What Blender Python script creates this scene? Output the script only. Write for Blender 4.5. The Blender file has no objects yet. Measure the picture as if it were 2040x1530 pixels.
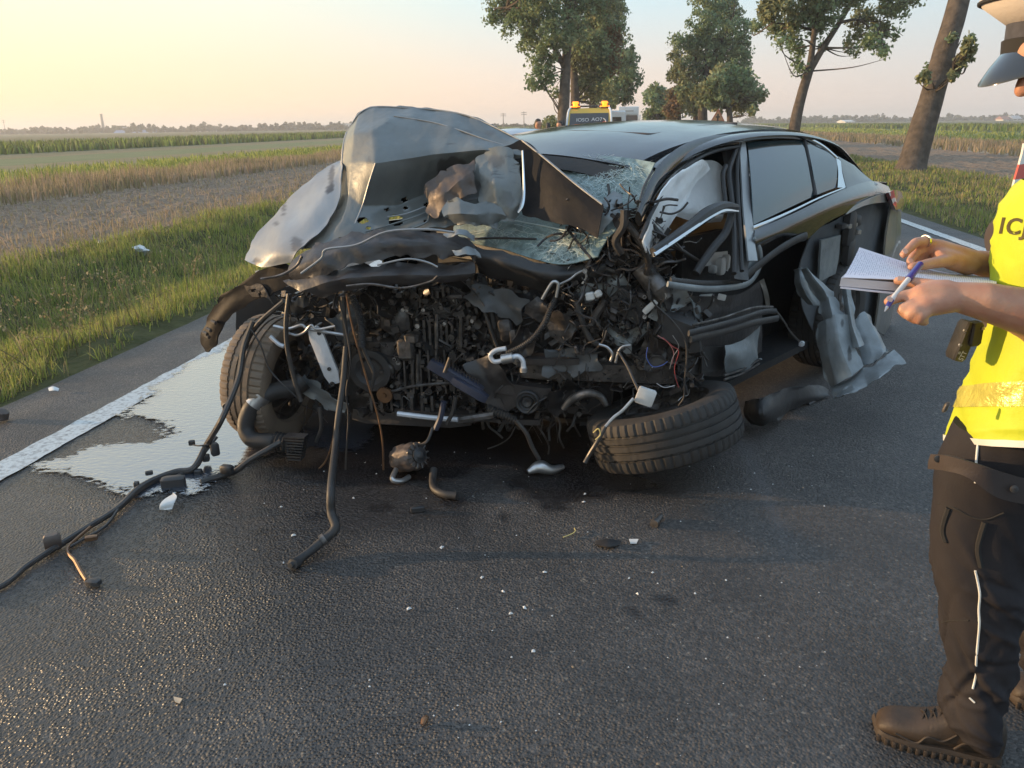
import bpy, bmesh, math, random
import numpy as np
from mathutils import Vector, Matrix

random.seed(7)
RNG = np.random.default_rng(11)
scene = bpy.context.scene
COL = scene.collection

# ------------------------------------------------------------------ camera
CAM_H = 1.5
FPX = 1533.0
PITCH, ROLL = math.radians(18.6), math.radians(0.8)
F = np.array([0, math.cos(PITCH), -math.sin(PITCH)])
_R = np.array([1.0, 0, 0]); _U = np.cross(_R, F)
R = math.cos(ROLL) * _R - math.sin(ROLL) * _U
U = math.cos(ROLL) * _U + math.sin(ROLL) * _R
CAM = np.array([0, 0, CAM_H])
cam_data = bpy.data.cameras.new('camera')
cam_data.sensor_fit = 'HORIZONTAL'; cam_data.sensor_width = 36.0
cam_data.lens = 36.0 * FPX / 2040.0
cam_data.clip_start = 0.05; cam_data.clip_end = 9000
cam = bpy.data.objects.new('camera', cam_data); COL.objects.link(cam)
cam.matrix_world = Matrix(((R[0], U[0], -F[0], CAM[0]), (R[1], U[1], -F[1], CAM[1]), (R[2], U[2], -F[2], CAM[2]), (0, 0, 0, 1)))
scene.camera = cam

# ------------------------------------------------------------------ light
SUN_AZ = math.radians(-82.5)          # clockwise from +Y
SUN_EL = math.radians(6.5)
SUN = np.array([math.sin(SUN_AZ) * math.cos(SUN_EL), math.cos(SUN_AZ) * math.cos(SUN_EL), math.sin(SUN_EL)])
sun_data = bpy.data.lights.new('sun', 'SUN')
sun_data.energy = 4.4; sun_data.angle = math.radians(0.6); sun_data.color = (1.0, 0.66, 0.35)
sun = bpy.data.objects.new('sun', sun_data); COL.objects.link(sun)
sun.rotation_euler = Vector(SUN).to_track_quat('Z', 'Y').to_euler()

world = bpy.data.worlds.new('World'); scene.world = world; world.use_nodes = True
def build_world():
    nt = world.node_tree; N = nt.nodes; L = nt.links
    for n in list(N): N.remove(n)
    out = N.new('ShaderNodeOutputWorld')
    sky = N.new('ShaderNodeTexSky'); sky.sky_type = 'NISHITA'; sky.sun_disc = False
    sky.sun_elevation = SUN_EL; sky.sun_rotation = SUN_AZ % (2 * math.pi)
    sky.dust_density = 4.0; sky.air_density = 1.0; sky.ozone_density = 1.0; sky.altitude = 100
    bg = N.new('ShaderNodeBackground'); bg.inputs['Strength'].default_value = 0.12
    L.new(sky.outputs[0], bg.inputs[0])
    # the pale evening haze that veils the blue: from the horizon up, warmer towards the sun
    tc = N.new('ShaderNodeTexCoord')
    dot = N.new('ShaderNodeVectorMath'); dot.operation = 'DOT_PRODUCT'; dot.inputs[1].default_value = tuple(SUN)
    L.new(tc.outputs['Generated'], dot.inputs[0])
    mr = N.new('ShaderNodeMapRange'); mr.inputs[1].default_value = -1; mr.inputs[2].default_value = 1
    L.new(dot.outputs['Value'], mr.inputs[0])
    rh = N.new('ShaderNodeValToRGB'); rz = N.new('ShaderNodeValToRGB')
    def ramp(r, stops):
        e = r.color_ramp.elements
        while len(e) < len(stops): e.new(0.5)
        for k, (p, c) in enumerate(stops): e[k].position = p; e[k].color = (*c, 1)
    ramp(rh, [(0.0, (.52, .46, .45)), (.28, (.60, .52, .47)), (.54, (.84, .61, .46)), (.82, (1.0, .71, .39)), (1.0, (1.0, .74, .42))])
    ramp(rz, [(0.0, (.40, .55, .68)), (.28, (.42, .58, .66)), (.54, (.47, .68, .76)), (.82, (.86, .82, .62)), (1.0, (1.0, .86, .60))])
    L.new(mr.outputs[0], rh.inputs[0]); L.new(mr.outputs[0], rz.inputs[0])
    sep = N.new('ShaderNodeSeparateXYZ'); L.new(tc.outputs['Generated'], sep.inputs[0])
    el = N.new('ShaderNodeMapRange'); el.interpolation_type = 'SMOOTHSTEP'
    el.inputs[1].default_value = -0.02; el.inputs[2].default_value = 0.19
    L.new(sep.outputs['Z'], el.inputs[0])
    mx = N.new('ShaderNodeMix'); mx.data_type = 'RGBA'
    L.new(el.outputs[0], mx.inputs[0]); L.new(rh.outputs[0], mx.inputs[6]); L.new(rz.outputs[0], mx.inputs[7])
    hz = N.new('ShaderNodeBackground'); hz.inputs['Strength'].default_value = 1.0
    el2 = N.new('ShaderNodeMapRange'); el2.interpolation_type = 'SMOOTHSTEP'; el2.inputs[1].default_value = 0.16; el2.inputs[2].default_value = 0.62
    L.new(sep.outputs['Z'], el2.inputs[0]); mx2 = N.new('ShaderNodeMix'); mx2.data_type = 'RGBA'; mx2.inputs[7].default_value = (.50, .68, .90, 1)
    L.new(el2.outputs[0], mx2.inputs[0]); L.new(mx.outputs[2], mx2.inputs[6]); L.new(mx2.outputs[2], hz.inputs[0])
    up = N.new('ShaderNodeMapRange'); up.interpolation_type = 'SMOOTHSTEP'
    up.inputs[1].default_value = 0.1; up.inputs[2].default_value = 1.0; up.inputs[3].default_value = 0.88; up.inputs[4].default_value = 0.78
    L.new(sep.outputs['Z'], up.inputs[0])
    ms = N.new('ShaderNodeMixShader')
    L.new(up.outputs[0], ms.inputs[0]); L.new(bg.outputs[0], ms.inputs[1]); L.new(hz.outputs[0], ms.inputs[2])
    L.new(ms.outputs[0], out.inputs[0])
build_world()
vs = scene.view_settings
vs.view_transform = 'Standard'; vs.look = 'None'; vs.exposure = 0.60; vs.gamma = 1.0; vs.use_curve_mapping = False
scene.cycles.use_denoising = True
scene.cycles.max_bounces = 8; scene.cycles.transparent_max_bounces = 12; scene.cycles.volume_bounces = 0
scene.cycles.volume_max_steps = 64
scene.cycles.sample_clamp_indirect = 6.0

# ------------------------------------------------------------------ geometry helpers
def ray(px, py): return R * (px - 1020) / FPX + U * (765 - py) / FPX + F
def W(px, py, d): return CAM + ray(px, py) * d                       # a place d metres ahead of the camera
def G(px, py, z=0.0):
    r = ray(px, py); return CAM + r * ((z - CAM_H) / r[2])           # on the ground (or height z)
def YP(px, py, y):
    r = ray(px, py); return CAM + r * (y / r[1])                     # on the upright plane y
# road frame: s along the road, t across it (right positive)
RA = math.radians(8.7)
RD = np.array([math.sin(RA), math.cos(RA)]); RT = np.array([math.cos(RA), -math.sin(RA)])
def road(s, t, z=0.0):
    p = RD * s + RT * t; return np.array([p[0], p[1], z])
def roadN(s, t, z):
    return np.c_[RD[0] * s + RT[0] * t, RD[1] * s + RT[1] * t, z]
# frame of the wrecked car: a runs backwards from the front axle, b to the car's left
CO = np.array([-0.574, 3.05]); CTH = math.radians(42.8); CS = 1.033
CA = np.array([math.sin(CTH), math.cos(CTH), 0]); CB = np.array([math.cos(CTH), -math.sin(CTH), 0])
def car(a, b, z): return np.array([CO[0], CO[1], 0.024]) + CS * (a * CA + b * CB) + np.array([0, 0, CS * z])
def plane_hit(px, py, p0, n):
    r = ray(px, py); return CAM + r * (np.dot(np.asarray(p0) - CAM, n) / np.dot(r, n))
def SB(px, py, b=0.88): return plane_hit(px, py, car(0, b, 0), CB)   # on the car's side at b
_gp = car(0, .86, .98); _gn = CB * (.42) + np.array([0, 0, 1]) * .25; _gn = _gn / np.linalg.norm(_gn)
def GH(px, py, off=0.0): return plane_hit(px, py, _gp + _gn * off, _gn)  # on the car's slanting side windows

def link(o, parent=None):
    COL.objects.link(o)
    if parent is not None: o.parent = parent
    return o
def root_loc(o):
    while o is not None and o.parent is not None: o = o.parent
    return np.array(o.location) if o is not None else np.zeros(3)
def tag(o, label=None, cat=None, group=None, kind=None):
    if label: o['label'] = label
    if cat: o['category'] = cat
    if group: o['group'] = group
    if kind: o['kind'] = kind
    return o
def thing(name, label, cat, loc, group=None):
    o = bpy.data.objects.new(name, None); o.empty_display_size = .1
    o.location = Vector([float(v) for v in loc]); link(o)
    return tag(o, label, cat, group)

class MB:
    """collects world-space faces for one mesh object"""
    def __init__(s): s.v = []; s.f = []; s.m = []; s.uv = None; s.col = None
    def add(s, verts, faces, mi=0):
        k = len(s.v)
        s.v.extend([tuple(map(float, p)) for p in verts])
        s.f.extend([tuple(i + k for i in f) for f in faces]); s.m.extend([mi] * len(faces)); return s
    def box(s, c, x, y, z, mi=0, taper=1.0, bev=0.0):
        c, x, y, z = [np.asarray(q, float) for q in (c, x, y, z)]
        if bev <= 0:
            vs_ = [c + sx * x * (taper if sz > 0 else 1) + sy * y * (taper if sz > 0 else 1) + sz * z for sz in (-1, 1) for sy in (-1, 1) for sx in (-1, 1)]
            return s.add(vs_, [(0, 2, 3, 1), (4, 5, 7, 6), (0, 1, 5, 4), (2, 6, 7, 3), (0, 4, 6, 2), (1, 3, 7, 5)], mi)
        rings = []
        for zz, k in ((-1, 1 - bev), (-1 + bev, 1), (1 - bev, 1), (1, 1 - bev)):
            rg = []
            for (ux, uy) in ((-1, -1 + bev), (-1 + bev, -1), (1 - bev, -1), (1, -1 + bev), (1, 1 - bev), (1 - bev, 1), (-1 + bev, 1), (-1, 1 - bev)):
                tp = 1 + (taper - 1) * (zz + 1) / 2
                rg.append(c + x * ux * k * tp + y * uy * k * tp + z * zz)
            rings.append(rg)
        return s.loft(rings, mi=mi)
    def loft(s, rings, closed=True, caps=True, mi=0):
        n = len(rings[0]); fs = []
        for i in range(len(rings) - 1):
            for j in range(n if closed else n - 1):
                j2 = (j + 1) % n
                fs.append((i * n + j, i * n + j2, (i + 1) * n + j2, (i + 1) * n + j))
        if caps and closed:
            fs.append(tuple(reversed(range(n)))); fs.append(tuple((len(rings) - 1) * n + j for j in range(n)))
        return s.add([p for r in rings for p in r], fs, mi)
    def tube(s, pts, r, n=8, sub=5, mi=0, caps=True, rib=0.0, ribn=2, flat=None):
        pts = np.asarray(pts, float)
        rr = np.full(len(pts), r, float) if np.isscalar(r) else np.asarray(r, float)
        P = crom(pts, sub) if (sub > 1 and len(pts) > 2) else pts
        q = crom(rr[:, None], sub)[:, 0] if (sub > 1 and len(pts) > 2) else rr
        if rib:
            dl = np.r_[0, np.cumsum(np.linalg.norm(np.diff(P, axis=0), axis=1))]
            m = max(4, int(dl[-1] / (rib) * 2)); tt = np.linspace(0, dl[-1], m)
            P = np.c_[[np.interp(tt, dl, P[:, k]) for k in range(3)]].T; q = np.interp(tt, dl, q)
            q = q * np.where(np.arange(m) % 2 == 0, 1.0, 0.82)
        T = np.gradient(P, axis=0); T /= np.linalg.norm(T, axis=1)[:, None] + 1e-9
        nrm = np.cross(T[0], [0.31, 0.2, 0.93]); nrm /= np.linalg.norm(nrm) + 1e-9
        rings = []
        for p, t, rad in zip(P, T, q):
            nrm = nrm - t * np.dot(nrm, t); nrm /= np.linalg.norm(nrm) + 1e-9
            bi = np.cross(t, nrm)
            if flat is not None:
                ang = [2 * math.pi * k / n for k in range(n)]
                ax = np.asarray(flat, float); ax = ax - t * np.dot(ax, t); ax /= np.linalg.norm(ax) + 1e-9
                bx = np.cross(t, ax)
                rings.append([p + rad * (ax * math.cos(w) + bx * math.sin(w) * .4) for w in ang])
            else:
                rings.append([p + rad * (nrm * math.cos(2 * math.pi * k / n) + bi * math.sin(2 * math.pi * k / n)) for k in range(n)])
        return s.loft(rings, caps=caps, mi=mi)
    def cyl(s, p0, p1, r0, r1=None, n=12, mi=0):
        return s.tube([p0, p1], [r0, r0 if r1 is None else r1], n=n, sub=1, mi=mi)
    def lathe(s, o, axis, prof, n=24, mi=0, closed_prof=False, rad_fn=None):
        axis = np.asarray(axis, float); axis /= np.linalg.norm(axis)
        u = np.cross(axis, [0.1, 0.3, 0.95]); u /= np.linalg.norm(u); w = np.cross(axis, u)
        o = np.asarray(o, float); V = []; fs = []; m = len(prof)
        for j in range(n):
            ang = 2 * math.pi * j / n; e = u * math.cos(ang) + w * math.sin(ang)
            for i, (h, r) in enumerate(prof):
                rr = r if rad_fn is None else rad_fn(i, j, h, r)
                V.append(o + axis * h + e * rr)
        for j in range(n):
            j2 = (j + 1) % n
            for i in range(m if closed_prof else m - 1):
                i2 = (i + 1) % m
                fs.append((j * m + i, j * m + i2, j2 * m + i2, j2 * m + i))
        return s.add(V, fs, mi)
    def build(s, name, mats, parent=None, smooth=40, label=None, kind=None):
        L0 = root_loc(parent) if parent is not None else np.zeros(3)
        me = bpy.data.meshes.new(name)
        V = np.asarray(s.v, float)
        if parent is None:
            L0 = np.array([V[:, 0].mean(), V[:, 1].mean(), V[:, 2].min()])
        me.from_pydata((V - L0).tolist(), [], s.f)
        mats = mats if isinstance(mats, (list, tuple)) else [mats]
        for m in mats: me.materials.append(m)
        if len(mats) > 1: me.polygons.foreach_set('material_index', s.m)
        if smooth is not None:
            me.polygons.foreach_set('use_smooth', [True] * len(me.polygons))
            me.set_sharp_from_angle(angle=math.radians(smooth))
        if s.uv is not None:
            uvl = me.uv_layers.new(name='UVMap')
            idx = np.empty(len(me.loops), int); me.loops.foreach_get('vertex_index', idx)
            uvl.data.foreach_set('uv', np.asarray(s.uv, float)[idx].ravel())
        if s.col is not None:
            at = me.attributes.new('tone', 'FLOAT', 'POINT'); at.data.foreach_set('value', np.asarray(s.col, float))
        me.update()
        o = bpy.data.objects.new(name, me)
        if parent is None: o.location = Vector(L0.tolist())
        link(o, parent)
        if label: o['label'] = label
        if kind: o['kind'] = kind
        return o

def crom(P, sub):
    """Catmull-Rom through the rows of P"""
    P = np.asarray(P, float); n = len(P)
    Q = np.vstack([2 * P[0] - P[1], P, 2 * P[-1] - P[-2]]); out = []
    tt = np.linspace(0, 1, sub, endpoint=False)[:, None]
    for i in range(n - 1):
        a, b, c, d = Q[i], Q[i + 1], Q[i + 2], Q[i + 3]
        out.append(.5 * ((2 * b) + (c - a) * tt + (2 * a - 5 * b + 4 * c - d) * tt ** 2 + (3 * b - a - 3 * c + d) * tt ** 3))
    return np.vstack(out + [P[-1][None, :]])
def crom2(Gd, su, sv):
    """Gd[r][c][k] -> refined grid"""
    A = np.asarray(Gd, float); r, c, k = A.shape
    B_ = crom(A.reshape(r, c * k), su).reshape(-1, c, k).transpose(1, 0, 2)
    B2 = crom(B_.reshape(c, -1), sv).reshape(-1, B_.shape[1], k)
    return B2.transpose(1, 0, 2)
def lerp2(Gd, su, sv):
    A = np.asarray(Gd, float); r, c, k = A.shape
    y = np.linspace(0, r - 1, (r - 1) * su + 1); x = np.linspace(0, c - 1, (c - 1) * sv + 1)
    B_ = np.stack([np.stack([np.interp(y, np.arange(r), A[:, j, q]) for q in range(k)], -1) for j in range(c)], 1)
    return np.stack([np.stack([np.interp(x, np.arange(c), B_[i, :, q]) for q in range(k)], -1) for i in range(len(y))], 0)

def vnoise(p, seed=0):
    """cheap smooth value noise, p (N,3)"""
    p = np.asarray(p, float); i = np.floor(p).astype(np.int64); f = p - i; f = f * f * (3 - 2 * f)
    def h(ix, iy, iz):
        n = (ix * 374761393 + iy * 668265263 + iz * 2147483647 + seed * 974634777) & 0xffffffff
        n = ((n ^ (n >> 13)) * 1274126177) & 0xffffffff
        return ((n ^ (n >> 16)) & 0xffff) / 65535.0 - .5
    r = 0
    for dx in (0, 1):
        for dy in (0, 1):
            for dz in (0, 1):
                w = (f[:, 0] if dx else 1 - f[:, 0]) * (f[:, 1] if dy else 1 - f[:, 1]) * (f[:, 2] if dz else 1 - f[:, 2])
                r = r + w * h(i[:, 0] + dx, i[:, 1] + dy, i[:, 2] + dz)
    return r
def fbm(p, seed=0, oct=4):
    p = np.asarray(p, float); a = 1.0; s = 0
    for k in range(oct): s = s + a * vnoise(p * 2 ** k, seed + k); a *= .5
    return s

def folds(P, amp, fsc, seed, k=6):
    """sharp creases: a sum of triangle waves along random directions"""
    r = np.random.default_rng(seed); s = 0
    for i in range(k):
        d = r.normal(0, 1, 3); d /= np.linalg.norm(d); q = (P @ d) * fsc * r.uniform(.5, 1.5) + r.uniform(0, 9) + .35 * vnoise(P * fsc * .6, seed + i)
        s = s + np.abs((q % 1) - .5) * r.uniform(.4, 1.0)
    return amp * (s - s.mean())

def sheet(grid, name, mats, parent=None, su=6, sv=6, thick=.003, noise=0.0, nsc=6, seed=1, holes=(), linear=False, smooth=40,
          spots=(), to3d=None, crease=0.0, edge=0.0, lin=0.0, label=None, kind=None):
    """thin shell through a grid of (px,py,depth) control points; to3d maps them to the place they stand.
    holes: (px,py,rx,ry) openings; spots: (px,py,rx,ry,value) stains written to the 'tone' attribute"""
    Q = (lerp2 if linear else crom2)(grid, su, sv); nr, nc = Q.shape[:2]
    if lin: Q = Q * (1 - lin) + lerp2(grid, su, sv) * lin
    to3d = to3d or W
    P2 = Q[..., :2].reshape(-1, 2).copy()
    if edge:
        m = np.zeros((nr, nc), bool); m[0] = m[-1] = True; m[:, 0] = m[:, -1] = True
        m = m.ravel(); P2[m] += edge * np.c_[vnoise(np.c_[P2[m] * .06, np.zeros(m.sum())], seed + 5), vnoise(np.c_[P2[m] * .06, np.ones(m.sum())], seed + 9)] * 2
    P = np.array([to3d(x, y, d) for (x, y), d in zip(P2, Q[..., 2].ravel())])
    A = P.reshape(nr, nc, 3)
    N = np.cross(np.gradient(A, axis=1), np.gradient(A, axis=0)); N /= np.linalg.norm(N, axis=2)[..., None] + 1e-12
    N = N.reshape(-1, 3)
    if noise: P = P + N * (noise * fbm(P * nsc, seed))[:, None]
    if crease: P = P + N * folds(P, crease, nsc * .7, seed + 31)[:, None]
    keep = np.ones((nr - 1, nc - 1), bool)
    C2 = P2.reshape(nr, nc, 2); ctr = (C2[:-1, :-1] + C2[1:, 1:] + C2[1:, :-1] + C2[:-1, 1:]) / 4
    for (hx, hy, rx, ry) in holes:
        keep &= (((ctr[..., 0] - hx) / rx) ** 2 + ((ctr[..., 1] - hy) / ry) ** 2) > 1
    n = nr * nc; V = np.vstack([P + N * thick / 2, P - N * thick / 2])
    ii, jj = np.nonzero(keep); fs = []
    kp = np.zeros((nr + 1, nc + 1), bool); kp[1:-1, 1:-1] = keep
    for i, j in zip(ii, jj):
        a, b, c, d = i * nc + j, i * nc + j + 1, (i + 1) * nc + j + 1, (i + 1) * nc + j
        fs.append((a, b, c, d)); fs.append((d + n, c + n, b + n, a + n))
        if not kp[i, j + 1]: fs.append((b, a, a + n, b + n))
        if not kp[i + 2, j + 1]: fs.append((d, c, c + n, d + n))
        if not kp[i + 1, j]: fs.append((a, d, d + n, a + n))
        if not kp[i + 1, j + 2]: fs.append((c, b, b + n, c + n))
    mb = MB(); mb.v = [tuple(p) for p in V]; mb.f = fs; mb.m = [0] * len(fs)
    uu, vv = np.meshgrid(np.linspace(0, 1, nc), np.linspace(1, 0, nr)); uv = np.c_[uu.ravel(), vv.ravel()]
    mb.uv = np.vstack([uv, uv])
    tone = np.zeros(n)
    for (hx, hy, rx, ry, val) in spots:
        e = ((P2[:, 0] - hx) / rx) ** 2 + ((P2[:, 1] - hy) / ry) ** 2 + 1.2 * vnoise(np.c_[P2 * .09, np.full(n, seed)], 3)
        tone = np.maximum(tone, val * np.clip((1.15 - e) * 3, 0, 1))
    mb.col = np.r_[tone, tone]
    return mb.build(name, mats, parent, smooth=smooth, label=label, kind=kind)

def fastmesh(name, V, quads=None, tris=None, mat=None, parent=None, smooth=False, attr=None, loc=None):
    me = bpy.data.meshes.new(name)
    nq = 0 if quads is None else len(quads); ntr = 0 if tris is None else len(tris)
    V = np.asarray(V, np.float32)
    if loc is not None: V = V - np.asarray(loc, np.float32)
    me.vertices.add(len(V)); me.vertices.foreach_set('co', V.ravel())
    lp = []
    if nq: lp.append(np.asarray(quads, np.int32).ravel())
    if ntr: lp.append(np.asarray(tris, np.int32).ravel())
    lp = np.concatenate(lp); me.loops.add(len(lp)); me.loops.foreach_set('vertex_index', lp)
    me.polygons.add(nq + ntr)
    me.polygons.foreach_set('loop_start', np.r_[np.arange(nq) * 4, nq * 4 + np.arange(ntr) * 3].astype(np.int32))
    if smooth: me.polygons.foreach_set('use_smooth', np.ones(nq + ntr, bool))
    if mat is not None:
        for m in (mat if isinstance(mat, (list, tuple)) else [mat]): me.materials.append(m)
    for k, a in (attr or {}).items():
        at = me.attributes.new(k, 'FLOAT', 'POINT'); at.data.foreach_set('value', np.asarray(a, np.float32))
    me.update(calc_edges=True); me.validate()
    o = bpy.data.objects.new(name, me)
    if loc is not None and parent is None: o.location = Vector([float(x) for x in loc])
    return link(o, parent)

# ------------------------------------------------------------------ materials
def new_mat(name):
    m = bpy.data.materials.new(name); m.use_nodes = True
    nt = m.node_tree; return m, nt, nt.nodes['Principled BSDF']
def inp(b, k, v):
    if k in b.inputs: b.inputs[k].default_value = v
_M = {}
def mat(name, col, col2=None, sc=8.0, rough=.5, rough2=None, metal=0.0, bump=0.0, bsc=60.0, coat=0.0, spec=.5, trans=0.0, detail=5,
        emit=0.0, stain=None, lo=.35, hi=.65, sub=0.0, ior=None, island=0.0, tw=0.0, coord='Object', alpha=1.0, scr=None):
    if name in _M: return _M[name]
    m, nt, b = new_mat(name); N, L = nt.nodes, nt.links
    b.inputs['Roughness'].default_value = rough; b.inputs['Metallic'].default_value = metal
    inp(b, 'Coat Weight', coat); inp(b, 'Coat Roughness', .03); inp(b, 'Specular IOR Level', spec); inp(b, 'Transmission Weight', trans)
    if ior: inp(b, 'IOR', ior)
    if alpha < 1: inp(b, 'Alpha', alpha)
    if sub: inp(b, 'Subsurface Weight', sub); inp(b, 'Subsurface Radius', (.02, .008, .004))
    c4 = (*col, 1); b.inputs['Base Color'].default_value = c4
    last = None
    tc = N.new('ShaderNodeTexCoord')
    if col2 is not None or rough2 is not None:
        nz = N.new('ShaderNodeTexNoise'); nz.inputs['Scale'].default_value = sc; nz.inputs['Detail'].default_value = detail
        L.new(tc.outputs[coord], nz.inputs['Vector'])
        rp = N.new('ShaderNodeMapRange'); rp.inputs[1].default_value = lo; rp.inputs[2].default_value = hi
        L.new(nz.outputs['Fac'], rp.inputs[0])
        if col2 is not None:
            mx = N.new('ShaderNodeMix'); mx.data_type = 'RGBA'; mx.inputs[6].default_value = c4; mx.inputs[7].default_value = (*col2, 1)
            L.new(rp.outputs[0], mx.inputs[0]); last = mx.outputs[2]
        if rough2 is not None:
            mr = N.new('ShaderNodeMapRange'); mr.inputs[3].default_value = rough; mr.inputs[4].default_value = rough2
            L.new(rp.outputs[0], mr.inputs[0]); L.new(mr.outputs[0], b.inputs['Roughness'])
    if stain is not None:
        at = N.new('ShaderNodeAttribute'); at.attribute_name = 'tone'
        mx = N.new('ShaderNodeMix'); mx.data_type = 'RGBA'; mx.inputs[6].default_value = c4; mx.inputs[7].default_value = (*stain, 1)
        if last is not None: L.new(last, mx.inputs[6])
        L.new(at.outputs['Fac'], mx.inputs[0]); last = mx.outputs[2]
    if scr is not None:
        mp = N.new('ShaderNodeMapping'); mp.inputs['Scale'].default_value = (14, 90, 30); mp.inputs['Rotation'].default_value = (.4, .3, .7); L.new(tc.outputs[coord], mp.inputs[0])
        ns = N.new('ShaderNodeTexNoise'); ns.inputs['Scale'].default_value = 1.0; ns.inputs['Detail'].default_value = 3; L.new(mp.outputs[0], ns.inputs[0])
        n4 = N.new('ShaderNodeTexNoise'); n4.inputs['Scale'].default_value = 3.2; n4.inputs['Detail'].default_value = 7; L.new(tc.outputs[coord], n4.inputs[0])
        ad = N.new('ShaderNodeMath'); ad.operation = 'MULTIPLY'; L.new(ns.outputs['Fac'], ad.inputs[0]); L.new(n4.outputs['Fac'], ad.inputs[1])
        rs = N.new('ShaderNodeMapRange'); rs.inputs[1].default_value = .355; rs.inputs[2].default_value = .42; rs.inputs[4].default_value = .6; L.new(ad.outputs[0], rs.inputs[0])
        mx = N.new('ShaderNodeMix'); mx.data_type = 'RGBA'; mx.inputs[6].default_value = c4; mx.inputs[7].default_value = (*scr, 1); L.new(rs.outputs[0], mx.inputs[0])
        if last is not None: L.new(last, mx.inputs[6])
        last = mx.outputs[2]
    if island:
        gi = N.new('ShaderNodeNewGeometry'); hs = N.new('ShaderNodeHueSaturation')
        mr = N.new('ShaderNodeMapRange'); mr.inputs[3].default_value = 1 - island; mr.inputs[4].default_value = 1 + island
        L.new(gi.outputs['Random Per Island'], mr.inputs[0]); L.new(mr.outputs[0], hs.inputs['Value'])
        if last is not None: L.new(last, hs.inputs['Color'])
        else: hs.inputs['Color'].default_value = c4
        last = hs.outputs[0]
    if last is not None: L.new(last, b.inputs['Base Color'])
    if bump:
        nb = N.new('ShaderNodeTexNoise'); nb.inputs['Scale'].default_value = bsc; nb.inputs['Detail'].default_value = 6
        L.new(tc.outputs[coord], nb.inputs['Vector'])
        bp = N.new('ShaderNodeBump'); bp.inputs['Strength'].default_value = min(1, bump); bp.inputs['Distance'].default_value = .4 / bsc
        L.new(nb.outputs['Fac'], bp.inputs['Height']); L.new(bp.outputs[0], b.inputs['Normal'])
    if emit:
        inp(b, 'Emission Color', c4); inp(b, 'Emission Strength', emit)
    if tw:
        out = N['Material Output']; tr = N.new('ShaderNodeBsdfTranslucent'); ms = N.new('ShaderNodeMixShader'); ms.inputs[0].default_value = tw
        if last is not None: L.new(last, tr.inputs[0])
        else: tr.inputs[0].default_value = c4
        L.new(b.outputs[0], ms.inputs[1]); L.new(tr.outputs[0], ms.inputs[2]); L.new(ms.outputs[0], out.inputs[0])
    _M[name] = m; return m
# ================================================================== SETTING
def smoothstep(x, a, b):
    t = np.clip((x - a) / (b - a), 0, 1); return t * t * (3 - 2 * t)
def poly_sd(P, poly):
    """signed distance (inside negative) of 2D points to a polygon"""
    P = np.asarray(P, float); poly = np.asarray(poly, float); n = len(poly)
    d = np.full(len(P), 1e9); ins = np.zeros(len(P), bool)
    for i in range(n):
        a, b = poly[i], poly[(i + 1) % n]; e = b - a; w = P - a
        t = np.clip((w @ e) / (e @ e), 0, 1); d = np.minimum(d, np.linalg.norm(w - t[:, None] * e, axis=1))
        c1 = (a[1] <= P[:, 1]) != (b[1] <= P[:, 1])
        with np.errstate(divide='ignore', invalid='ignore'):
            x = a[0] + (P[:, 1] - a[1]) / (e[1] if abs(e[1]) > 1e-12 else 1e-12) * e[0]
        ins ^= c1 & (P[:, 0] < x)
    return np.where(ins, -d, d)

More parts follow.
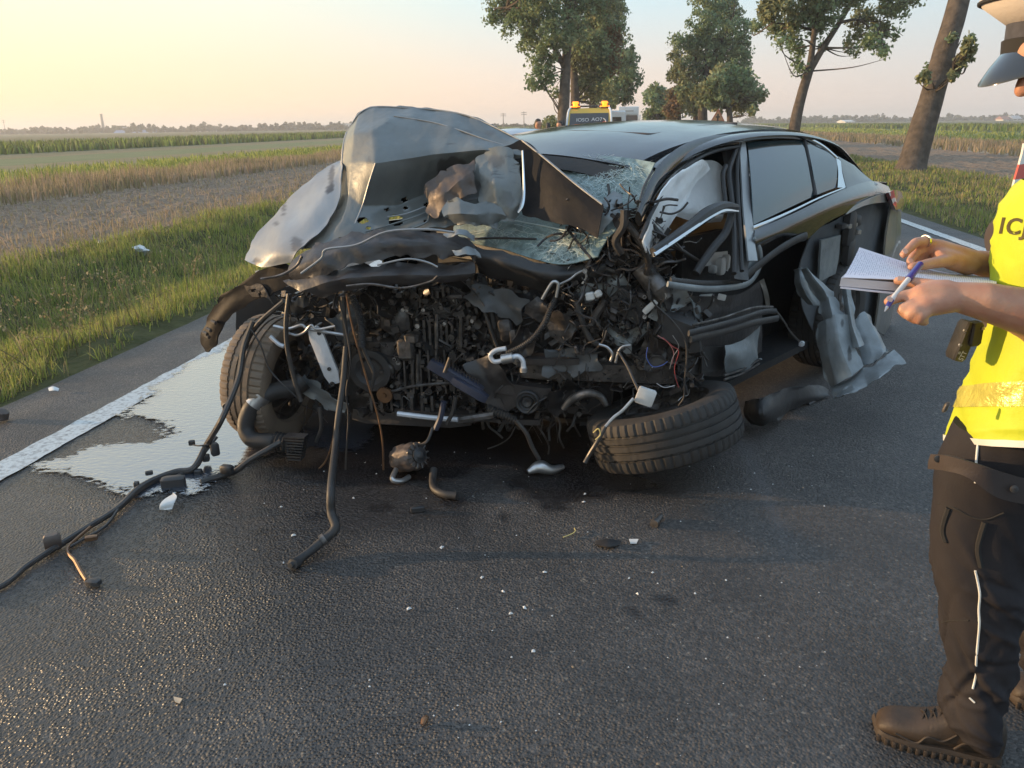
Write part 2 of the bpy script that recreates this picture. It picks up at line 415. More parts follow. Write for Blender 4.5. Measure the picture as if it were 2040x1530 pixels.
# ---- road surface
def axis_pts(a, b, near, far_growth):
    out = [a]
    while out[-1] < b:
        x = out[-1]; out.append(min(b, x + max(near, abs(x) * far_growth)))
    return np.array(out)
ROAD_L, ROAD_R = -3.58, 4.62
WET = [G(*p)[:2] for p in [(40, 960), (190, 1010), (330, 1040), (560, 1180), (760, 1060), (1000, 985), (1080, 900), (1100, 800), (900, 740), (500, 690), (440, 700), (250, 810), (90, 900)]]
DAMP = [G(*p)[:2] for p in [(-900, 1000), (200, 980), (560, 1000), (760, 1040), (700, 1300), (420, 1700), (-200, 2200), (-1500, 1800)]]
OIL = [G(*p)[:2] for p in [(560, 880), (720, 960), (860, 980), (1000, 950), (1080, 985), (1300, 960), (1290, 900), (1240, 780), (980, 720), (640, 760)]]
m_road, nt, b = new_mat('asphalt')
def road_mat():
    N, L = nt.nodes, nt.links
    tc = N.new('ShaderNodeTexCoord'); wet = N.new('ShaderNodeAttribute'); wet.attribute_name = 'wet'
    oil = N.new('ShaderNodeAttribute'); oil.attribute_name = 'oil'; worn = N.new('ShaderNodeAttribute'); worn.attribute_name = 'worn'
    vo = N.new('ShaderNodeTexVoronoi'); vo.inputs['Scale'].default_value = 95; vo.inputs['Randomness'].default_value = 1
    L.new(tc.outputs['Object'], vo.inputs['Vector'])
    n1 = N.new('ShaderNodeTexNoise'); n1.inputs['Scale'].default_value = 150; n1.inputs['Detail'].default_value = 3; L.new(tc.outputs['Object'], n1.inputs['Vector'])
    n2 = N.new('ShaderNodeTexNoise'); n2.inputs['Scale'].default_value = 2.2; n2.inputs['Detail'].default_value = 6; L.new(tc.outputs['Object'], n2.inputs['Vector'])
    r1 = N.new('ShaderNodeValToRGB'); e = r1.color_ramp.elements
    e[0].position = .0; e[0].color = (.040, .037, .035, 1); e[1].position = 1; e[1].color = (.115, .102, .092, 1)
    x = e.new(.55); x.color = (.064, .059, .055, 1)
    L.new(vo.outputs['Color'], r1.inputs[0])
    # a few pale stones
    sp = N.new('ShaderNodeMapRange'); sp.inputs[1].default_value = .984; sp.inputs[2].default_value = .996
    vs_ = N.new('ShaderNodeTexVoronoi'); vs_.inputs['Scale'].default_value = 120; L.new(tc.outputs['Object'], vs_.inputs['Vector'])
    sx = N.new('ShaderNodeSeparateColor'); L.new(vs_.outputs['Color'], sx.inputs[0]); L.new(sx.outputs[0], sp.inputs[0])
    m0 = N.new('ShaderNodeMix'); m0.data_type = 'RGBA'; m0.inputs[7].default_value = (.19, .165, .135, 1); L.new(sp.outputs[0], m0.inputs[0]); L.new(r1.outputs[0], m0.inputs[6])
    # large patches
    m1 = N.new('ShaderNodeMix'); m1.data_type = 'RGBA'; m1.blend_type = 'MULTIPLY'; m1.inputs[0].default_value = 1
    r2 = N.new('ShaderNodeMapRange'); r2.inputs[1].default_value = .3; r2.inputs[2].default_value = .7; r2.inputs[3].default_value = .7; r2.inputs[4].default_value = 1.25
    L.new(n2.outputs['Fac'], r2.inputs[0]); cb = N.new('ShaderNodeCombineColor')
    for k in range(3): L.new(r2.outputs[0], cb.inputs[k])
    L.new(m0.outputs[2], m1.inputs[6]); L.new(cb.outputs[0], m1.inputs[7])
    # worn pale track
    mw = N.new('ShaderNodeMix'); mw.data_type = 'RGBA'; mw.inputs[7].default_value = (.10, .098, .10, 1)
    L.new(worn.outputs['Fac'], mw.inputs[0]); L.new(m1.outputs[2], mw.inputs[6])
    # damp and oil darken
    m2 = N.new('ShaderNodeMix'); m2.data_type = 'RGBA'; m2.inputs[7].default_value = (.012, .010, .010, 1)
    mo = N.new('ShaderNodeMath'); mo.operation = 'MAXIMUM'; mwet = N.new('ShaderNodeMath'); mwet.operation = 'MULTIPLY'; mwet.inputs[1].default_value = .55
    L.new(wet.outputs['Fac'], mwet.inputs[0]); L.new(mwet.outputs[0], mo.inputs[0]); L.new(oil.outputs['Fac'], mo.inputs[1])
    L.new(mo.outputs[0], m2.inputs[0]); L.new(mw.outputs[2], m2.inputs[6]); L.new(m2.outputs[2], b.inputs['Base Color'])
    rr = N.new('ShaderNodeMapRange'); rr.inputs[3].default_value = .62; rr.inputs[4].default_value = .2
    mx = N.new('ShaderNodeMath'); mx.operation = 'MAXIMUM'; L.new(wet.outputs['Fac'], mx.inputs[0]); L.new(oil.outputs['Fac'], mx.inputs[1])
    L.new(mx.outputs[0], rr.inputs[0]); L.new(rr.outputs[0], b.inputs['Roughness'])
    # chippings relief
    inv = N.new('ShaderNodeMapRange'); inv.inputs[1].default_value = 0; inv.inputs[2].default_value = .6; inv.inputs[3].default_value = 1; inv.inputs[4].default_value = 0
    L.new(vo.outputs['Distance'], inv.inputs[0])
    ad = N.new('ShaderNodeMath'); ad.operation = 'ADD'; L.new(inv.outputs[0], ad.inputs[0])
    n1m = N.new('ShaderNodeMath'); n1m.operation = 'MULTIPLY'; n1m.inputs[1].default_value = .7; L.new(n1.outputs['Fac'], n1m.inputs[0]); L.new(n1m.outputs[0], ad.inputs[1])
    bp = N.new('ShaderNodeBump'); bp.inputs['Distance'].default_value = .0075; n5 = N.new('ShaderNodeTexNoise'); n5.inputs['Scale'].default_value = 1.1; n5.inputs['Detail'].default_value = 5; L.new(tc.outputs['Object'], n5.inputs['Vector'])
    bs = N.new('ShaderNodeMapRange'); bs.inputs[1].default_value = .35; bs.inputs[2].default_value = .65; bs.inputs[3].default_value = .55; bs.inputs[4].default_value = 1.0; L.new(n5.outputs['Fac'], bs.inputs[0]); L.new(bs.outputs[0], bp.inputs['Strength'])
    L.new(ad.outputs[0], bp.inputs['Height']); L.new(bp.outputs[0], b.inputs['Normal'])
road_mat()
def grid_mesh(name, s, t, zf, m, kind='structure', attrs=None, smooth=True):
    S_, T_ = np.meshgrid(s, t, indexing='ij'); sh = S_.shape; s1, t1 = S_.ravel(), T_.ravel()
    z = zf(s1, t1); V = roadN(s1, t1, z)
    i = np.arange(sh[0] * sh[1]).reshape(sh)
    q = np.stack([i[:-1, :-1], i[:-1, 1:], i[1:, 1:], i[1:, :-1]], -1).reshape(-1, 4)[:, ::-1]
    A = {k: f(V) for k, f in (attrs or {}).items()}
    return tag(fastmesh(name, V, quads=q, mat=m, smooth=smooth, attr=A), kind=kind)
def a_wet(V):
    P = V[:, :2]; near = (np.abs(V[:, 1]) < 12) & (np.abs(V[:, 0]) < 9); r = np.zeros(len(V))
    n = .28 * fbm(np.c_[V[near] * [2.4, 2.4, 0]], 3, 5)
    w = 1 - smoothstep(poly_sd(P[near], WET) + n, -.12, .28)
    d = .66 * (1 - smoothstep(poly_sd(P[near], DAMP) + n * 2, -.3, .8))
    r[near] = np.maximum(w * .9, d); return r
def a_oil(V):
    P = V[:, :2]; near = (np.abs(V[:, 1]) < 12) & (np.abs(V[:, 0]) < 9); r = np.zeros(len(V))
    n = .30 * fbm(np.c_[V[near] * [3.4, 3.4, 0]], 8, 5); o = 1 - smoothstep(poly_sd(P[near], OIL) + n, -.08, .10)
    for (px, py, rad) in [(1330, 1192, .055), (1270, 1215, .03), (1085, 1290, .03), (1210, 1083, .04), (1260, 965, .16), (690, 1088, .03), (930, 1075, .03), (760, 1010, .12), (640, 1030, .10), (900, 1000, .10), (1010, 1030, .05), (520, 1060, .08), (1100, 1010, .07), (1180, 985, .10), (1060, 1270, .02), (1350, 1250, .025)]:
        c = G(px, py)[:2]; o = np.maximum(o, .9 * (1 - smoothstep(np.linalg.norm((P[near] - c) * [1, 1.5], axis=1) + n * .12, rad * .5, rad)))
    r[near] = o; return r
def a_worn(V):
    st_ = np.c_[V[:, 0] * RD[0] + V[:, 1] * RD[1], V[:, 0] * RT[0] + V[:, 1] * RT[1]]
    n = fbm(np.c_[st_ * [.8, 5], np.zeros(len(V))], 21, 4)
    P = np.array([G(*p)[:2] for p in [(1480, 880), (1560, 1070), (1620, 1230), (1660, 1400), (1680, 1560)]])
    d = np.full(len(V), 9.0)
    for a, c in zip(P[:-1], P[1:]):
        e = c - a; w = V[:, :2] - a; t = np.clip((w @ e) / (e @ e), 0, 1); d = np.minimum(d, np.linalg.norm(w - t[:, None] * e, axis=1))
    tr = np.clip(1 - d / .045, 0, 1) * .75 * np.clip(.8 + 1.5 * n, 0, 1)
    P = np.array([G(*p)[:2] for p in [(1090, 930), (1010, 1000), (930, 1085), (870, 1130)]])
    d = np.full(len(V), 9.0)
    for a, c in zip(P[:-1], P[1:]):
        e = c - a; w = V[:, :2] - a; t = np.clip((w @ e) / (e @ e), 0, 1); d = np.minimum(d, np.linalg.norm(w - t[:, None] * e, axis=1))
    return np.maximum(tr, np.clip(1 - d / .010, 0, 1) * np.clip(.35 + 1.8 * n, 0, .6))
s_near = np.arange(-3, 9.01, .04)
s_all = np.r_[[-600, -150, -40, -25, -15, -8, -5], s_near, axis_pts(9.3, 1500, .3, .06)]
t_all = np.linspace(ROAD_L, ROAD_R, 206)
grid_mesh('road', s_all, t_all, lambda s, t: .004 * fbm(np.c_[s * 3, t * 3, 0 * s], 2, 3) + -.02 * smoothstep(-t, 3.2, 3.58), m_road, attrs=dict(wet=a_wet, oil=a_oil, worn=a_worn))

# ---- painted edge lines, chipped along their borders
m_paint = mat('road_paint', (.52, .54, .53), (.24, .24, .235), sc=45, rough=.6, bump=.6, bsc=110, lo=.46, hi=.70)
def edge_line(name, t0, t1, seed):
    mb = MB()
    s = np.r_[np.arange(-6, 12, .035), axis_pts(12, 900, .4, .05)]
    a = t0 + .012 * fbm(np.c_[s * 9, 0 * s, 0 * s], seed); c = t1 + .012 * fbm(np.c_[s * 9, 0 * s + 4, 0 * s], seed)
    V = np.vstack([roadN(s, a, .0075 + 0 * s - .02 * smoothstep(-a, 3.2, 3.58)), roadN(s, c, .0075 + 0 * s)]); n = len(s)
    k = np.arange(n - 1); hole = vnoise(np.c_[s[:-1] * 4.5, 0 * k, 0 * k], seed + 7) > .495
    if t0 > 0: hole[:] = False
    k = k[~hole]
    q = np.c_[k, k + n, k + n + 1, k + 1]
    return tag(fastmesh(name, V, quads=q, mat=m_paint), kind='structure')
edge_line('edge_line', -2.935, -2.775, 3)
edge_line('edge_line', 4.13, 4.28, 5)

# ---- puddle of spilled coolant
m_pud, nt, b = new_mat('puddle_water')
b.inputs['Base Color'].default_value = (.035, .043, .058, 1); b.inputs['Roughness'].default_value = .07
inp(b, 'Specular IOR Level', 1.0); inp(b, 'IOR', 1.85); inp(b, 'Coat Weight', 1.0); inp(b, 'Coat IOR', 1.9); inp(b, 'Coat Roughness', .04)
def pud_mat():
    N, L = nt.nodes, nt.links; tc = N.new('ShaderNodeTexCoord')
    n1 = N.new('ShaderNodeTexNoise'); n1.inputs['Scale'].default_value = 26; n1.inputs['Detail'].default_value = 4
    mp = N.new('ShaderNodeMapping'); mp.inputs['Scale'].default_value = (1, 1.9, 1); L.new(tc.outputs['Object'], mp.inputs[0]); L.new(mp.outputs[0], n1.inputs['Vector'])
    bp = N.new('ShaderNodeBump'); bp.inputs['Distance'].default_value = .0042; bp.inputs['Strength'].default_value = .5
    at = N.new('ShaderNodeAttribute'); at.attribute_name = 'depth'
    vo = N.new('ShaderNodeTexVoronoi'); vo.inputs['Scale'].default_value = 95; L.new(tc.outputs['Object'], vo.inputs['Vector'])
    n2 = N.new('ShaderNodeTexNoise'); n2.inputs['Scale'].default_value = 24; n2.inputs['Detail'].default_value = 7; L.new(mp.outputs[0], n2.inputs['Vector'])
    sh = N.new('ShaderNodeMapRange'); sh.inputs[1].default_value = 0; sh.inputs[2].default_value = .16; sh.inputs[3].default_value = 1; sh.inputs[4].default_value = 0; L.new(at.outputs['Fac'], sh.inputs[0])
    m1 = N.new('ShaderNodeMath'); m1.operation = 'MULTIPLY'; L.new(sh.outputs[0], m1.inputs[0]); L.new(vo.outputs['Distance'], m1.inputs[1])
    a1 = N.new('ShaderNodeMath'); a1.operation = 'ADD'; L.new(n1.outputs['Fac'], a1.inputs[0]); L.new(m1.outputs[0], a1.inputs[1])
    L.new(a1.outputs[0], bp.inputs['Height']); L.new(bp.outputs[0], b.inputs['Normal']); L.new(bp.outputs[0], b.inputs['Coat Normal'])
    # thin film breaks up between the chippings near its rim
    d1 = N.new('ShaderNodeMapRange'); d1.inputs[1].default_value = .0; d1.inputs[2].default_value = .14; d1.inputs[3].default_value = -.10; d1.inputs[4].default_value = .45; L.new(at.outputs['Fac'], d1.inputs[0])
    s1 = N.new('ShaderNodeMath'); s1.operation = 'ADD'; L.new(d1.outputs[0], s1.inputs[0]); L.new(n2.outputs['Fac'], s1.inputs[1])
    al = N.new('ShaderNodeMapRange'); al.inputs[1].default_value = .50; al.inputs[2].default_value = .62; L.new(s1.outputs[0], al.inputs[0]); L.new(al.outputs[0], b.inputs['Alpha'])
pud_mat()
PUD = [G(*p)[:2] for p in [(70, 930), (130, 958), (250, 990), (400, 992), (500, 935), (570, 895), (690, 905), (740, 880), (760, 820), (760, 760), (560, 690), (460, 676), (425, 694), (350, 742), (285, 790), (225, 832), (300, 850), (290, 880), (180, 885)]]
def puddle():
    r = .009; P = np.array(PUD); lo, hi = P.min(0) - .25, P.max(0) + .25
    x = np.arange(lo[0], hi[0], r); y = np.arange(lo[1], hi[1], r); X, Y = np.meshgrid(x, y, indexing='ij'); sh = X.shape
    V = np.c_[X.ravel(), Y.ravel(), np.full(X.size, .0090)]
    sd = poly_sd(V[:, :2], P) + .13 * fbm(V * [4, 4, 0], 5, 3) + .025 * vnoise(V * [34, 34, 0], 9) + .03 * vnoise(V * [85, 85, 0], 12)
    isl = [G(*p)[:2] for p in [(190, 872), (262, 852)]]
    a, c = isl; e = c - a; w = V[:, :2] - a; t = np.clip((w @ e) / (e @ e), 0, 1)
    sd = np.maximum(sd, .030 - np.linalg.norm(w - t[:, None] * e, axis=1) + .1 * fbm(V * [9, 9, 0], 15, 3))
    ins = (sd < 0).reshape(sh); i = np.arange(X.size).reshape(sh)
    ok = ins[:-1, :-1] & ins[1:, 1:] & ins[1:, :-1] & ins[:-1, 1:]
    q = np.stack([i[:-1, :-1], i[1:, :-1], i[1:, 1:], i[:-1, 1:]], -1)[ok]
    used, inv = np.unique(q, return_inverse=True)
    return tag(fastmesh('puddle', V[used], quads=inv.reshape(-1, 4), mat=m_pud, smooth=True, attr=dict(depth=np.clip(-sd[used], 0, 1))), kind='structure')
puddle()

# ---- verges and fields in strips along the road
def soil_mat(name, c1, c2, c3, sc=3.0, bsc=9, bump=.8, rough=.9, fine=40):
    m, nt, b = new_mat(name); N, L = nt.nodes, nt.links; tc = N.new('ShaderNodeTexCoord'); b.inputs['Roughness'].default_value = rough; inp(b, 'Specular IOR Level', .15)
    n1 = N.new('ShaderNodeTexNoise'); n1.inputs['Scale'].default_value = sc; n1.inputs['Detail'].default_value = 8; L.new(tc.outputs['Object'], n1.inputs[0])
    n2 = N.new('ShaderNodeTexNoise'); n2.inputs['Scale'].default_value = fine; n2.inputs['Detail'].default_value = 4; L.new(tc.outputs['Object'], n2.inputs[0])
    n3 = N.new('ShaderNodeTexNoise'); n3.inputs['Scale'].default_value = .05; n3.inputs['Detail'].default_value = 5; L.new(tc.outputs['Object'], n3.inputs[0])
    r = N.new('ShaderNodeValToRGB'); e = r.color_ramp.elements; e[0].position = .33; e[0].color = (*c1, 1); e[1].position = .67; e[1].color = (*c2, 1)
    L.new(n1.outputs['Fac'], r.inputs[0])
    mx = N.new('ShaderNodeMix'); mx.data_type = 'RGBA'; mx.inputs[7].default_value = (*c3, 1)
    mr = N.new('ShaderNodeMapRange'); mr.inputs[1].default_value = .45; mr.inputs[2].default_value = .68; L.new(n2.outputs['Fac'], mr.inputs[0])
    mm = N.new('ShaderNodeMath'); mm.operation = 'MULTIPLY'; L.new(mr.outputs[0], mm.inputs[0]); L.new(n3.outputs['Fac'], mm.inputs[1])
    L.new(mm.outputs[0], mx.inputs[0]); L.new(r.outputs[0], mx.inputs[6]); L.new(mx.outputs[2], b.inputs['Base Color'])
    nb = N.new('ShaderNodeTexNoise'); nb.inputs['Scale'].default_value = bsc; nb.inputs['Detail'].default_value = 8; L.new(tc.outputs['Object'], nb.inputs[0])
    bp = N.new('ShaderNodeBump'); bp.inputs['Distance'].default_value = .08; bp.inputs['Strength'].default_value = bump
    L.new(nb.outputs['Fac'], bp.inputs['Height']); L.new(bp.outputs[0], b.inputs['Normal']); return m
m_verge = soil_mat('verge_soil', (.045, .05, .018), (.085, .085, .032), (.10, .085, .05), sc=5)
m_plow = soil_mat('plowed_soil', (.16, .115, .082), (.26, .195, .14), (.40, .31, .22), sc=5, bsc=12, fine=14)
m_dry = soil_mat('dry_grass_ground', (.30, .23, .165), (.36, .28, .20), (.25, .22, .13), sc=.8)
m_mead = soil_mat('meadow_ground', (.17, .19, .08), (.22, .22, .11), (.30, .26, .15), sc=.5)
m_stub = soil_mat('stubble_ground', (.24, .19, .10), (.30, .235, .14), (.16, .15, .06), sc=.6)
m_crop = soil_mat('crop_ground', (.08, .10, .045), (.12, .13, .06), (.15, .14, .08), sc=.4)
m_far = soil_mat('far_field_ground', (.12, .115, .05), (.20, .165, .08), (.10, .105, .045), sc=.012, bsc=.5)
VL = -7.3
def z_left(s, t):
    z = np.interp(t, [-7.6, -7.1, -6.4, -5.7, -5.1, -4.5, -4.0, -3.56], [.02, .05, -.03, -.24, -.29, -.15, -.04, -.05])
    inside = smoothstep(t, -7.3, -6.9) * smoothstep(-t, 3.58, 3.9)
    return z + .10 * fbm(np.c_[s * 1.1, t * 1.1, 0 * s], 31, 4) * inside
def z_plow(lo, hi, amp=.20):
    def f(s, t):
        ins = smoothstep(t, lo, lo + .5) * smoothstep(-t, -hi, -hi + .5)
        base = np.where((lo < 0) & (t > -7.6), .02, 0)
        return base + ins * (amp * .30 * fbm(np.c_[s * 1.3, t * 2.3, 0 * s], 41, 3) + amp * .55 * np.abs(fbm(np.c_[s * 5, t * 6, 0 * s], 43, 3)) + .02 * np.sin(t * 9) - .04)
    return f
flat = lambda s, t: 0 * s
def z_right(s, t):
    z = np.interp(t, [4.6, 5.2, 6.2, 7.4, 9.2], [-.02, -.03, -.12, .0, .0]); ins = smoothstep(t, 4.65, 5.0) * smoothstep(-t, -9.2, -8.9)
    return z + .10 * fbm(np.c_[s * 1.1, t * 1.1, 0 * s], 51, 4) * ins
S1 = lambda ds, g=.03, far=2500: np.r_[-600, -150, -40, -20, axis_pts(-8, far, ds, g)]
grid_mesh('grass_verge', S1(.12), np.linspace(VL, ROAD_L + .12, 42), z_left, m_verge)
grid_mesh('plowed_field', S1(.07, .010), np.linspace(-13.3, VL, 95), z_plow(-13.3, VL), m_plow)
for nm, a, c, m in (('dry_grass_strip', -17, -13.3, m_dry), ('meadow', -23, -17, m_mead), ('stubble_field', -29, -23, m_stub), ('meadow', -36, -29, m_mead), ('stubble_field', -43, -36, m_stub), ('crop_field', -105, -43, m_crop), ('far_field', -2500, -105, m_far)):
    grid_mesh(nm, S1(2, .2), np.array([a, (a + c) / 2, c]), flat, m)
grid_mesh('grass_verge', S1(.25), np.linspace(ROAD_R - .1, 9.2, 24), z_right, m_verge)
grid_mesh('plowed_field', S1(.2, .012), np.linspace(9.2, 15.9, 50), z_plow(9.2, 15.9, .16), m_plow)
for nm, a, c, m in (('dry_grass_strip', 15.9, 24, m_dry), ('meadow', 24, 40, m_mead), ('crop_field', 40, 66, m_crop), ('far_field', 66, 2500, m_far)):
    grid_mesh(nm, S1(2, .2), np.array([a, (a + c) / 2, c]), flat, m)

# ---- grass blades
def blades(name, s, t, z, h, w, mats, lean=.5, curl=.5, seed=0, mid=.5, kind='stuff'):
    rng = np.random.default_rng(seed); n = len(s)
    B0 = roadN(s, t, z); az = rng.uniform(0, 2 * math.pi, n); la = rng.uniform(0, 2 * math.pi, n); ln = np.abs(rng.normal(0, lean, n))
    side = np.c_[np.cos(az), np.sin(az), 0 * az]; ld = np.c_[np.cos(la), np.sin(la), 0 * la]
    up = np.array([0, 0, 1.0]); M_ = B0 + up * (h * mid)[:, None] + ld * (h * ln * .3)[:, None]
    Tp = B0 + up * (h * (1 - .35 * np.clip(ln * curl * 2, 0, 1.5)))[:, None] + ld * (h * ln)[:, None]
    wv = (side * w[:, None]) / 2
    V = np.stack([B0 - wv, B0 + wv, M_ + wv * .75, M_ - wv * .75, Tp], 1).reshape(-1, 3); k = np.arange(n) * 5
    q = np.c_[k, k + 1, k + 2, k + 3]; tr = np.c_[k + 3, k + 2, k + 4]
    o = fastmesh(name, V, quads=q, tris=tr, mat=mats)
    if isinstance(mats, (list, tuple)) and len(mats) > 1:
        mi = rng.integers(0, len(mats), n) if len(mats) < 3 else rng.choice(len(mats), n, p=[.30, .48, .22][:len(mats)])
        o.data.polygons.foreach_set('material_index', np.r_[mi, mi].astype(np.int32))
    return tag(o, kind=kind)
g1 = mat('grass_green', (.165, .225, .055), (.23, .275, .08), sc=1.3, rough=.55, island=.35, tw=.45, spec=.25)
g2 = mat('grass_yellowgreen', (.29, .32, .08), (.36, .355, .105), sc=1.3, rough=.55, island=.3, tw=.45, spec=.25)
g3 = mat('grass_straw', (.32, .26, .15), (.25, .22, .11), sc=1.5, rough=.65, island=.3, tw=.35, spec=.2)
g4 = mat('grass_dry_pink', (.40, .30, .22), (.33, .25, .16), sc=.5, rough=.7, island=.25, tw=.4, spec=.2)
g5 = mat('crop_leaf', (.10, .13, .05), (.13, .155, .065), sc=.2, rough=.55, island=.35, tw=.35, spec=.25)
def scat(n, s0, s1, t0, t1, p=1.0, rng=RNG):
    u = rng.random(n); s = (s0 ** (1 - p) + u * (s1 ** (1 - p) - s0 ** (1 - p))) ** (1 / (1 - p)) if abs(p - 1) > 1e-6 else s0 * (s1 / s0) ** u
    return s, rng.uniform(t0, t1, n)
def keepn(s, t, thr, sc, seed):
    return fbm(np.c_[s * sc, t * sc, 0 * s], seed, 3) > thr
def verge_left():
    s, t = scat(105000, 2.6, 75, -7.5, -3.55, p=1.0)
    edge = -3.62 - .30 * np.abs(fbm(np.c_[s * 1.1, 0 * s, 0 * s], 61, 4)) - .1 * RNG.random(len(s)); k = t < edge
    k &= (t > -7.15 + .35 * fbm(np.c_[s * 1.3, 0 * s, 0 * s], 62, 3))
    k &= fbm(np.c_[s * 2.6, t * 2.6, 0 * s], 64, 4) > -.30
    s, t = s[k], t[k]; z = z_left(s, t)
    cl = .5 + fbm(np.c_[s * 2.2, t * 2.2, 0 * s], 63, 3)
    h = np.clip(.05 + .13 * cl + .06 * RNG.random(len(s)) + .10 * (RNG.random(len(s)) > .97), .03, .36) * np.where(t > -4.1, .75, 1); w = .0045 + .00062 * s
    blades('grass', s, t, z, h, w, [g1, g2, g3], lean=.45, seed=1)
    s, t = scat(5200, 3.0, 60, -8.6, -6.8, p=1.0); s2, t2 = scat(9000, 5.0, 60, -13.2, -7.2, p=1.0); blades('straw_stubble', s2, t2, .0 + 0 * s2, .05 + .10 * RNG.random(len(s2)), .006 + .0007 * s2, [g3, g4], lean=1.2, seed=22)
    blades('straw_stubble', s, t, .02 + 0 * s, .08 + .16 * RNG.random(len(s)), .006 + .0006 * s, [g3, g4], lean=.9, seed=2)
verge_left()
def weeds():
    rng = np.random.default_rng(77); mb = MB(); LV = []
    for (px, py, n) in [(120, 640, 5), (210, 650, 6), (250, 640, 5), (90, 690, 4), (160, 610, 3), (320, 560, 3), (385, 575, 4), (270, 560, 3), (450, 520, 3), (60, 760, 3), (180, 720, 4)]:
        c = G(px, py)
        for k in range(n):
            s_, t_ = float(c[:2] @ RD) + rng.normal(0, .25), min(-3.75, float(c[:2] @ RT) + rng.normal(0, .2)); z0 = float(z_left(np.array([s_]), np.array([t_]))[0]); h = rng.uniform(.28, .55); p0 = road(s_, t_, z0); ln = rng.normal(0, .12, 3); ln[2] = 0
            P = [p0, p0 + ln * .4 + [0, 0, h * .5], p0 + ln + [0, 0, h]]; mb.tube(P, [.004, .003, .0012], n=4, sub=3)
            for q in range(7):
                f = rng.uniform(.35, 1); b0 = p0 + ln * f + [0, 0, h * f]; e = b0 + rng.normal(0, .06, 3) * [1, 1, .4] + [0, 0, .05]; mb.tube([b0, e], [.0018, .0008], n=3, sub=1); LV.append([*e, .035])
    V, q = leaves(np.array(LV), len(LV) * 2, .018, rng, 1.5); mb.add(V, [tuple(x) for x in q], 1)
    mb.build('weed_stalks', [g3, g3], None, smooth=None, kind='stuff')
def verge_right():
    s, t = scat(42000, 6, 90, 4.7, 9.6, p=1.0); edge = 4.75 + .35 * np.abs(fbm(np.c_[s * .9, 0 * s, 0 * s], 71, 4)); k = t > edge; s, t = s[k], t[k]
    cl = .5 + fbm(np.c_[s * 1.6, t * 1.6, 0 * s], 73, 3)
    h = np.clip(.06 + .14 * cl, .03, .36); w = .006 + .0008 * s
    blades('grass', s, t, z_right(s, t), h, w, [g1, g3, g2], lean=.5, seed=3)
verge_right()
def dry_strip(t0, t1, n, seed):
    s, t = scat(n, 8, 140, t0, t1, p=1.0)
    blades('dry_grass', s, t, 0 * s, (.28 + .30 * (.5 + fbm(np.c_[s * .5, t * .5, 0 * s], seed, 3))) * .9, .010 + .0011 * s, [g4, g3], lean=.3, seed=seed)
dry_strip(-16.4, -13.1, 15000, 81)
dry_strip(15.6, 23, 13000, 82)
def low(t0, t1, n, s0, s1, h, ms, seed):
    s, t = scat(n, s0, s1, t0, t1, p=1.0); blades('grass', s, t, 0 * s, h * (.5 + RNG.random(len(s))), .012 + .0013 * s, ms, lean=.5, seed=seed)
low(-23, -16.4, 15000, 14, 160, .26, [g2, g1], 83)
low(24, 40, 9000, 20, 200, .25, [g2, g1], 84)
def crop(t0, t1, n, s0, s1, h, seed):
    s, t = scat(n, s0, s1, t0, t1, p=.6); blades('crop_rows', s, t, 0 * s, h * (.75 + .4 * RNG.random(len(s))), .05 + .0022 * s, [g5, g1], lean=.35, seed=seed)
crop(-60, -43, 17000, 28, 420, .85, 85)
crop(44, 66, 9000, 50, 420, .8, 86)

# ---- trees
m_bark = mat('bark', (.065, .054, .044), (.115, .092, .072), sc=5, rough=.9, bump=1.0, bsc=16, spec=.15)
m_barkd = mat('bark_dark', (.045, .038, .032), (.075, .062, .052), sc=5, rough=.9, bump=1.0, bsc=14, spec=.15)
lf1 = mat('leaf_green', (.18, .25, .12), (.25, .31, .17), sc=.35, rough=.55, island=.4, tw=.45, spec=.25)
lf2 = mat('leaf_olive', (.21, .235, .115), (.26, .27, .14), sc=.35, rough=.55, island=.35, tw=.35, spec=.25)
lf3 = mat('leaf_rust', (.20, .12, .065), (.15, .12, .06), sc=.5, rough=.6, island=.35, tw=.35, spec=.2)
lf4 = mat('leaf_dark', (.16, .22, .12), (.21, .26, .15), sc=.35, rough=.55, island=.4, tw=.3, spec=.25)
def leaves(C, n, size, rng, elong=1.6):
    """n leaf faces round the centres C (k,4: xyz + radius)"""
    k = rng.integers(0, len(C), n); d = rng.normal(0, 1, (n, 3)); d /= np.linalg.norm(d, axis=1)[:, None]
    P = C[k, :3] + d * (C[k, 3] * rng.random(n) ** .45)[:, None]
    a = rng.normal(0, 1, (n, 3)); a[:, 2] -= .5; a /= np.linalg.norm(a, axis=1)[:, None]
    b_ = np.cross(a, rng.normal(0, 1, (n, 3))); b_ /= np.linalg.norm(b_, axis=1)[:, None]
    sz = size * rng.uniform(.55, 1.25, n); a = a * (sz * elong / 2)[:, None]; b_ = b_ * (sz / 2)[:, None]
    V = np.stack([P - a, P + b_, P + a, P - b_], 1).reshape(-1, 3); i = np.arange(n) * 4
    return V, np.c_[i, i + 1, i + 2, i + 3]
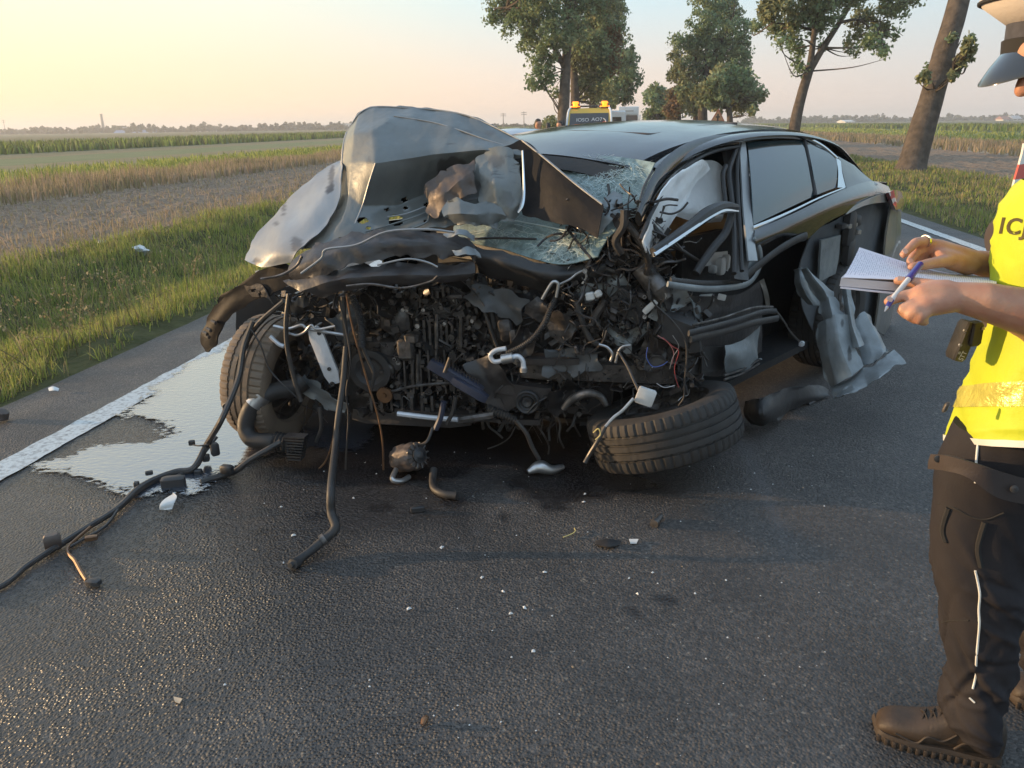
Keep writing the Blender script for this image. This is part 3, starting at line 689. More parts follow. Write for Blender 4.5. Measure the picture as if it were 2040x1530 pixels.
def tree(label, d, trunk, limbs, blobs, n, size, leafmats, bark, name='roadside_tree', group=None, seed=0, cl=.42, per=34, flare=True):
    """trunk: [(px,py,r)], limbs: lists of (px,py,r), blobs: (px,py,rpx) all at about d metres"""
    rng = np.random.default_rng(seed); k = d / FPX
    base = W(trunk[0][0], trunk[0][1], d); base[2] = 0
    root = thing(name, label, 'tree', base, group)
    up = [W(x, y, d) for x, y, r in trunk]; mb = MB()
    pts = [np.array([up[0][0] - (up[1][0] - up[0][0]) * .1, up[0][1], -.1])] + up if up[0][2] > .05 else up
    rr = [trunk[0][2] * 1.25] * (len(pts) - len(up)) + [r for *_, r in trunk]
    mb.tube(pts, rr, n=14, sub=8)
    v = np.array(mb.v); ctr = base + 0; v += (v - v.mean(0)) * 0
    nz = fbm(v * [2.2, 2.2, .7], seed, 4); mb.v = [tuple(p) for p in v + np.c_[nz * .12 * trunk[0][2], nz * .12 * trunk[0][2], 0 * nz]]
    mb.build('trunk', bark, root, smooth=60)
    B_ = []
    for (x, y, r) in blobs:
        c = W(x, y, d + rng.normal(0, 1) * 1.0); c[1] += rng.uniform(-.6, .6); B_.append((c, r * k))
    lb = MB()
    tips = []
    for L_ in limbs:
        p = [W(x, y, d + rng.uniform(-.25, .25) * i) for i, (x, y, r) in enumerate(L_)]; MB().tube(p, [r for *_, r in L_], n=8, sub=6).build('branch', bark, root, smooth=60); tips.append(p)
    allp = np.array([q for p in tips for q in p] + up)
    for c, r in B_:
        for j in range(3):
            e = c + rng.normal(0, .55, 3) * r; s_ = allp[np.argmin(np.linalg.norm(allp - e, axis=1) + np.maximum(0, allp[:, 2] - e[2]))]
            mpt = (s_ * .5 + e * .5) + rng.normal(0, .08, 3) * np.linalg.norm(e - s_); lb.tube([s_, mpt, e], [.035 + .02 * r, .02 + .01 * r, .008], n=5, sub=4)
    if lb.v: lb.build('twigs', bark, root, smooth=60, kind='stuff')
    vol = np.array([r ** 2 for _, r in B_]); vol /= vol.sum(); C = []
    for (c, r), w in zip(B_, vol):
        m = max(3, int(n / per * w)); dd = rng.normal(0, 1, (m, 3)); dd /= np.linalg.norm(dd, axis=1)[:, None]
        P = c + dd * (r * rng.random(m) ** .4)[:, None] * [1, 1, .92]; C.append(np.c_[P, np.full(m, cl) * rng.uniform(.5, 1.25, m)])
    C = np.vstack(C); V, q = leaves(C, n, size, rng)
    o = fastmesh('crown', V, quads=q, mat=leafmats, parent=root, loc=root_loc(root))
    if len(leafmats) > 1:
        z = vnoise(V[::4] * .45, seed + 3) + .25 * rng.random(len(q)); mi = (z > .20).astype(np.int32)
        if len(leafmats) > 2: mi[z > .42] = 2
        o.data.polygons.foreach_set('material_index', mi)
    return root
weeds()
TG = 'trees lining the country road'
tree('tallest leafy tree on the left, thick bare lower trunk beside the tow truck', 42,
     [(1121, 312, .42), (1122, 235, .33), (1127, 130, .26), (1132, 40, .2), (1128, -60, .12)],
     [[(1127, 140, .16), (1100, 90, .12), (1050, 50, .08), (1010, 15, .05)], [(1130, 60, .14), (1150, 0, .1), (1170, -60, .06)], [(1128, 130, .12), (1085, 105, .08), (1055, 90, .04)]],
     [(1000, 12, 34), (985, 30, 22), (1035, 10, 40), (1030, 55, 30), (1070, 30, 42), (1065, 80, 34), (1080, 125, 30), (1072, 160, 24), (1110, 20, 44), (1100, 75, 38), (1095, 160, 20), (1140, -10, 46), (1075, -20, 46), (1020, -30, 40), (1110, 178, 12), (1180, 0, 40), (1130, 60, 34), (1100, -60, 50), (1160, -60, 50), (1050, -70, 46)],
     24000, .125, [lf1, lf2], m_bark, group=TG, seed=1)
tree('second trunk close beside the tallest left tree, brownish leaves above the tow truck', 47,
     [(1143, 308, .36), (1146, 200, .28), (1142, 110, .2), (1150, 30, .14)], [[(1144, 120, .12), (1170, 80, .09), (1190, 40, .05)]],
     [(1160, 120, 30), (1175, 90, 34), (1190, 50, 38), (1200, 10, 40), (1165, 165, 26), (1190, 150, 32), (1205, 110, 34), (1215, 70, 30), (1150, 60, 34), (1210, 185, 24), (1175, 190, 14)],
     17000, .13, [lf2, lf1, lf3], m_bark, group=TG, seed=2)
tree('dark dense tree right of the tow truck beacons, hanging over the white lorry', 60,
     [(1183, 290, .4), (1182, 200, .32), (1190, 110, .22), (1200, 40, .15)], [[(1190, 120, .15), (1225, 90, .1), (1240, 70, .06)]],
     [(1210, 60, 36), (1215, 30, 34), (1225, 100, 36), (1235, 140, 36), (1225, 180, 34), (1250, 120, 24), (1255, 160, 20), (1250, 190, 22), (1205, 200, 22), (1222, 10, 26), (1262, 115, 12), (1200, 150, 26)],
     12500, .175, [lf4, lf1, lf2], m_barkd, group=TG, seed=3)
tree('full green tree at the middle of the right-hand clump, rounded top', 56,
     [(1402, 290, .42), (1400, 215, .33), (1408, 130, .25), (1415, 50, .16)], [[(1405, 130, .14), (1440, 80, .1), (1460, 40, .05)], [(1404, 140, .14), (1370, 100, .1), (1350, 90, .05)]],
     [(1425, 20, 26), (1450, 30, 28), (1400, 50, 30), (1380, 80, 28), (1350, 80, 16), (1345, 110, 14), (1435, 75, 40), (1470, 60, 26), (1480, 90, 22), (1400, 110, 40), (1365, 130, 28), (1450, 120, 40), (1475, 140, 24), (1350, 150, 18), (1420, 155, 40), (1380, 160, 32), (1400, -8, 26), (1445, 0, 28)],
     22000, .145, [lf1, lf4, lf2], m_barkd, group=TG, seed=4)
tree('low spreading tree at the right end of the clump, yellowish lower leaves', 52,
     [(1455, 296, .28), (1454, 235, .2), (1450, 190, .14), (1455, 150, .08)], [[(1452, 215, .1), (1480, 195, .06), (1500, 180, .03)]],
     [(1440, 180, 32), (1470, 170, 30), (1490, 180, 26), (1505, 190, 16), (1480, 205, 24), (1430, 205, 22), (1410, 190, 24), (1500, 205, 14), (1450, 150, 26), (1495, 225, 9), (1425, 170, 24)],
     9000, .18, [lf2, lf1], m_bark, group=TG, seed=5)
tree('slim dark trunk left of the warning sign, thin olive leaves', 60,
     [(1386, 288, .28), (1387, 215, .22), (1390, 170, .15)], [], [(1375, 190, 22), (1395, 195, 24), (1380, 215, 14), (1365, 180, 18)], 3800, .19, [lf2, lf1], m_barkd, group=TG, seed=6)
tree('rusty brown small tree at the left of the right-hand clump', 66,
     [(1352, 284, .22), (1353, 225, .16), (1350, 185, .1)], [], [(1345, 190, 18), (1350, 210, 20), (1340, 222, 16), (1357, 180, 12)], 3200, .2, [lf3, lf2], m_barkd, name='small_tree', group=TG, seed=7)
tree('dark green bushy tree at the far left of the right-hand clump', 75,
     [(1310, 278, .24), (1310, 230, .18), (1308, 195, .1)], [], [(1305, 185, 18), (1320, 180, 20), (1300, 205, 18), (1325, 205, 24), (1310, 225, 22), (1290, 235, 14), (1333, 230, 18), (1296, 178, 10)], 5200, .22, [lf4, lf1], m_barkd, name='small_tree', group=TG, seed=8)
tree('leaning forked tree behind the sedan roof, its canopy cut by the photo top', 33,
     [(1578, 322, .3), (1583, 255, .24), (1597, 190, .21), (1612, 140, .19)],
     [[(1612, 142, .15), (1619, 90, .12), (1623, 40, .1), (1620, -40, .06)], [(1612, 142, .16), (1640, 95, .13), (1672, 45, .11), (1705, -10, .08), (1730, -60, .05)], [(1672, 45, .07), (1710, 40, .05), (1745, 65, .03)], [(1621, 60, .07), (1580, 50, .05), (1540, 45, .03)], [(1700, 0, .06), (1750, -10, .04), (1790, 5, .02)]],
     [(1525, 20, 26), (1550, 5, 30), (1515, 50, 16), (1560, 50, 26), (1590, 30, 32), (1548, 88, 9), (1585, 75, 20), (1598, 105, 15), (1595, 135, 13), (1625, 10, 34), (1640, 55, 22), (1660, 15, 32), (1650, 85, 10), (1700, 80, 20), (1692, 105, 9), (1720, 40, 26), (1745, 85, 22), (1750, 110, 10), (1770, 50, 22), (1760, 10, 30), (1790, 15, 24), (1810, 5, 14), (1700, -20, 40), (1600, -40, 50), (1680, -60, 50), (1780, 75, 10), (1770, 100, 7), (1540, -30, 40)],
     18000, .108, [lf1, lf2], m_bark, group=TG, seed=9, cl=.30, per=26)
def big_trunk():
    d = 23.5
    r_ = tree('thick leaning bare trunk with leafy sprouts at the right roadside', d,
              [(1813, 352, .56), (1818, 325, .42), (1838, 255, .37), (1860, 180, .33), (1884, 95, .32), (1908, 10, .30), (1930, -80, .26), (1950, -190, .2)], [[(1882, 120, .05), (1900, 105, .03), (1915, 80, .012)], [(1872, 150, .05), (1900, 145, .03), (1925, 130, .012)]],
              [(1917, 85, 9), (1912, 100, 11), (1905, 118, 13), (1915, 135, 13), (1900, 145, 14), (1890, 155, 10), (1922, 120, 9), (1860, 150, 12), (1870, 135, 12), (1878, 160, 9), (1915, 72, 6)],
              1700, .11, [lf1, lf2], m_bark, group=TG, seed=10, cl=.12, per=16)
    return r_
big_trunk()

# ---- distant land: treelines, buildings, masts (real size, hundreds of metres off)
lfar = mat('leaf_far', (.05, .065, .028), (.085, .085, .04), sc=.02, rough=.7, island=.3, spec=.1)
def treeline(name, d0, pts, hpx, n, size, seed):
    """pts: pixel foot line, heights in pixels"""
    rng = np.random.default_rng(seed); C = []
    xs = np.array([p[0] for p in pts]); ys = np.array([p[1] for p in pts])
    m = int((xs[-1] - xs[0]) / 2.2)
    for x in np.linspace(xs[0], xs[-1], m) + rng.normal(0, 2, m):
        d = d0 * rng.uniform(.9, 1.12); k = d / FPX; h = hpx * (.35 + .65 * (rng.random() ** 2)) * (1 + .6 * vnoise(np.array([[x * .02, 0, seed]]))[0])
        b_ = W(x, np.interp(x, xs, ys), d); b_[2] = 0
        for j in range(3): C.append((b_[0] + rng.normal(0, 2), b_[1] + rng.normal(0, 3), max(.8, h * k * (.25 + .28 * j)), h * k * (.42 - .08 * j)))
    V, q = leaves(np.array(C), n, size, rng, 1.2)
    return tag(fastmesh(name, V, quads=q, mat=lfar), kind='stuff')
treeline('distant_treeline', 520, [(-60, 266), (200, 264), (420, 261), (690, 256)], 15, 26000, 1.5, 5)
treeline('distant_treeline', 380, [(960, 252), (1110, 250)], 9, 4000, 1.1, 6)
treeline('distant_treeline', 600, [(1480, 244), (1700, 241), (2060, 236)], 12, 16000, 1.5, 7)
m_white = mat('far_render_white', (.62, .62, .60), rough=.7); m_bluer = mat('far_roof_blue', (.13, .22, .36), rough=.6); m_grey = mat('far_grey', (.38, .38, .38), rough=.7); m_redr = mat('far_roof_red', (.28, .13, .09), rough=.7); m_mast = mat('mast_steel', (.16, .15, .15), rough=.6)
m_win = mat('far_window', (.05, .06, .07), rough=.1)
def building(label, px0, px1, pyt, d, roofh, wallm, roofm, name='distant_building', wins=0, depth=14, hgt=None):
    a, c = W(px0, pyt, d), W(px1, pyt, d); top = (a[2] + c[2]) / 2; a[2] = c[2] = 0
    x = (c - a); ln = np.linalg.norm(x); x /= ln; y = np.array([-x[1], x[0], 0]); h = top - roofh
    root = thing(name, label, 'building', (a + c) / 2); z = np.array([0, 0, 1.0])
    MB().box((a + c) / 2 + y * depth / 2 + z * h / 2, x * ln / 2, y * depth / 2, z * h / 2).build('wall', wallm, root, smooth=None)
    mb = MB()
    if roofh > .2:
        o = .5; A = [a - x * o - y * o, c + x * o - y * o, c + x * o + y * (depth + o), a - x * o + y * (depth + o)]; rz = [p + z * (h + .02) for p in A]
        r0, r1 = a - x * o + y * depth / 2 + z * top, c + x * o + y * depth / 2 + z * top
        mb.add(rz + [r0, r1], [(0, 1, 5, 4), (2, 3, 4, 5), (1, 2, 5), (3, 0, 4), (3, 2, 1, 0)])
        mb.build('roof', roofm, root, smooth=None)
    for i in range(wins):
        p = a + x * ln * (i + .5) / wins + z * h * .55 - y * .06
        MB().box(p, x * ln / wins * .28, y * .05, z * h * .2).build('window', m_win, root, smooth=None)
    return root
building('long blue-roofed hall left of the crumpled bonnet, on the horizon', 222, 320, 259, 480, 2.6, m_grey, m_bluer, wins=9)
building('pale warehouse with a shallow roof right of the blue-roofed hall on the horizon', 392, 440, 257, 520, 1.5, m_white, m_grey, wins=6)
building('pale apartment block farthest right on the left horizon beside the bonnet', 655, 700, 246, 560, .0, m_white, m_grey, wins=8)
building('pale apartment block left of its taller neighbour on the left horizon', 628, 652, 249, 575, .0, m_white, m_grey, wins=5)
building('low white farm shed on the right horizon between the two leaning trunks', 1685, 1703, 239, 500, 1.0, m_white, m_white, wins=3)
building('white cottage with a red roof on the right horizon under the police cap', 2000, 2012, 231, 480, 2.0, m_white, m_redr, wins=2, depth=8)
building('grey roofed cottage on the right horizon at the photo edge', 2020, 2036, 230, 480, 2.0, m_white, m_grey, wins=2, depth=8)
def tank(px0, px1, pyt, label):
    d = 560; a, c = W(px0, pyt, d), W(px1, pyt, d); r = (c[0] - a[0]) / 2; o = (a + c) / 2; h = o[2]; o[2] = 0
    root = thing('storage_tank', label, 'tank', o, 'storage tanks on the left horizon')
    MB().lathe(o, (0, 0, 1), [(0, r), (h - .8, r)], n=20).build('wall', m_white, root)
    MB().lathe(o, (0, 0, 1), [(h - .8, r + .15), (h - .5, r + .15), (h, .01)], n=20).build('roof', m_grey, root, smooth=20)
tank(238, 255, 253, 'pale cylindrical tank behind the blue-roofed hall, left of two')
tank(259, 275, 252, 'pale cylindrical tank behind the blue-roofed hall, right of two')
def chimney():
    d = 620; b_ = W(207, 262, d); t = W(203, 227, d); b_[2] = 0; t[0], t[1] = b_[0], b_[1]
    root = thing('factory_chimney', 'tall dark chimney stack on the left horizon', 'chimney', b_)
    MB().lathe(b_, (0, 0, 1), [(0, 1.25), (t[2], .85)], n=16).build('shaft', m_mast, root)
    MB().lathe(b_, (0, 0, 1), [(t[2] - .9, 1.0), (t[2], 1.0), (t[2], .6)], n=16).build('rim', m_mast, root)
chimney()
def mast(px, pyt, d, label):
    b_ = W(px, 262, d); t = W(px, pyt, d); b_[2] = 0; root = thing('mast', label, 'mast', b_, 'thin masts on the horizon'); h = t[2]
    MB().cyl(b_, b_ + [0, 0, h], .22, .1, n=8).build('pole', m_mast, root)
    mb = MB()
    for k in (.82, .93): mb.cyl(b_ + [-1.1, 0, h * k], b_ + [1.1, 0, h * k], .09, n=6)
    mb.build('crossarm', m_mast, root)
mast(11, 238, 520, 'thin mast at the far left of the horizon'); mast(1003, 225, 300, 'thin leaning mast left of the far onlookers'); mast(1044, 222, 300, 'thin straight mast just left of the far onlookers')

# ---- evening haze
def haze():
    m = bpy.data.materials.new('haze_air'); m.use_nodes = True; nt = m.node_tree
    for n in list(nt.nodes):
        if n.type != 'OUTPUT_MATERIAL': nt.nodes.remove(n)
    pv = nt.nodes.new('ShaderNodeVolumePrincipled'); pv.inputs['Color'].default_value = (.99, .98, .97, 1); pv.inputs['Density'].default_value = HAZE_D; pv.inputs['Anisotropy'].default_value = .25
    nt.links.new(pv.outputs[0], nt.nodes['Material Output'].inputs['Volume'])
    o = MB().box((0, 0, 11), (3700, 0, 0), (0, 3700, 0), (0, 0, 12.5)).build('haze', m, None, smooth=None); tag(o, kind='stuff')
HAZE_D = .0009
haze()
# ================================================================== THE WRECKED CAR
m_black = mat('car_paint_black', (.012, .013, .014), rough=.08, rough2=.17, sc=3, coat=.45, spec=.5, bump=.04, bsc=3)
m_roofp = mat('car_roof_paint', (.012, .013, .017), (.026, .025, .024), sc=6, rough=.10, rough2=.22, coat=.35, spec=.45, bump=.03, bsc=4, lo=.4, hi=.75)
m_silv = mat('sheet_metal_silver', (.30, .315, .325), (.24, .245, .25), sc=4, rough=.34, rough2=.5, metal=.35, coat=.35, bump=.14, bsc=14, stain=(.055, .045, .042), scr=(.12, .115, .11))
m_hood = mat('bonnet_inner_grey', (.165, .178, .174), (.125, .133, .130), sc=5, rough=.36, rough2=.55, metal=.3, coat=.25, bump=.2, bsc=12, stain=(.05, .042, .04), scr=(.075, .07, .068))
m_inner = mat('primer_grey', (.105, .115, .125), (.075, .08, .085), sc=6, rough=.5, rough2=.65, metal=.2, bump=.1, bsc=25, stain=(.03, .028, .028))
m_torn = mat('torn_panel_grey', (.24, .265, .275), (.17, .185, .19), sc=9, rough=.38, rough2=.55, metal=.3, bump=.2, bsc=18, stain=(.05, .05, .05), scr=(.09, .09, .09))
m_brown = mat('burnt_brown_metal', (.075, .055, .045), (.12, .10, .09), sc=14, rough=.4, rough2=.65, metal=.3, bump=.35, bsc=40)
m_panelb = mat('scorched_black_panel', (.026, .023, .023), (.048, .042, .040), sc=7, rough=.34, rough2=.6, coat=.12, bump=.3, bsc=30)
m_plas = mat('black_plastic', (.024, .024, .025), (.040, .038, .038), sc=14, rough=.42, rough2=.62, bump=.25, bsc=90)
m_rub = mat('black_rubber', (.018, .017, .017), (.034, .031, .029), sc=18, rough=.5, rough2=.7, bump=.2, bsc=60)
m_cable = mat('cable_black', (.026, .025, .025), (.050, .044, .040), sc=25, rough=.38, rough2=.6, bump=.2, bsc=120)
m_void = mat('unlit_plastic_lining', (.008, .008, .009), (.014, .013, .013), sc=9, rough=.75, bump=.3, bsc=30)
m_alu = mat('dirty_aluminium', (.17, .16, .155), (.075, .068, .062), sc=16, rough=.38, rough2=.6, metal=.7, bump=.5, bsc=60, lo=.38, hi=.6)
m_alud = mat('oily_cast_metal', (.10, .092, .088), (.042, .038, .036), sc=14, rough=.35, rough2=.6, metal=.5, bump=.5, bsc=55, lo=.36, hi=.6)
m_blackm = mat('dull_black_steel', (.010, .010, .011), (.020, .018, .018), sc=9, rough=.62, spec=.15, bump=.2, bsc=30)
m_chr = mat('chrome_trim', (.62, .66, .70), rough=.10, metal=1.0)
m_steel = mat('bright_steel', (.52, .52, .52), (.36, .35, .34), sc=22, rough=.28, rough2=.45, metal=.85, bump=.15, bsc=70)
m_whalu = mat('brushed_light_alloy', (.66, .68, .72), (.52, .54, .57), sc=12, rough=.32, metal=.25, bump=.2, bsc=60)
m_tint = mat('tinted_glass', (.012, .016, .018), rough=.02, spec=.8, coat=.5, ior=1.7)
m_glassw = mat('window_film', (.016, .036, .046), rough=.02, spec=.6, ior=1.9)
m_shat = mat('shattered_glass', (.28, .38, .38), (.09, .14, .14), sc=26, rough=.18, rough2=.5, spec=.8, bump=.6, bsc=110, lo=.35, hi=.7)
m_crack = mat('glass_crack_white', (.50, .60, .60), rough=.4)
m_bag = mat('airbag_cloth', (.88, .89, .89), (.78, .80, .80), sc=9, rough=.85, bump=.35, bsc=45, spec=.2)
m_tan = mat('tan_leather', (.36, .25, .13), (.30, .205, .105), sc=12, rough=.5, bump=.2, bsc=70)
m_wplas = mat('white_plastic', (.62, .63, .62), (.5, .5, .49), sc=14, rough=.45)
m_red = mat('tail_lamp_red', (.16, .035, .035), rough=.08, coat=1.0, spec=.7)
m_beige = mat('sunlit_bumper_paint', (.15, .14, .125), (.20, .185, .16), sc=5, rough=.3, rough2=.5, coat=.5)  # beige puts the sunlit reflection on the rear bumper into its colour
m_rubber_d = mat('tyre_rubber', (.022, .021, .02), (.04, .036, .033), sc=10, rough=.62, rough2=.8, bump=.2, bsc=80)
m_tyre_sunlit = mat('tyre_rubber_sunlit', (.14, .105, .078), (.20, .15, .105), sc=7, rough=.7, rough2=.85, bump=.2, bsc=80)  # rubber lightened to warm brown: low sun on the tyre painted into its colour
m_blue = mat('blue_black_plastic', (.03, .036, .06), (.045, .05, .075), sc=14, rough=.3, rough2=.45)
m_wred = mat('wire_red', (.30, .05, .05), rough=.5); m_wblue = mat('wire_blue', (.06, .12, .42), rough=.5); m_wpink = mat('wire_pink', (.36, .16, .15), rough=.5); m_wyel = mat('wire_yellow', (.55, .46, .18), rough=.5)
m_copper = mat('rusty_copper', (.22, .12, .06), (.14, .08, .05), sc=20, rough=.4, metal=.6)

CARLOC = car(1.7, 0, -.02); CARLOC[2] = 0
CAR = thing('wrecked_sedan', 'black sedan with its whole front end smashed open and its bonnet folded up', 'wrecked car', CARLOC)
kn = np.array([.174, .985, 0.0]); kp0 = np.array([-1.2, 3.55, 0])
def KP(px, py, off=0.0): return plane_hit(px, py, kp0 + kn * off, kn)      # the smashed front, off metres behind it
def csheet(name, rows, m, su=6, sv=6, to3d=None, **kw): return sheet(rows, name, m, kw.pop('parent', CAR), su=su, sv=sv, to3d=to3d, **kw)

# ---- roof, with its sunroof panel set in a seam
def roof_z(a, b):
    z = np.interp(a, [.9, 1.1, 1.3, 1.6, 2.0, 2.4, 2.8, 3.1], [1.30, 1.355, 1.393, 1.425, 1.435, 1.425, 1.375, 1.295])
    return z - .055 * (abs(b) / .62) ** 2.2
rows = []
for a in (.9, 1.1, 1.3, 1.6, 2.0, 2.4, 2.8, 3.1):
    hw = np.interp(a, [.9, 1.4, 2.4, 3.1], [.585, .62, .60, .53]); rows.append([(a, hw * u, roof_z(a, hw * u)) for u in (-1, -.8, -.4, 0, .4, .8, 1)])
roof = csheet('roof', rows, m_roofp, su=6, sv=5, to3d=car, thick=.02)
def on_roof(a, b, h=.0): return car(a, b, roof_z(a, b) + h)
rows = [[(a, b, roof_z(a, b) + .006) for b in (-.47, -.2, .1, .40)] for a in (1.32, 1.55, 1.8, 2.05)]
csheet('sunroof', rows, m_tint, su=6, sv=6, to3d=car, thick=.006, parent=CAR)
loop = [(1.30, -.40), (1.28, 0), (1.30, .34), (1.36, .42), (1.7, .43), (2.03, .42), (2.08, .36), (2.08, -.4), (2.03, -.49), (1.36, -.49), (1.30, -.40)]
MB().tube([on_roof(a, b, .006) for a, b in loop], .006, n=6, sub=5).build('sunroof_seal', m_brown, CAR)
# windscreen header band
rows = [[(a, hw * u, z - .05 * abs(u) ** 2.2) for u in (-1, -.6, 0, .6, 1)] for a, hw, z in ((.872, .52, 1.255), (.90, .56, 1.302))]
csheet('roof_header', rows, m_plas, su=4, sv=6, to3d=car, thick=.015)
# side rails / pillars: far side too
for sgn in (1, -1):
    MB().tube([car(a, sgn * b, z) for a, b, z in [(3.55, .60, 1.06), (3.25, .60, 1.18), (2.9, .61, 1.29), (2.4, .635, 1.35), (1.9, .65, 1.365), (1.5, .645, 1.345), (1.2, .635, 1.30), (.98, .635, 1.235)]], [.04, .045, .05, .05, .05, .055, .065, .07], n=10, sub=6, flat=CB).build('roof_rail', m_black, CAR)
pil = [(1468, 282), (1420, 288), (1375, 303), (1338, 328), (1308, 362), (1288, 398), (1272, 436)]
MB().tube([GH(x, y, .0) for x, y in pil], [.035, .04, .045, .05, .05, .045, .035], n=10, sub=6, flat=(0, 0, 1)).build('windscreen_pillar', m_black, CAR)
MB().tube([GH(x, y, .012) for x, y in [(1472, 292), (1432, 299), (1392, 315), (1355, 342), (1325, 378), (1303, 416), (1287, 448), (1276, 478)]], .008, n=6, sub=6).build('door_seal', m_rub, CAR)
MB().tube([GH(x, y, .03) for x, y in [(1300, 340), (1283, 372), (1275, 402)]], .005, n=6, sub=6).build('pillar_trim', m_cable, CAR)
MB().tube([car(a, -b, z) for a, b, z in [(1.2, .635, 1.30), (.9, .64, 1.24), (.45, .74, 1.0)]], .045, n=8).build('windscreen_pillar', m_black, CAR)
# ---- windscreen, shattered: lower piece under the bonnet and upper piece by the pillar
def WS(px, py, off=0.0):   # windscreen plane
    p0, p1, p2 = car(.93, 0, 1.30), car(.66, 0, .94), car(.93, .5, 1.285); n = np.cross(p1 - p0, p2 - p0); n /= np.linalg.norm(n); n = n if n[1] < 0 else -n
    return plane_hit(px, py, p0 + n * off, n)
rows = [[(1030, 300, 0), (1110, 305, 0), (1180, 310, 0), (1250, 316, 0), (1306, 326, 0)], [(1020, 360, 0), (1110, 360, 0), (1170, 362, 0), (1230, 364, 0), (1284, 368, 0)], [(1000, 420, 0), (1100, 415, 0), (1150, 415, 0), (1205, 418, 0), (1262, 420, 0)],
        [(920, 436, 0), (1000, 447, 0), (1080, 455, 0), (1165, 462, 0), (1215, 470, 0)], [(905, 462, 0), (985, 480, 0), (1060, 490, 0), (1140, 492, 0), (1200, 492, 0)], [(940, 485, 0), (1010, 500, 0), (1075, 520, 0), (1125, 527, 0), (1190, 512, 0)]]
ws = csheet('windscreen', rows, m_shat, su=6, sv=8, to3d=lambda x, y, d: WS(x, y, d), thick=.006, noise=.018, nsc=5, seed=4)
def cracks():
    mb = MB(); rng = random.Random(5)
    def web(cx, cy, rx, ry, n, cur):
        for k in range(n):
            a0 = rng.uniform(0, 6.28); r0 = rng.uniform(.05, .9); x, y = cx + rx * r0 * math.cos(a0), cy + ry * r0 * math.sin(a0); a = rng.uniform(0, 6.28) if rng.random() < .45 else rng.choice([.3, 2.6, 2.2, .9]) + rng.gauss(0, .25)
            L = rng.uniform(.25, .9) * rx; pts = []
            for q in range(5):
                if ((x - cx) / rx) ** 2 + ((y - cy) / ry) ** 2 > 1.1: break
                pts.append(WS(x, y, .012 + .004 * rng.random())); x += L / 5 * math.cos(a); y += L / 5 * math.sin(a) * .7; a += rng.gauss(0, cur)
            if len(pts) > 2: mb.tube(pts, rng.uniform(.0004, .0010), n=3, sub=2, caps=False)
    web(1205, 355, 88, 46, 170, .22); web(1255, 385, 40, 60, 70, .25); web(1120, 488, 75, 34, 190, .5); web(1000, 465, 80, 22, 60, .4); web(1180, 320, 95, 16, 50, .3)
    mb.build('crack_lines', m_crack, CAR, smooth=None, kind='stuff')
cracks()
MB().tube([WS(*p, .02) for p in [(912, 442), (990, 436), (1060, 446), (1130, 460), (1192, 474)]], .003, n=6).build('windscreen_edge', m_crack, CAR)
MB().tube([WS(*p, .02) for p in [(905, 478), (980, 474), (1068, 476)]], .005, n=6).build('wiper_arm', m_plas, CAR)
MB().tube([WS(*p, .03) for p in [(1128, 452), (1150, 482), (1178, 515)]], .006, n=6).build('wiper_blade', m_plas, CAR)

# ---- rear window, boot, spoiler, tail
rows = [[(a, hw * u, z - .05 * abs(u) ** 2) for u in (-1, -.5, 0, .5, 1)] for a, hw, z in ((3.08, .53, 1.30), (3.3, .55, 1.215), (3.52, .58, 1.12))]
csheet('rear_window', rows, m_tint, to3d=car, thick=.006)
rows = [[(a, hw * u, z - .03 * abs(u) ** 2.5) for u in (-1, -.5, 0, .5, 1)] for a, hw, z in ((3.5, .50, 1.11), (3.65, .48, 1.09), (3.8, .46, 1.08))]
csheet('boot_lid', rows, m_black, to3d=car, thick=.02)
rows = [[(a, .46 * u, z - .02 * abs(u) ** 3) for u in (-1, -.5, 0, .5, 1)] for a, z in ((3.62, 1.10), (3.70, 1.125), (3.76, 1.135))]
csheet('boot_spoiler', rows, m_black, to3d=car, thick=.018)
rows = [[(3.86 - .16 * abs(u) ** 3, .70 * u, z) for u in (-1, -.5, 0, .5, 1)] for z in (1.04, .85, .6, .3)]
csheet('rear_panel', rows, m_black, to3d=car, thick=.02)

# ---- near side: glass, pillars, trims
def GHs(x, y, o): return GH(x, y, o)
def q4(pts, m=3, nn=4):
    """a control grid from a left and a right run of pixel points"""
    Lp, Rp = pts; return [[tuple(np.array(l) * (1 - k / (m - 1)) + np.array(r) * (k / (m - 1))) for k in range(m)] for l, r in zip(Lp, Rp)]
rows = q4(([(1488, 283, 0), (1494, 340, 0), (1498, 400, 0), (1500, 448, 0)], [(1598, 279, 0), (1607, 318, 0), (1614, 356, 0), (1620, 391, 0)]), 4)
rows = [[(x, y, .022 * math.sin(math.pi * i / 3) + .006 * math.sin(math.pi * j / 3)) for j, (x, y, o) in enumerate(r)] for i, r in enumerate(rows)]
csheet('door_window', rows, m_glassw, to3d=GHs, thick=.005, su=8, sv=6)
rows = q4(([(1606, 281, 0), (1614, 318, 0), (1621, 356, 0), (1627, 388, 0)], [(1632, 292, 0), (1664, 318, 0), (1667, 345, 0), (1664, 374, 0)]), 4)
rows = [[(x, y, .020 * math.sin(math.pi * i / 3)) for j, (x, y, o) in enumerate(r)] for i, r in enumerate(rows)]
csheet('quarter_window', rows, m_glassw, to3d=GHs, thick=.005, su=8, sv=6)
def bar(name, pts, r, m, f=None, **kw): return MB().tube([f(*p) for p in pts], r, n=kw.pop('n', 8), sub=kw.pop('sub', 5), flat=kw.pop('flat', None)).build(name, m, CAR)
bar('window_divider', [(1601, 278), (1610, 318), (1618, 358), (1624, 391)], .013, m_rub, lambda x, y: GH(x, y, .006))
bar('window_trim', [(1500, 456), (1540, 440), (1585, 420), (1630, 398), (1682, 376)], [.014, .014, .014, .013, .010], m_chr, lambda x, y: GH(x, y, .01), flat=(0, 0, 1))
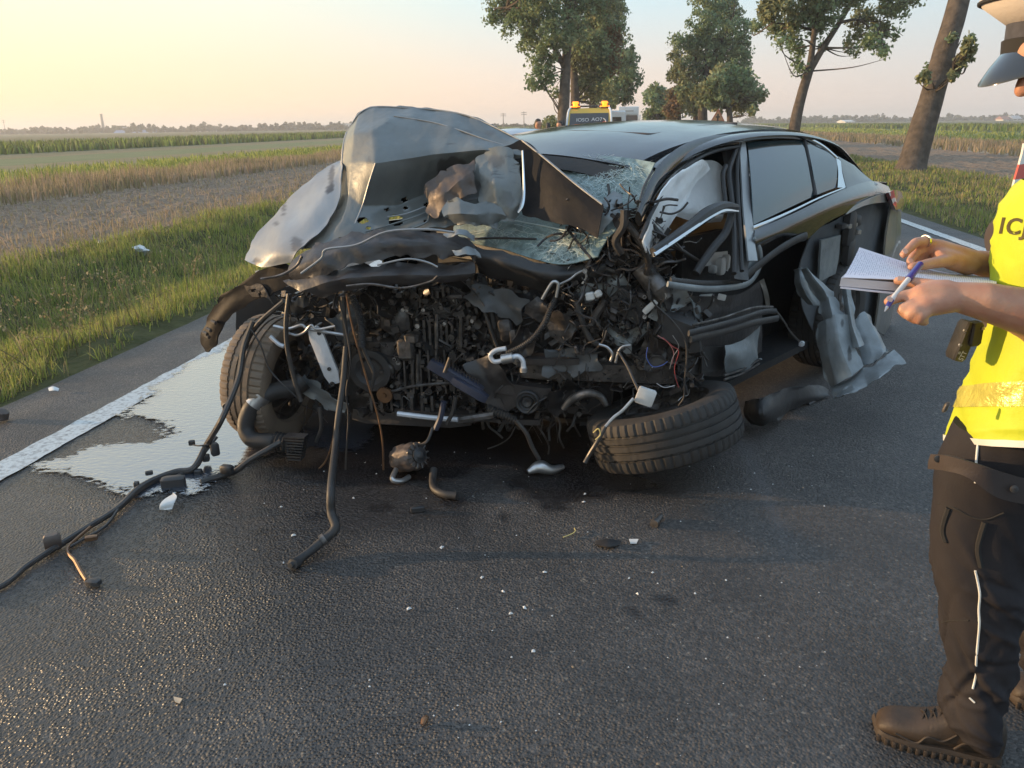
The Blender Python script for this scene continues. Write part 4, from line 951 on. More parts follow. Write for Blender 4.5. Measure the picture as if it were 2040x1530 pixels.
bar('window_trim', [(1476, 280), (1520, 272), (1560, 270), (1600, 273), (1638, 291), (1668, 316)], .010, m_chr, lambda x, y: GH(x, y, .012), flat=(0, 0, 1))
rows = q4(([(1664, 312, 0), (1669, 340, 0), (1668, 374, 0)], [(1674, 322, 0), (1677, 345, 0), (1684, 374, 0)]), 3)
csheet('corner_trim', rows, m_chr, to3d=lambda x, y, d: GH(x, y, .010), thick=.006, su=4, sv=3)
rows = q4(([(1668, 312, 0), (1676, 340, 0), (1684, 372, 0), (1690, 392, .02)], [(1700, 330, -.02), (1722, 350, -.02), (1735, 360, 0), (1748, 368, .02)]), 4)
csheet('rear_pillar', rows, m_black, to3d=lambda x, y, d: GH(x, y, d - .01), thick=.01, su=4, sv=4)
rows = q4(([(1472, 284, 0), (1476, 350, 0), (1480, 420, 0), (1486, 480, .0), (1490, 520, 0)], [(1484, 284, 0), (1491, 350, 0), (1496, 420, 0), (1502, 480, 0), (1508, 520, 0)]), 3)
csheet('door_pillar', rows, m_silv, to3d=lambda x, y, d: GH(x, y, .004), thick=.008, su=4, sv=3)
rows = q4(([(1440, 300, 0), (1452, 350, 0), (1460, 420, 0), (1462, 490, 0), (1462, 555, 0)], [(1473, 284, 0), (1477, 350, 0), (1482, 420, 0), (1486, 490, 0), (1488, 560, 0)]), 3)
csheet('centre_pillar', rows, m_plas, to3d=lambda x, y, d: GH(x, y, -.04), thick=.02, su=5, sv=4, noise=.02, nsc=7)
for pts, r in (([(1468, 290), (1460, 315), (1452, 345), (1458, 400), (1462, 470), (1462, 545)], .012), ([(1474, 286), (1468, 330), (1470, 390), (1474, 460), (1478, 540)], .010), ([(1446, 330), (1440, 350), (1444, 395), (1446, 415)], .011)):
    bar('pillar_seal', pts, r, m_rub, lambda x, y: GH(x, y, .0))
# ---- near side: what is left of the rear door and quarter
def SBs(x, y, b): return SB(x, y, b)
rows = [[(1502, 460, .87), (1545, 441, .88), (1590, 421, .88), (1640, 396, .87), (1690, 374, .84), (1735, 362, .80), (1768, 372, .76)],
        [(1502, 474, .895), (1548, 456, .90), (1594, 438, .905), (1645, 414, .90), (1695, 392, .88), (1742, 377, .84), (1774, 384, .79)],
        [(1504, 487, .90), (1550, 466, .905), (1594, 462, .905), (1648, 431, .90), (1700, 405, .885), (1748, 390, .85), (1778, 392, .80)],
        [(1508, 494, .89), (1560, 468, .895), (1598, 480, .90), (1640, 447, .90), (1690, 421, .885), (1745, 402, .85), (1776, 402, .80)]]
csheet('quarter_panel', rows, m_black, to3d=SBs, thick=.012, su=6, sv=6)
rows = [[(1688, 418, .885), (1720, 400, .89), (1752, 388, .87), (1776, 386, .83)], [(1684, 428, .89), (1720, 410, .895), (1752, 404, .875), (1776, 404, .83)]]
csheet('quarter_edge', rows, m_beige, to3d=SBs, thick=.01, su=4, sv=5)
rows = [[(1622, 458, .80), (1660, 440, .81), (1700, 420, .81), (1740, 404, .80), (1776, 400, .76)],
        [(1606, 490, .79), (1650, 480, .80), (1695, 470, .80), (1738, 460, .79), (1772, 448, .76)],
        [(1590, 545, .78), (1640, 540, .79), (1690, 530, .79), (1735, 520, .78), (1762, 505, .75)],
        [(1600, 620, .78), (1645, 620, .79), (1690, 610, .79), (1728, 600, .78), (1752, 585, .75)],
        [(1640, 700, .78), (1665, 690, .78), (1695, 685, .78), (1725, 672, .78), (1742, 655, .75)]]
csheet('inner_side_skin', rows, m_inner, to3d=SBs, thick=.006, su=6, sv=6, noise=.014, nsc=5, seed=12, holes=[(1700, 560, 4, 4), (1640, 528, 4, 4), (1690, 610, 4, 5)])
rows = q4(([(1634, 478, .83), (1632, 520, .83), (1630, 562, .83)], [(1674, 468, .83), (1670, 505, .83), (1662, 545, .83)]), 3)
csheet('access_plate', rows, m_torn, to3d=SBs, thick=.012, su=3, sv=3, noise=.006)
def latch():
    mb = MB()
    for (x, y, w, h, mi) in [(1692, 455, 16, 30, 0), (1704, 440, 12, 10, 0), (1690, 500, 14, 24, 0), (1688, 450, 5, 5, 1), (1699, 447, 4, 4, 1), (1676, 450, 10, 5, 0), (1706, 462, 5, 5, 1)]:
        p = SB(x, y, .84); k = np.linalg.norm(p - CAM) / FPX
        mb.box(p, CA * w * k, CB * .025, np.array([0, 0, h * k]), mi, bev=.3)
    mb.build('door_latch', [m_plas, m_steel], CAR)
    MB().tube([SB(*p, .85) for p in [(1676, 449), (1686, 450), (1697, 444), (1701, 434)]], .008, n=6).build('latch_rod', m_alu, CAR)
latch()
rows = [[(1776, 398, .82), (1786, 400, .78), (1794, 420, .70)], [(1764, 470, .83), (1782, 465, .79), (1793, 470, .70)], [(1757, 540, .84), (1776, 545, .80), (1788, 545, .70)], [(1750, 600, .84), (1766, 610, .80), (1778, 615, .70)], [(1742, 655, .83), (1756, 665, .79), (1768, 668, .70)]]
csheet('rear_bumper', rows, m_beige, to3d=SBs, thick=.012, su=6, sv=5, noise=.006)
rows = [[(1767, 384, .88), (1780, 379, .85), (1793, 383, .78)], [(1773, 399, .885), (1786, 399, .85), (1797, 403, .77)], [(1781, 419, .87), (1789, 417, .84), (1795, 422, .77)]]
csheet('tail_lamp', rows, m_red, to3d=SBs, thick=.02, su=6, sv=6)
# torn sheets hanging below the door
def KT(x, y, d): return W(x, y, d)
def torn(rows, seed, spots=(), name='torn_sheet', **kw): return csheet(name, rows, m_torn, su=10, sv=10, noise=.003, nsc=9, crease=.006, lin=.62, seed=seed, edge=4, thick=.004, spots=spots, **kw)
torn([[(1583, 538, 4.05), (1592, 535, 4.0), (1600, 533, 3.98)], [(1582, 562, 4.0), (1596, 566, 3.93), (1612, 572, 3.98)], [(1592, 590, 3.98), (1608, 590, 3.92), (1628, 596, 3.97)], [(1610, 607, 3.98), (1622, 610, 3.93), (1642, 612, 3.97)]], 3)
torn([[(1597, 536, 3.96), (1606, 532, 3.92), (1616, 545, 3.96)], [(1606, 556, 3.95), (1624, 558, 3.89), (1642, 566, 3.95)], [(1620, 580, 3.95), (1642, 580, 3.87), (1658, 580, 3.94)], [(1634, 604, 3.93), (1652, 604, 3.86), (1666, 600, 3.92)]], 5)
torn([[(1634, 600, 3.92), (1650, 592, 3.86), (1664, 590, 3.92)], [(1634, 622, 3.90), (1656, 618, 3.82), (1674, 616, 3.88)], [(1642, 644, 3.88), (1660, 636, 3.80), (1684, 628, 3.86)]], 8)
torn([[(1630, 650, 3.90), (1645, 634, 3.82), (1664, 628, 3.80), (1686, 630, 3.84)], [(1629, 690, 3.88), (1648, 684, 3.79), (1672, 680, 3.74), (1696, 676, 3.80)], [(1640, 735, 3.84), (1656, 728, 3.75), (1684, 718, 3.70), (1708, 704, 3.77)], [(1655, 772, 3.80), (1670, 764, 3.72), (1698, 748, 3.68), (1718, 728, 3.74)]], 15, [(1678, 644, 3, 8, .8), (1692, 706, 4, 14, .9)])
torn([[(1676, 556, 3.98), (1684, 560, 3.95), (1692, 556, 3.98)], [(1680, 605, 3.92), (1690, 604, 3.86), (1698, 604, 3.9)], [(1686, 645, 3.86), (1698, 650, 3.79), (1706, 652, 3.84)], [(1698, 690, 3.78), (1712, 694, 3.72), (1724, 688, 3.78)]], 19, name='torn_strip')
torn([[(1690, 648, 3.95), (1708, 628, 3.94), (1722, 618, 3.94), (1735, 640, 3.98)], [(1700, 675, 3.92), (1722, 662, 3.90), (1740, 655, 3.89), (1752, 668, 3.93)], [(1712, 702, 3.88), (1734, 692, 3.86), (1754, 690, 3.85), (1766, 694, 3.89)], [(1718, 732, 3.80), (1740, 722, 3.78), (1762, 706, 3.77), (1770, 702, 3.82)]], 23, [(1744, 722, 3, 4, .8)])
torn([[(1656, 770, 3.80), (1690, 756, 3.74), (1720, 734, 3.74), (1746, 726, 3.72), (1766, 708, 3.76), (1782, 696, 3.80)], [(1658, 780, 3.74), (1692, 772, 3.66), (1722, 752, 3.68), (1750, 742, 3.64), (1770, 722, 3.70), (1792, 706, 3.74)], [(1664, 792, 3.72), (1696, 782, 3.61), (1728, 766, 3.63), (1752, 752, 3.59), (1778, 732, 3.64), (1803, 722, 3.70)]], 27, name='torn_flange')
torn([[(1660, 790, 3.72), (1676, 782, 3.68), (1700, 764, 3.66)], [(1668, 792, 3.66), (1682, 790, 3.61), (1708, 778, 3.60)]], 31, name='torn_flange')
# dark wheel house behind the torn door, rear wheels, floor
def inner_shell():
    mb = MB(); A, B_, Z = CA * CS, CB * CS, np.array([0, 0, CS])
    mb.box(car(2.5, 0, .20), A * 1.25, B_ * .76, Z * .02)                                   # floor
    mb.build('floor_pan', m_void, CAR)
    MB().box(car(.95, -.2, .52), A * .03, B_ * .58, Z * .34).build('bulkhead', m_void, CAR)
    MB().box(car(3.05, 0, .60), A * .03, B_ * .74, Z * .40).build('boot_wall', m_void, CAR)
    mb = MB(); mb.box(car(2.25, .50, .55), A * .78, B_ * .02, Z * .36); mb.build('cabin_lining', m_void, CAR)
    mb = MB(); mb.box(car(1.05, -.1, .86), A * .16, B_ * .58, Z * .09, bev=.3); mb.build('dashboard', m_plas, CAR)
    rows = [[(a, -.86, z) for a in (.75, 1.3, 2.0, 2.8, 3.85)] for z in (.96, .7, .45, .2)]
    csheet('far_side_panel', rows, m_black, to3d=car, thick=.015)
    rows = [[(a, -b, z) for a in (.75, 1.4, 2.2, 2.9)] for b, z in ((.66, 1.31), (.85, .99))]
    csheet('far_side_window', rows, m_tint, to3d=car, thick=.006)
inner_shell()
def wheel_mesh(root, ctr, axis, r, w, spokes=10, tread=m_rubber_d, rim=m_alu, parts=True, twist=0):
    ctr = np.asarray(ctr, float); axis = np.asarray(axis, float); axis /= np.linalg.norm(axis)
    h = w / 2; pr = []
    ri = r * .64
    def g(x0, x1): return [(x0, r), (x0 + .001, r - .009), (x1 - .001, r - .009), (x1, r)]
    prof = [(-h * .72, ri), (-h * .92, ri + .012), (-h, r * .80), (-h * .98, r * .90), (-h * .90, r * .965), (-h * .74, r * .992)]
    for c in (-.42, -.12, .18, .47):
        x = c * h; prof += [(x - .006, r), (x - .0055, r - .009), (x + .0055, r - .009), (x + .006, r)]
    prof += [(h * .74, r * .992), (h * .90, r * .965), (h * .98, r * .90), (h, r * .80), (h * .92, ri + .012), (h * .72, ri)]
    n = 216
    def rf(i, j, hh, rr):
        if rr > r * .955 and abs(hh) > h * .46 and j % 4 == 0: return rr - .007
        if rr > r * .99 and abs(hh) <= h * .46 and (j + int((hh + h) * 90)) % 12 == 0: return rr - .004
        return rr
    t = MB().lathe(ctr, axis, prof, n=n, rad_fn=rf).build('tyre', tread, root, smooth=28)
    MB().lathe(ctr, axis, [(-h * .72, ri + .004), (-h * .66, ri - .02), (-h * .2, ri - .035), (h * .5, ri - .03), (h * .72, ri - .006), (h * .74, ri + .004)], n=48).build('rim', rim, root)
    u = np.cross(axis, [.1, .3, .95]); u /= np.linalg.norm(u); v = np.cross(axis, u)
    for k in range(spokes):
        a0 = 2 * math.pi * (k + twist) / spokes; e = u * math.cos(a0) + v * math.sin(a0); s_ = np.cross(axis, e)
        MB().box(ctr + axis * h * .45 + e * (ri * .55), e * ri * .42, s_ * .018, axis * .014, bev=.3).build('spoke', rim, root)
    MB().lathe(ctr, axis, [(h * .2, .001), (h * .2, .07), (h * .55, .06), (h * .58, .001)], n=20).build('hub', rim, root)
    MB().lathe(ctr, axis, [(-.02, .001), (-.02, .15), (.01, .15), (.01, .001)], n=28).build('brake_disc', m_alud, root)
# wheels still on the car
def sub_root(name, ctr):
    o = bpy.data.objects.new(name, None); link(o, CAR); return o
wheel_mesh(sub_root('rear_wheel', None), car(2.83, .74, .33), CB, .34, .24)
wheel_mesh(sub_root('rear_wheel', None), car(2.83, -.74, .33), -CB, .34, .24)
_ax = np.array([-.88, .24, .08])
wheel_mesh(sub_root('front_wheel', None), KP(537, 752, .12) + np.array([0.025, .0, .0]), _ax, .312, .235, tread=m_tyre_sunlit, rim=m_alud)

# ---- bonnet: a left flap, the big buckled hump and a black right corner
rows = [[(680, 322, 3.62), (682, 326, 3.56), (684, 332, 3.50)], [(664, 326, 3.62), (676, 338, 3.52), (682, 352, 3.47)], [(640, 343, 3.62), (664, 362, 3.49), (679, 385, 3.44)], [(612, 364, 3.62), (645, 392, 3.46), (669, 412, 3.42)],
        [(584, 388, 3.62), (622, 425, 3.44), (652, 442, 3.40)], [(560, 412, 3.62), (602, 452, 3.43), (630, 468, 3.38)], [(528, 448, 3.60), (572, 482, 3.42), (602, 492, 3.37)], [(502, 482, 3.58), (545, 505, 3.43), (586, 508, 3.38)], [(485, 518, 3.55), (520, 533, 3.47), (578, 522, 3.40)]]
csheet('bonnet_flap', rows, m_silv, su=6, sv=12, noise=.003, nsc=5, crease=.012, lin=.55, edge=3, seed=22, thick=.004, spots=[(661, 358, 6, 26, .85), (656, 378, 5, 10, .8), (566, 418, 5, 15, .8), (552, 446, 6, 5, .7), (590, 486, 11, 14, .6), (515, 522, 9, 9, .7)])
rows = [[(692, 262, 3.62), (715, 226, 3.6), (745, 212, 3.6), (800, 213, 3.58), (860, 217, 3.56), (905, 223, 3.52), (955, 238, 3.47), (1042, 281, 3.36)], [(684, 290, 3.58), (706, 268, 3.49), (742, 262, 3.44), (800, 229, 3.51), (862, 243, 3.47), (912, 258, 3.42), (965, 277, 3.37), (1042, 290, 3.32)], [(681, 330, 3.57), (700, 322, 3.45), (748, 325, 3.33), (800, 318, 3.35), (862, 308, 3.35), (912, 303, 3.34), (965, 298, 3.31), (1041, 310, 3.28)], [(676, 385, 3.55), (694, 390, 3.43), (722, 410, 3.41), (795, 408, 3.48), (852, 383, 3.51), (905, 365, 3.49), (960, 350, 3.45), (1042, 350, 3.35)], [(655, 425, 3.5), (682, 440, 3.4), (712, 445, 3.39), (785, 432, 3.42), (852, 415, 3.44), (905, 405, 3.43), (960, 395, 3.4), (1040, 395, 3.33)], [(600, 496, 3.44), (645, 493, 3.36), (690, 487, 3.34), (785, 466, 3.33), (852, 456, 3.32), (900, 450, 3.32), (945, 443, 3.32), (1030, 432, 3.3)]]
bon = csheet('bonnet_hump', rows, m_hood, su=22, sv=16, noise=.004, nsc=11, crease=.0065, lin=.72, seed=27, thick=.004, edge=3,
       holes=[(788, 439, 15, 11), (722, 440, 11, 7), (806, 398, 6, 5), (808, 414, 5, 4), (771, 418, 5, 4), (850, 408, 5, 5), (848, 441, 4, 4), (680, 476, 5, 4), (734, 455, 6, 3)],
       spots=[(736, 322, 3, 12, .3), (928, 262, 12, 5, .3), (975, 265, 12, 7, .3), (898, 335, 30, 20, .7), (880, 395, 24, 30, .9), (930, 375, 26, 26, .6)])
rows = [[(840, 385, 3.36), (870, 352, 3.33), (905, 330, 3.32), (938, 322, 3.30)], [(852, 408, 3.36), (885, 385, 3.28), (915, 362, 3.26), (942, 345, 3.28)], [(856, 432, 3.34), (890, 418, 3.30), (925, 396, 3.27), (950, 380, 3.28)]]
csheet('torn_bonnet_skin', rows, m_brown, su=9, sv=9, noise=.003, nsc=16, crease=.016, lin=1, seed=33, edge=10)
rows = [[(890, 402, 3.27), (915, 396, 3.24), (945, 404, 3.23), (968, 398, 3.25), (1000, 412, 3.26)], [(888, 428, 3.25), (918, 425, 3.20), (950, 428, 3.20), (975, 422, 3.23), (1004, 428, 3.25)], [(905, 452, 3.26), (925, 442, 3.23), (958, 446, 3.23), (980, 452, 3.25), (992, 442, 3.27)]]
csheet('torn_bonnet_skin', rows, m_hood, su=9, sv=9, noise=.003, nsc=12, crease=.012, lin=1, seed=36, edge=9)
rows = [[(940, 330, 3.33), (975, 300, 3.31), (1010, 300, 3.28), (1036, 320, 3.27)], [(955, 372, 3.30), (985, 365, 3.25), (1015, 370, 3.25), (1042, 375, 3.26)], [(960, 410, 3.29), (990, 408, 3.25), (1016, 414, 3.25), (1041, 405, 3.27)], [(975, 428, 3.29), (995, 430, 3.26), (1018, 440, 3.27), (1034, 430, 3.29)]]
csheet('torn_bonnet_skin', rows, m_hood, su=9, sv=9, noise=.003, nsc=11, crease=.013, lin=1, seed=39, edge=9, spots=[(985, 320, 20, 14, .5), (1010, 395, 14, 18, .4)])
MB().tube([W(x, y, 3.24) for x, y in [(1041, 300), (1043, 340), (1044, 385), (1040, 410), (1032, 424)]], [.004, .005, .007, .009, .005], n=6).build('bonnet_edge', m_chr, CAR)
rows = [[(1002, 293, 3.31), (1046, 281, 3.29), (1090, 320, 3.22), (1145, 366, 3.14), (1202, 408, 3.06)], [(1030, 345, 3.30), (1066, 345, 3.25), (1108, 372, 3.18), (1152, 396, 3.11), (1201, 428, 3.05)], [(1038, 395, 3.28), (1075, 398, 3.23), (1115, 412, 3.16), (1155, 424, 3.10), (1196, 450, 3.04)], [(1040, 428, 3.26), (1080, 438, 3.21), (1118, 446, 3.14), (1155, 455, 3.09), (1190, 474, 3.04)]]
csheet('bonnet_corner', rows, m_blackm, su=7, sv=7, noise=.008, nsc=4, seed=44, edge=2)
MB().tube([W(x, y, d - .012) for x, y, d in [(1040, 279, 3.30), (1090, 319, 3.22), (1145, 365, 3.14), (1200, 407, 3.06)]], .0045, n=6).build('bonnet_corner_edge', m_silv, CAR)
rows = [[(1222, 384, 3.12), (1240, 390, 3.12)], [(1202, 402, 3.10), (1236, 410, 3.10)], [(1188, 422, 3.09), (1222, 432, 3.09)], [(1180, 440, 3.10), (1206, 455, 3.10)], [(1184, 470, 3.11), (1196, 468, 3.11)]]
csheet('hinge_bracket', rows, m_torn, su=7, sv=8, noise=.012, nsc=9, holes=[(1203, 419, 8, 7), (1215, 402, 3, 3), (1228, 412, 3, 3)], edge=3)

# ---- radiator support, bumper skin and right wing remains
rows = [[(592, 512, 3.38), (640, 484, 3.34), (700, 468, 3.32), (770, 461, 3.30), (850, 459, 3.28), (905, 466, 3.28), (950, 490, 3.28)], [(575, 540, 3.33), (640, 512, 3.26), (700, 492, 3.24), (770, 484, 3.22), (850, 484, 3.21), (910, 490, 3.22), (952, 506, 3.24)], [(585, 562, 3.34), (645, 545, 3.27), (705, 524, 3.24), (775, 512, 3.23), (852, 510, 3.22), (910, 512, 3.23), (948, 516, 3.26)]]
csheet('bumper_skin', rows, m_panelb, su=7, sv=7, noise=.006, nsc=13, crease=.013, lin=.6, seed=51, edge=8, thick=.006)
rows = [[(560, 560, 3.36), (640, 540, 3.30), (720, 530, 3.28), (800, 528, 3.26), (870, 532, 3.26), (950, 522, 3.27)], [(600, 580, 3.30), (660, 560, 3.24), (730, 552, 3.22), (805, 548, 3.21), (880, 550, 3.22), (945, 545, 3.24)], [(640, 592, 3.32), (680, 578, 3.27), (740, 570, 3.25), (808, 568, 3.24), (872, 562, 3.24), (930, 560, 3.27)]]
csheet('radiator_support', rows, m_panelb, su=7, sv=7, noise=.006, nsc=14, crease=.013, lin=.6, seed=54, edge=8, thick=.008)
for pts, m, r in (([(600, 545), (640, 515), (650, 497), (710, 488), (770, 462), (850, 457), (905, 463)], m_silv, .005), ([(690, 570), (740, 566), (800, 574), (855, 562), (872, 550)], m_alu, .005), ([(752, 528), (810, 516), (850, 522), (872, 532)], m_silv, .004), ([(520, 556), (560, 548), (590, 530), (602, 510)], m_alu, .006)):
    MB().tube([KP(x, y, -.36 if m is m_silv else -.3) for x, y in pts], r, n=6).build('panel_edge', m, CAR)
rows = [[(884, 468, 3.2), (912, 456, 3.18), (950, 470, 3.2)], [(892, 476, 3.18), (915, 470, 3.15), (945, 478, 3.18)]]
csheet('torn_bracket', rows, m_torn, su=7, sv=8, noise=.02, nsc=12, edge=5)
rows = [[(902, 500, 3.18), (926, 494, 3.15), (945, 500, 3.17)], [(908, 508, 3.16), (930, 508, 3.14), (960, 518, 3.16)]]
csheet('torn_bracket', rows, m_torn, su=7, sv=8, noise=.02, nsc=12, edge=5)
def K3(x, y, o): return KP(x, y, o)
rows = [[(514, 540, -.02), (560, 525, -.04), (600, 545, -.06)], [(470, 572, .0), (520, 566, -.03), (560, 580, -.05)], [(432, 606, .05), (470, 598, .0), (508, 600, -.02)], [(410, 645, .1), (436, 634, .04), (462, 626, .02)], [(403, 678, .12), (420, 672, .08), (436, 668, .06)], [(414, 700, .12), (420, 700, .1), (428, 690, .08)]]
csheet('wing_strip', rows, m_blackm, to3d=K3, su=7, sv=7, noise=.012, nsc=8, seed=61, edge=4, thick=.008)
rows = [[(494, 556, .0), (520, 546, -.02)], [(470, 574, .02), (488, 572, .0)], [(440, 588, .06), (456, 590, .04)], [(436, 604, .08), (446, 602, .07)]]
csheet('wing_strip', rows, m_blackm, to3d=K3, su=7, sv=5, noise=.01, seed=63, edge=3)
for (x, y) in [(415, 655), (412, 668), (408, 662), (425, 640)]:
    MB().tube([KP(x - 3, y, .04), KP(x + 5, y + 4, .02)], .009, n=7, sub=1).build('wing_clip', m_plas, CAR)
rows = [[(486, 570, -.02), (520, 565, -.04), (536, 590, -.05)], [(500, 590, -.03), (530, 592, -.05), (545, 606, -.06)]]
csheet('wing_bracket', rows, m_alud, to3d=K3, su=8, sv=9, noise=.012, nsc=10, holes=[(505, 578, 5, 4), (520, 586, 3, 4)], edge=3)
rows = [[(508, 540, .0), (516, 538, .0)], [(514, 556, -.01), (523, 552, -.02)], [(518, 566, -.02), (526, 566, -.03)]]
csheet('wing_tab', rows, m_silv, to3d=K3, su=5, sv=4, noise=.006)

rows = [[(930, 488, -.02), (1010, 505, -.04), (1075, 524, -.06), (1130, 530, -.08), (1200, 515, -.06)], [(945, 512, -.05), (1010, 530, -.08), (1075, 548, -.1), (1130, 552, -.1), (1205, 540, -.08)], [(950, 545, .02), (1010, 560, .0), (1075, 575, .0), (1130, 578, .0), (1210, 570, .0)]]
csheet('windscreen_cowl', rows, m_plas, to3d=K3, su=7, sv=7, noise=.01, nsc=10, crease=.012, seed=91, edge=5)

def rib_line(name, pts, r, m, lift=.008):
    MB().tube([W(x, y, d - lift) for x, y, d in pts], r, n=6, sub=5).build(name, m, CAR)
rib_line('bonnet_edge', [(691, 264, 3.62), (684, 292, 3.58), (681, 330, 3.57), (677, 385, 3.55), (657, 425, 3.50), (628, 462, 3.47), (601, 496, 3.44)], .006, m_silv)
rib_line('bonnet_edge', [(692, 262, 3.62), (715, 227, 3.60), (745, 213, 3.60), (800, 214, 3.58), (860, 218, 3.56), (905, 224, 3.52), (955, 239, 3.47), (1040, 281, 3.36)], .003, m_silv)
rib_line('stamped_rib', [(728, 462, 3.35), (770, 450, 3.36), (815, 436, 3.37), (848, 424, 3.40)], .004, m_hood, .004)
rib_line('stamped_rib', [(735, 478, 3.33), (790, 463, 3.32), (830, 452, 3.32), (852, 440, 3.34), (855, 420, 3.41)], .0045, m_hood, .003)
rib_line('stamped_rib', [(772, 432, 3.40), (808, 426, 3.40), (846, 412, 3.43)], .003, m_silv, .004)
rib_line('fold_line', [(748, 325, 3.33), (735, 365, 3.36), (722, 410, 3.40), (706, 448, 3.39)], .0035, m_silv, .002)
rib_line('fold_line', [(785, 231, 3.51), (860, 243, 3.47), (912, 258, 3.42), (965, 277, 3.37), (1002, 288, 3.34)], .0028, m_silv, .003)
# ================================================================== ENGINE BAY, HANGING PARTS
def kx(px, py, o): p = KP(px, py, o); return p, np.linalg.norm((p - CAM) @ F) / FPX
EX, EY, EZ = np.array([.985, -.174, 0]), kn, np.array([0, 0, 1.0])
def kbox(mb, px, py, o, w, h, dp, mi=0, rot=0, bev=.25, taper=1.0):
    p, k = kx(px, py, o); c, s = math.cos(rot), math.sin(rot); X = EX * c + EZ * s; Z = -EX * s + EZ * c
    mb.box(p, X * w * k / 2, EY * dp / 2, Z * h * k / 2, mi, bev=bev, taper=taper)
def krod(mb, px, py, o, r, ln, mi=0, n=12):
    p, k = kx(px, py, o); mb.lathe(p, -EY, [(-ln, r * k), (0, r * k), (0, r * k * .75), (-.004, r * k * .6), (-.004, .0005)], n=n, mi=mi)
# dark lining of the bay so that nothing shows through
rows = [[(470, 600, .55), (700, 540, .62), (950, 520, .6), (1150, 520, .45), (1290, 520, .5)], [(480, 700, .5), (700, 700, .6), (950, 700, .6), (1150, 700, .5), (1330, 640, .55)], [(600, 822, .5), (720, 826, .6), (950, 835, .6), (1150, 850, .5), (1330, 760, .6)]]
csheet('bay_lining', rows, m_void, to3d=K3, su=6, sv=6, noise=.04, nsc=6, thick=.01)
# engine block with its cast ribs, covers, pipes and bolts
eng = MB()
kbox(eng, 830, 690, .30, 250, 250, .42, 0, bev=.08); kbox(eng, 830, 590, .22, 260, 70, .3, 0, bev=.15); kbox(eng, 830, 800, .28, 230, 40, .34, 1, bev=.2)
E_ = eng.build('engine_block', [m_alud, m_panelb], CAR)
rng = random.Random(3)
def part(name, m, fn, parent=None, kind=None):
    mb = MB(); fn(mb); return mb.build(name, m, parent or E_, kind=kind)
part('pump_housing', m_alu, lambda mb: (kbox(mb, 812, 692, .03, 34, 46, .10, bev=.3), kbox(mb, 822, 672, .02, 30, 20, .08, bev=.4)))
part('timing_cover', m_alud, lambda mb: (kbox(mb, 760, 690, .07, 60, 40, .08, bev=.35), kbox(mb, 770, 715, .06, 70, 30, .08, rot=-.3, bev=.35), kbox(mb, 790, 635, .06, 60, 50, .08, bev=.3)))
part('crank_pulley', m_plas, lambda mb: [mb.lathe(KP(738, 738, .0), -EY, [(-.05, .09), (-.045, .10), (-.03, .094), (-.015, .10), (0, .094), (.012, .10), (.015, .07), (.0, .05), (.004, .02), (.004, .001)], n=36)])
part('water_pump', m_alu, lambda mb: [mb.lathe(KP(770, 738, .0), -EY, [(-.06, .036), (0, .034), (.006, .025), (.004, .012), (.012, .010), (.012, .001)], n=24)])
part('gear_wheel', m_copper, lambda mb: [mb.lathe(KP(766, 787, -.02), -EY, [(-.008, .001), (-.008, .036), (.004, .036), (.004, .012), (.012, .010), (.012, .001)], n=56, rad_fn=lambda i, j, h, r: r + (.004 if (r > .03 and j % 2) else 0))])
part('gasket_rail', m_alu, lambda mb: mb.tube([KP(x, y, .0) for x, y in [(730, 772), (775, 780), (820, 770), (880, 764), (930, 762)]], .007, n=6))
part('oil_pan', m_panelb, lambda mb: kbox(mb, 830, 815, .2, 240, 34, .3, bev=.3))
def bolts(mb):
    for (x, y, r) in [(750, 643, 3), (802, 618, 4), (810, 618, 4), (843, 618, 4), (793, 695, 5), (793, 723, 5), (831, 650, 5), (785, 716, 4), (800, 585, 4), (756, 567, 4), (836, 552, 4), (870, 600, 3), (905, 600, 4), (885, 645, 4), (780, 770, 4), (823, 765, 4), (940, 640, 4), (740, 700, 4)]:
        krod(mb, x, y, .02, r, .05, n=7)
part('bolt', m_steel, bolts, kind='stuff')
def ribs(mb):
    for k in range(7): kbox(mb, 812 + k * 16, 735, .06, 4, 90, .1, bev=0)
    for k in range(6): kbox(mb, 850 + k * 11, 660, .07, 5, 55, .08, bev=0)
    for k in range(8): kbox(mb, 745 + k * 20, 800, .04, 7, 34, .08, bev=.2)
    for k in range(9): kbox(mb, 832 + k * 11, 580, .04, 6, rng.uniform(18, 30), .08, bev=.2)
part('cast_ribs', m_alud, ribs, kind='stuff')
def pipes(mb):
    for (x, y, h) in [(820, 805, 60), (843, 805, 50), (822, 735, 60), (832, 740, 70), (870, 660, 70), (918, 660, 60), (838, 580, 40), (868, 575, 40)]:
        mb.cyl(KP(x, y - h / 2, .02), KP(x, y + h / 2, .02), .012 if h < 55 else .009, n=8)
part('drain_pipe', m_alu, pipes, kind='stuff')
def greeb(mb):
    for k in range(760):
        x, y = rng.uniform(715, 950), rng.uniform(560, 825); o = rng.uniform(.02, .12); t = rng.random(); mi = rng.choice([0, 0, 1, 1, 2, 3])
        if t < .55: kbox(mb, x, y, o, rng.uniform(3, 17), rng.uniform(2, 13), rng.uniform(.02, .09), mi, rot=rng.choice([0, 0, 0, .3, -.4, .8]), bev=rng.choice([0, .3]))
        elif t < .8: krod(mb, x, y, o - .02, rng.uniform(2, 7), .06, mi, n=9)
        else:
            p = [KP(x + rng.uniform(-22, 22) * q, y + rng.uniform(-24, 24) * q, o - .02) for q in (0, .5, 1)]; mb.tube(p, rng.uniform(.0025, .006), n=5, sub=4, mi=mi)
part('engine_clutter', [m_alud, m_panelb, m_plas, m_alu], greeb, kind='stuff')
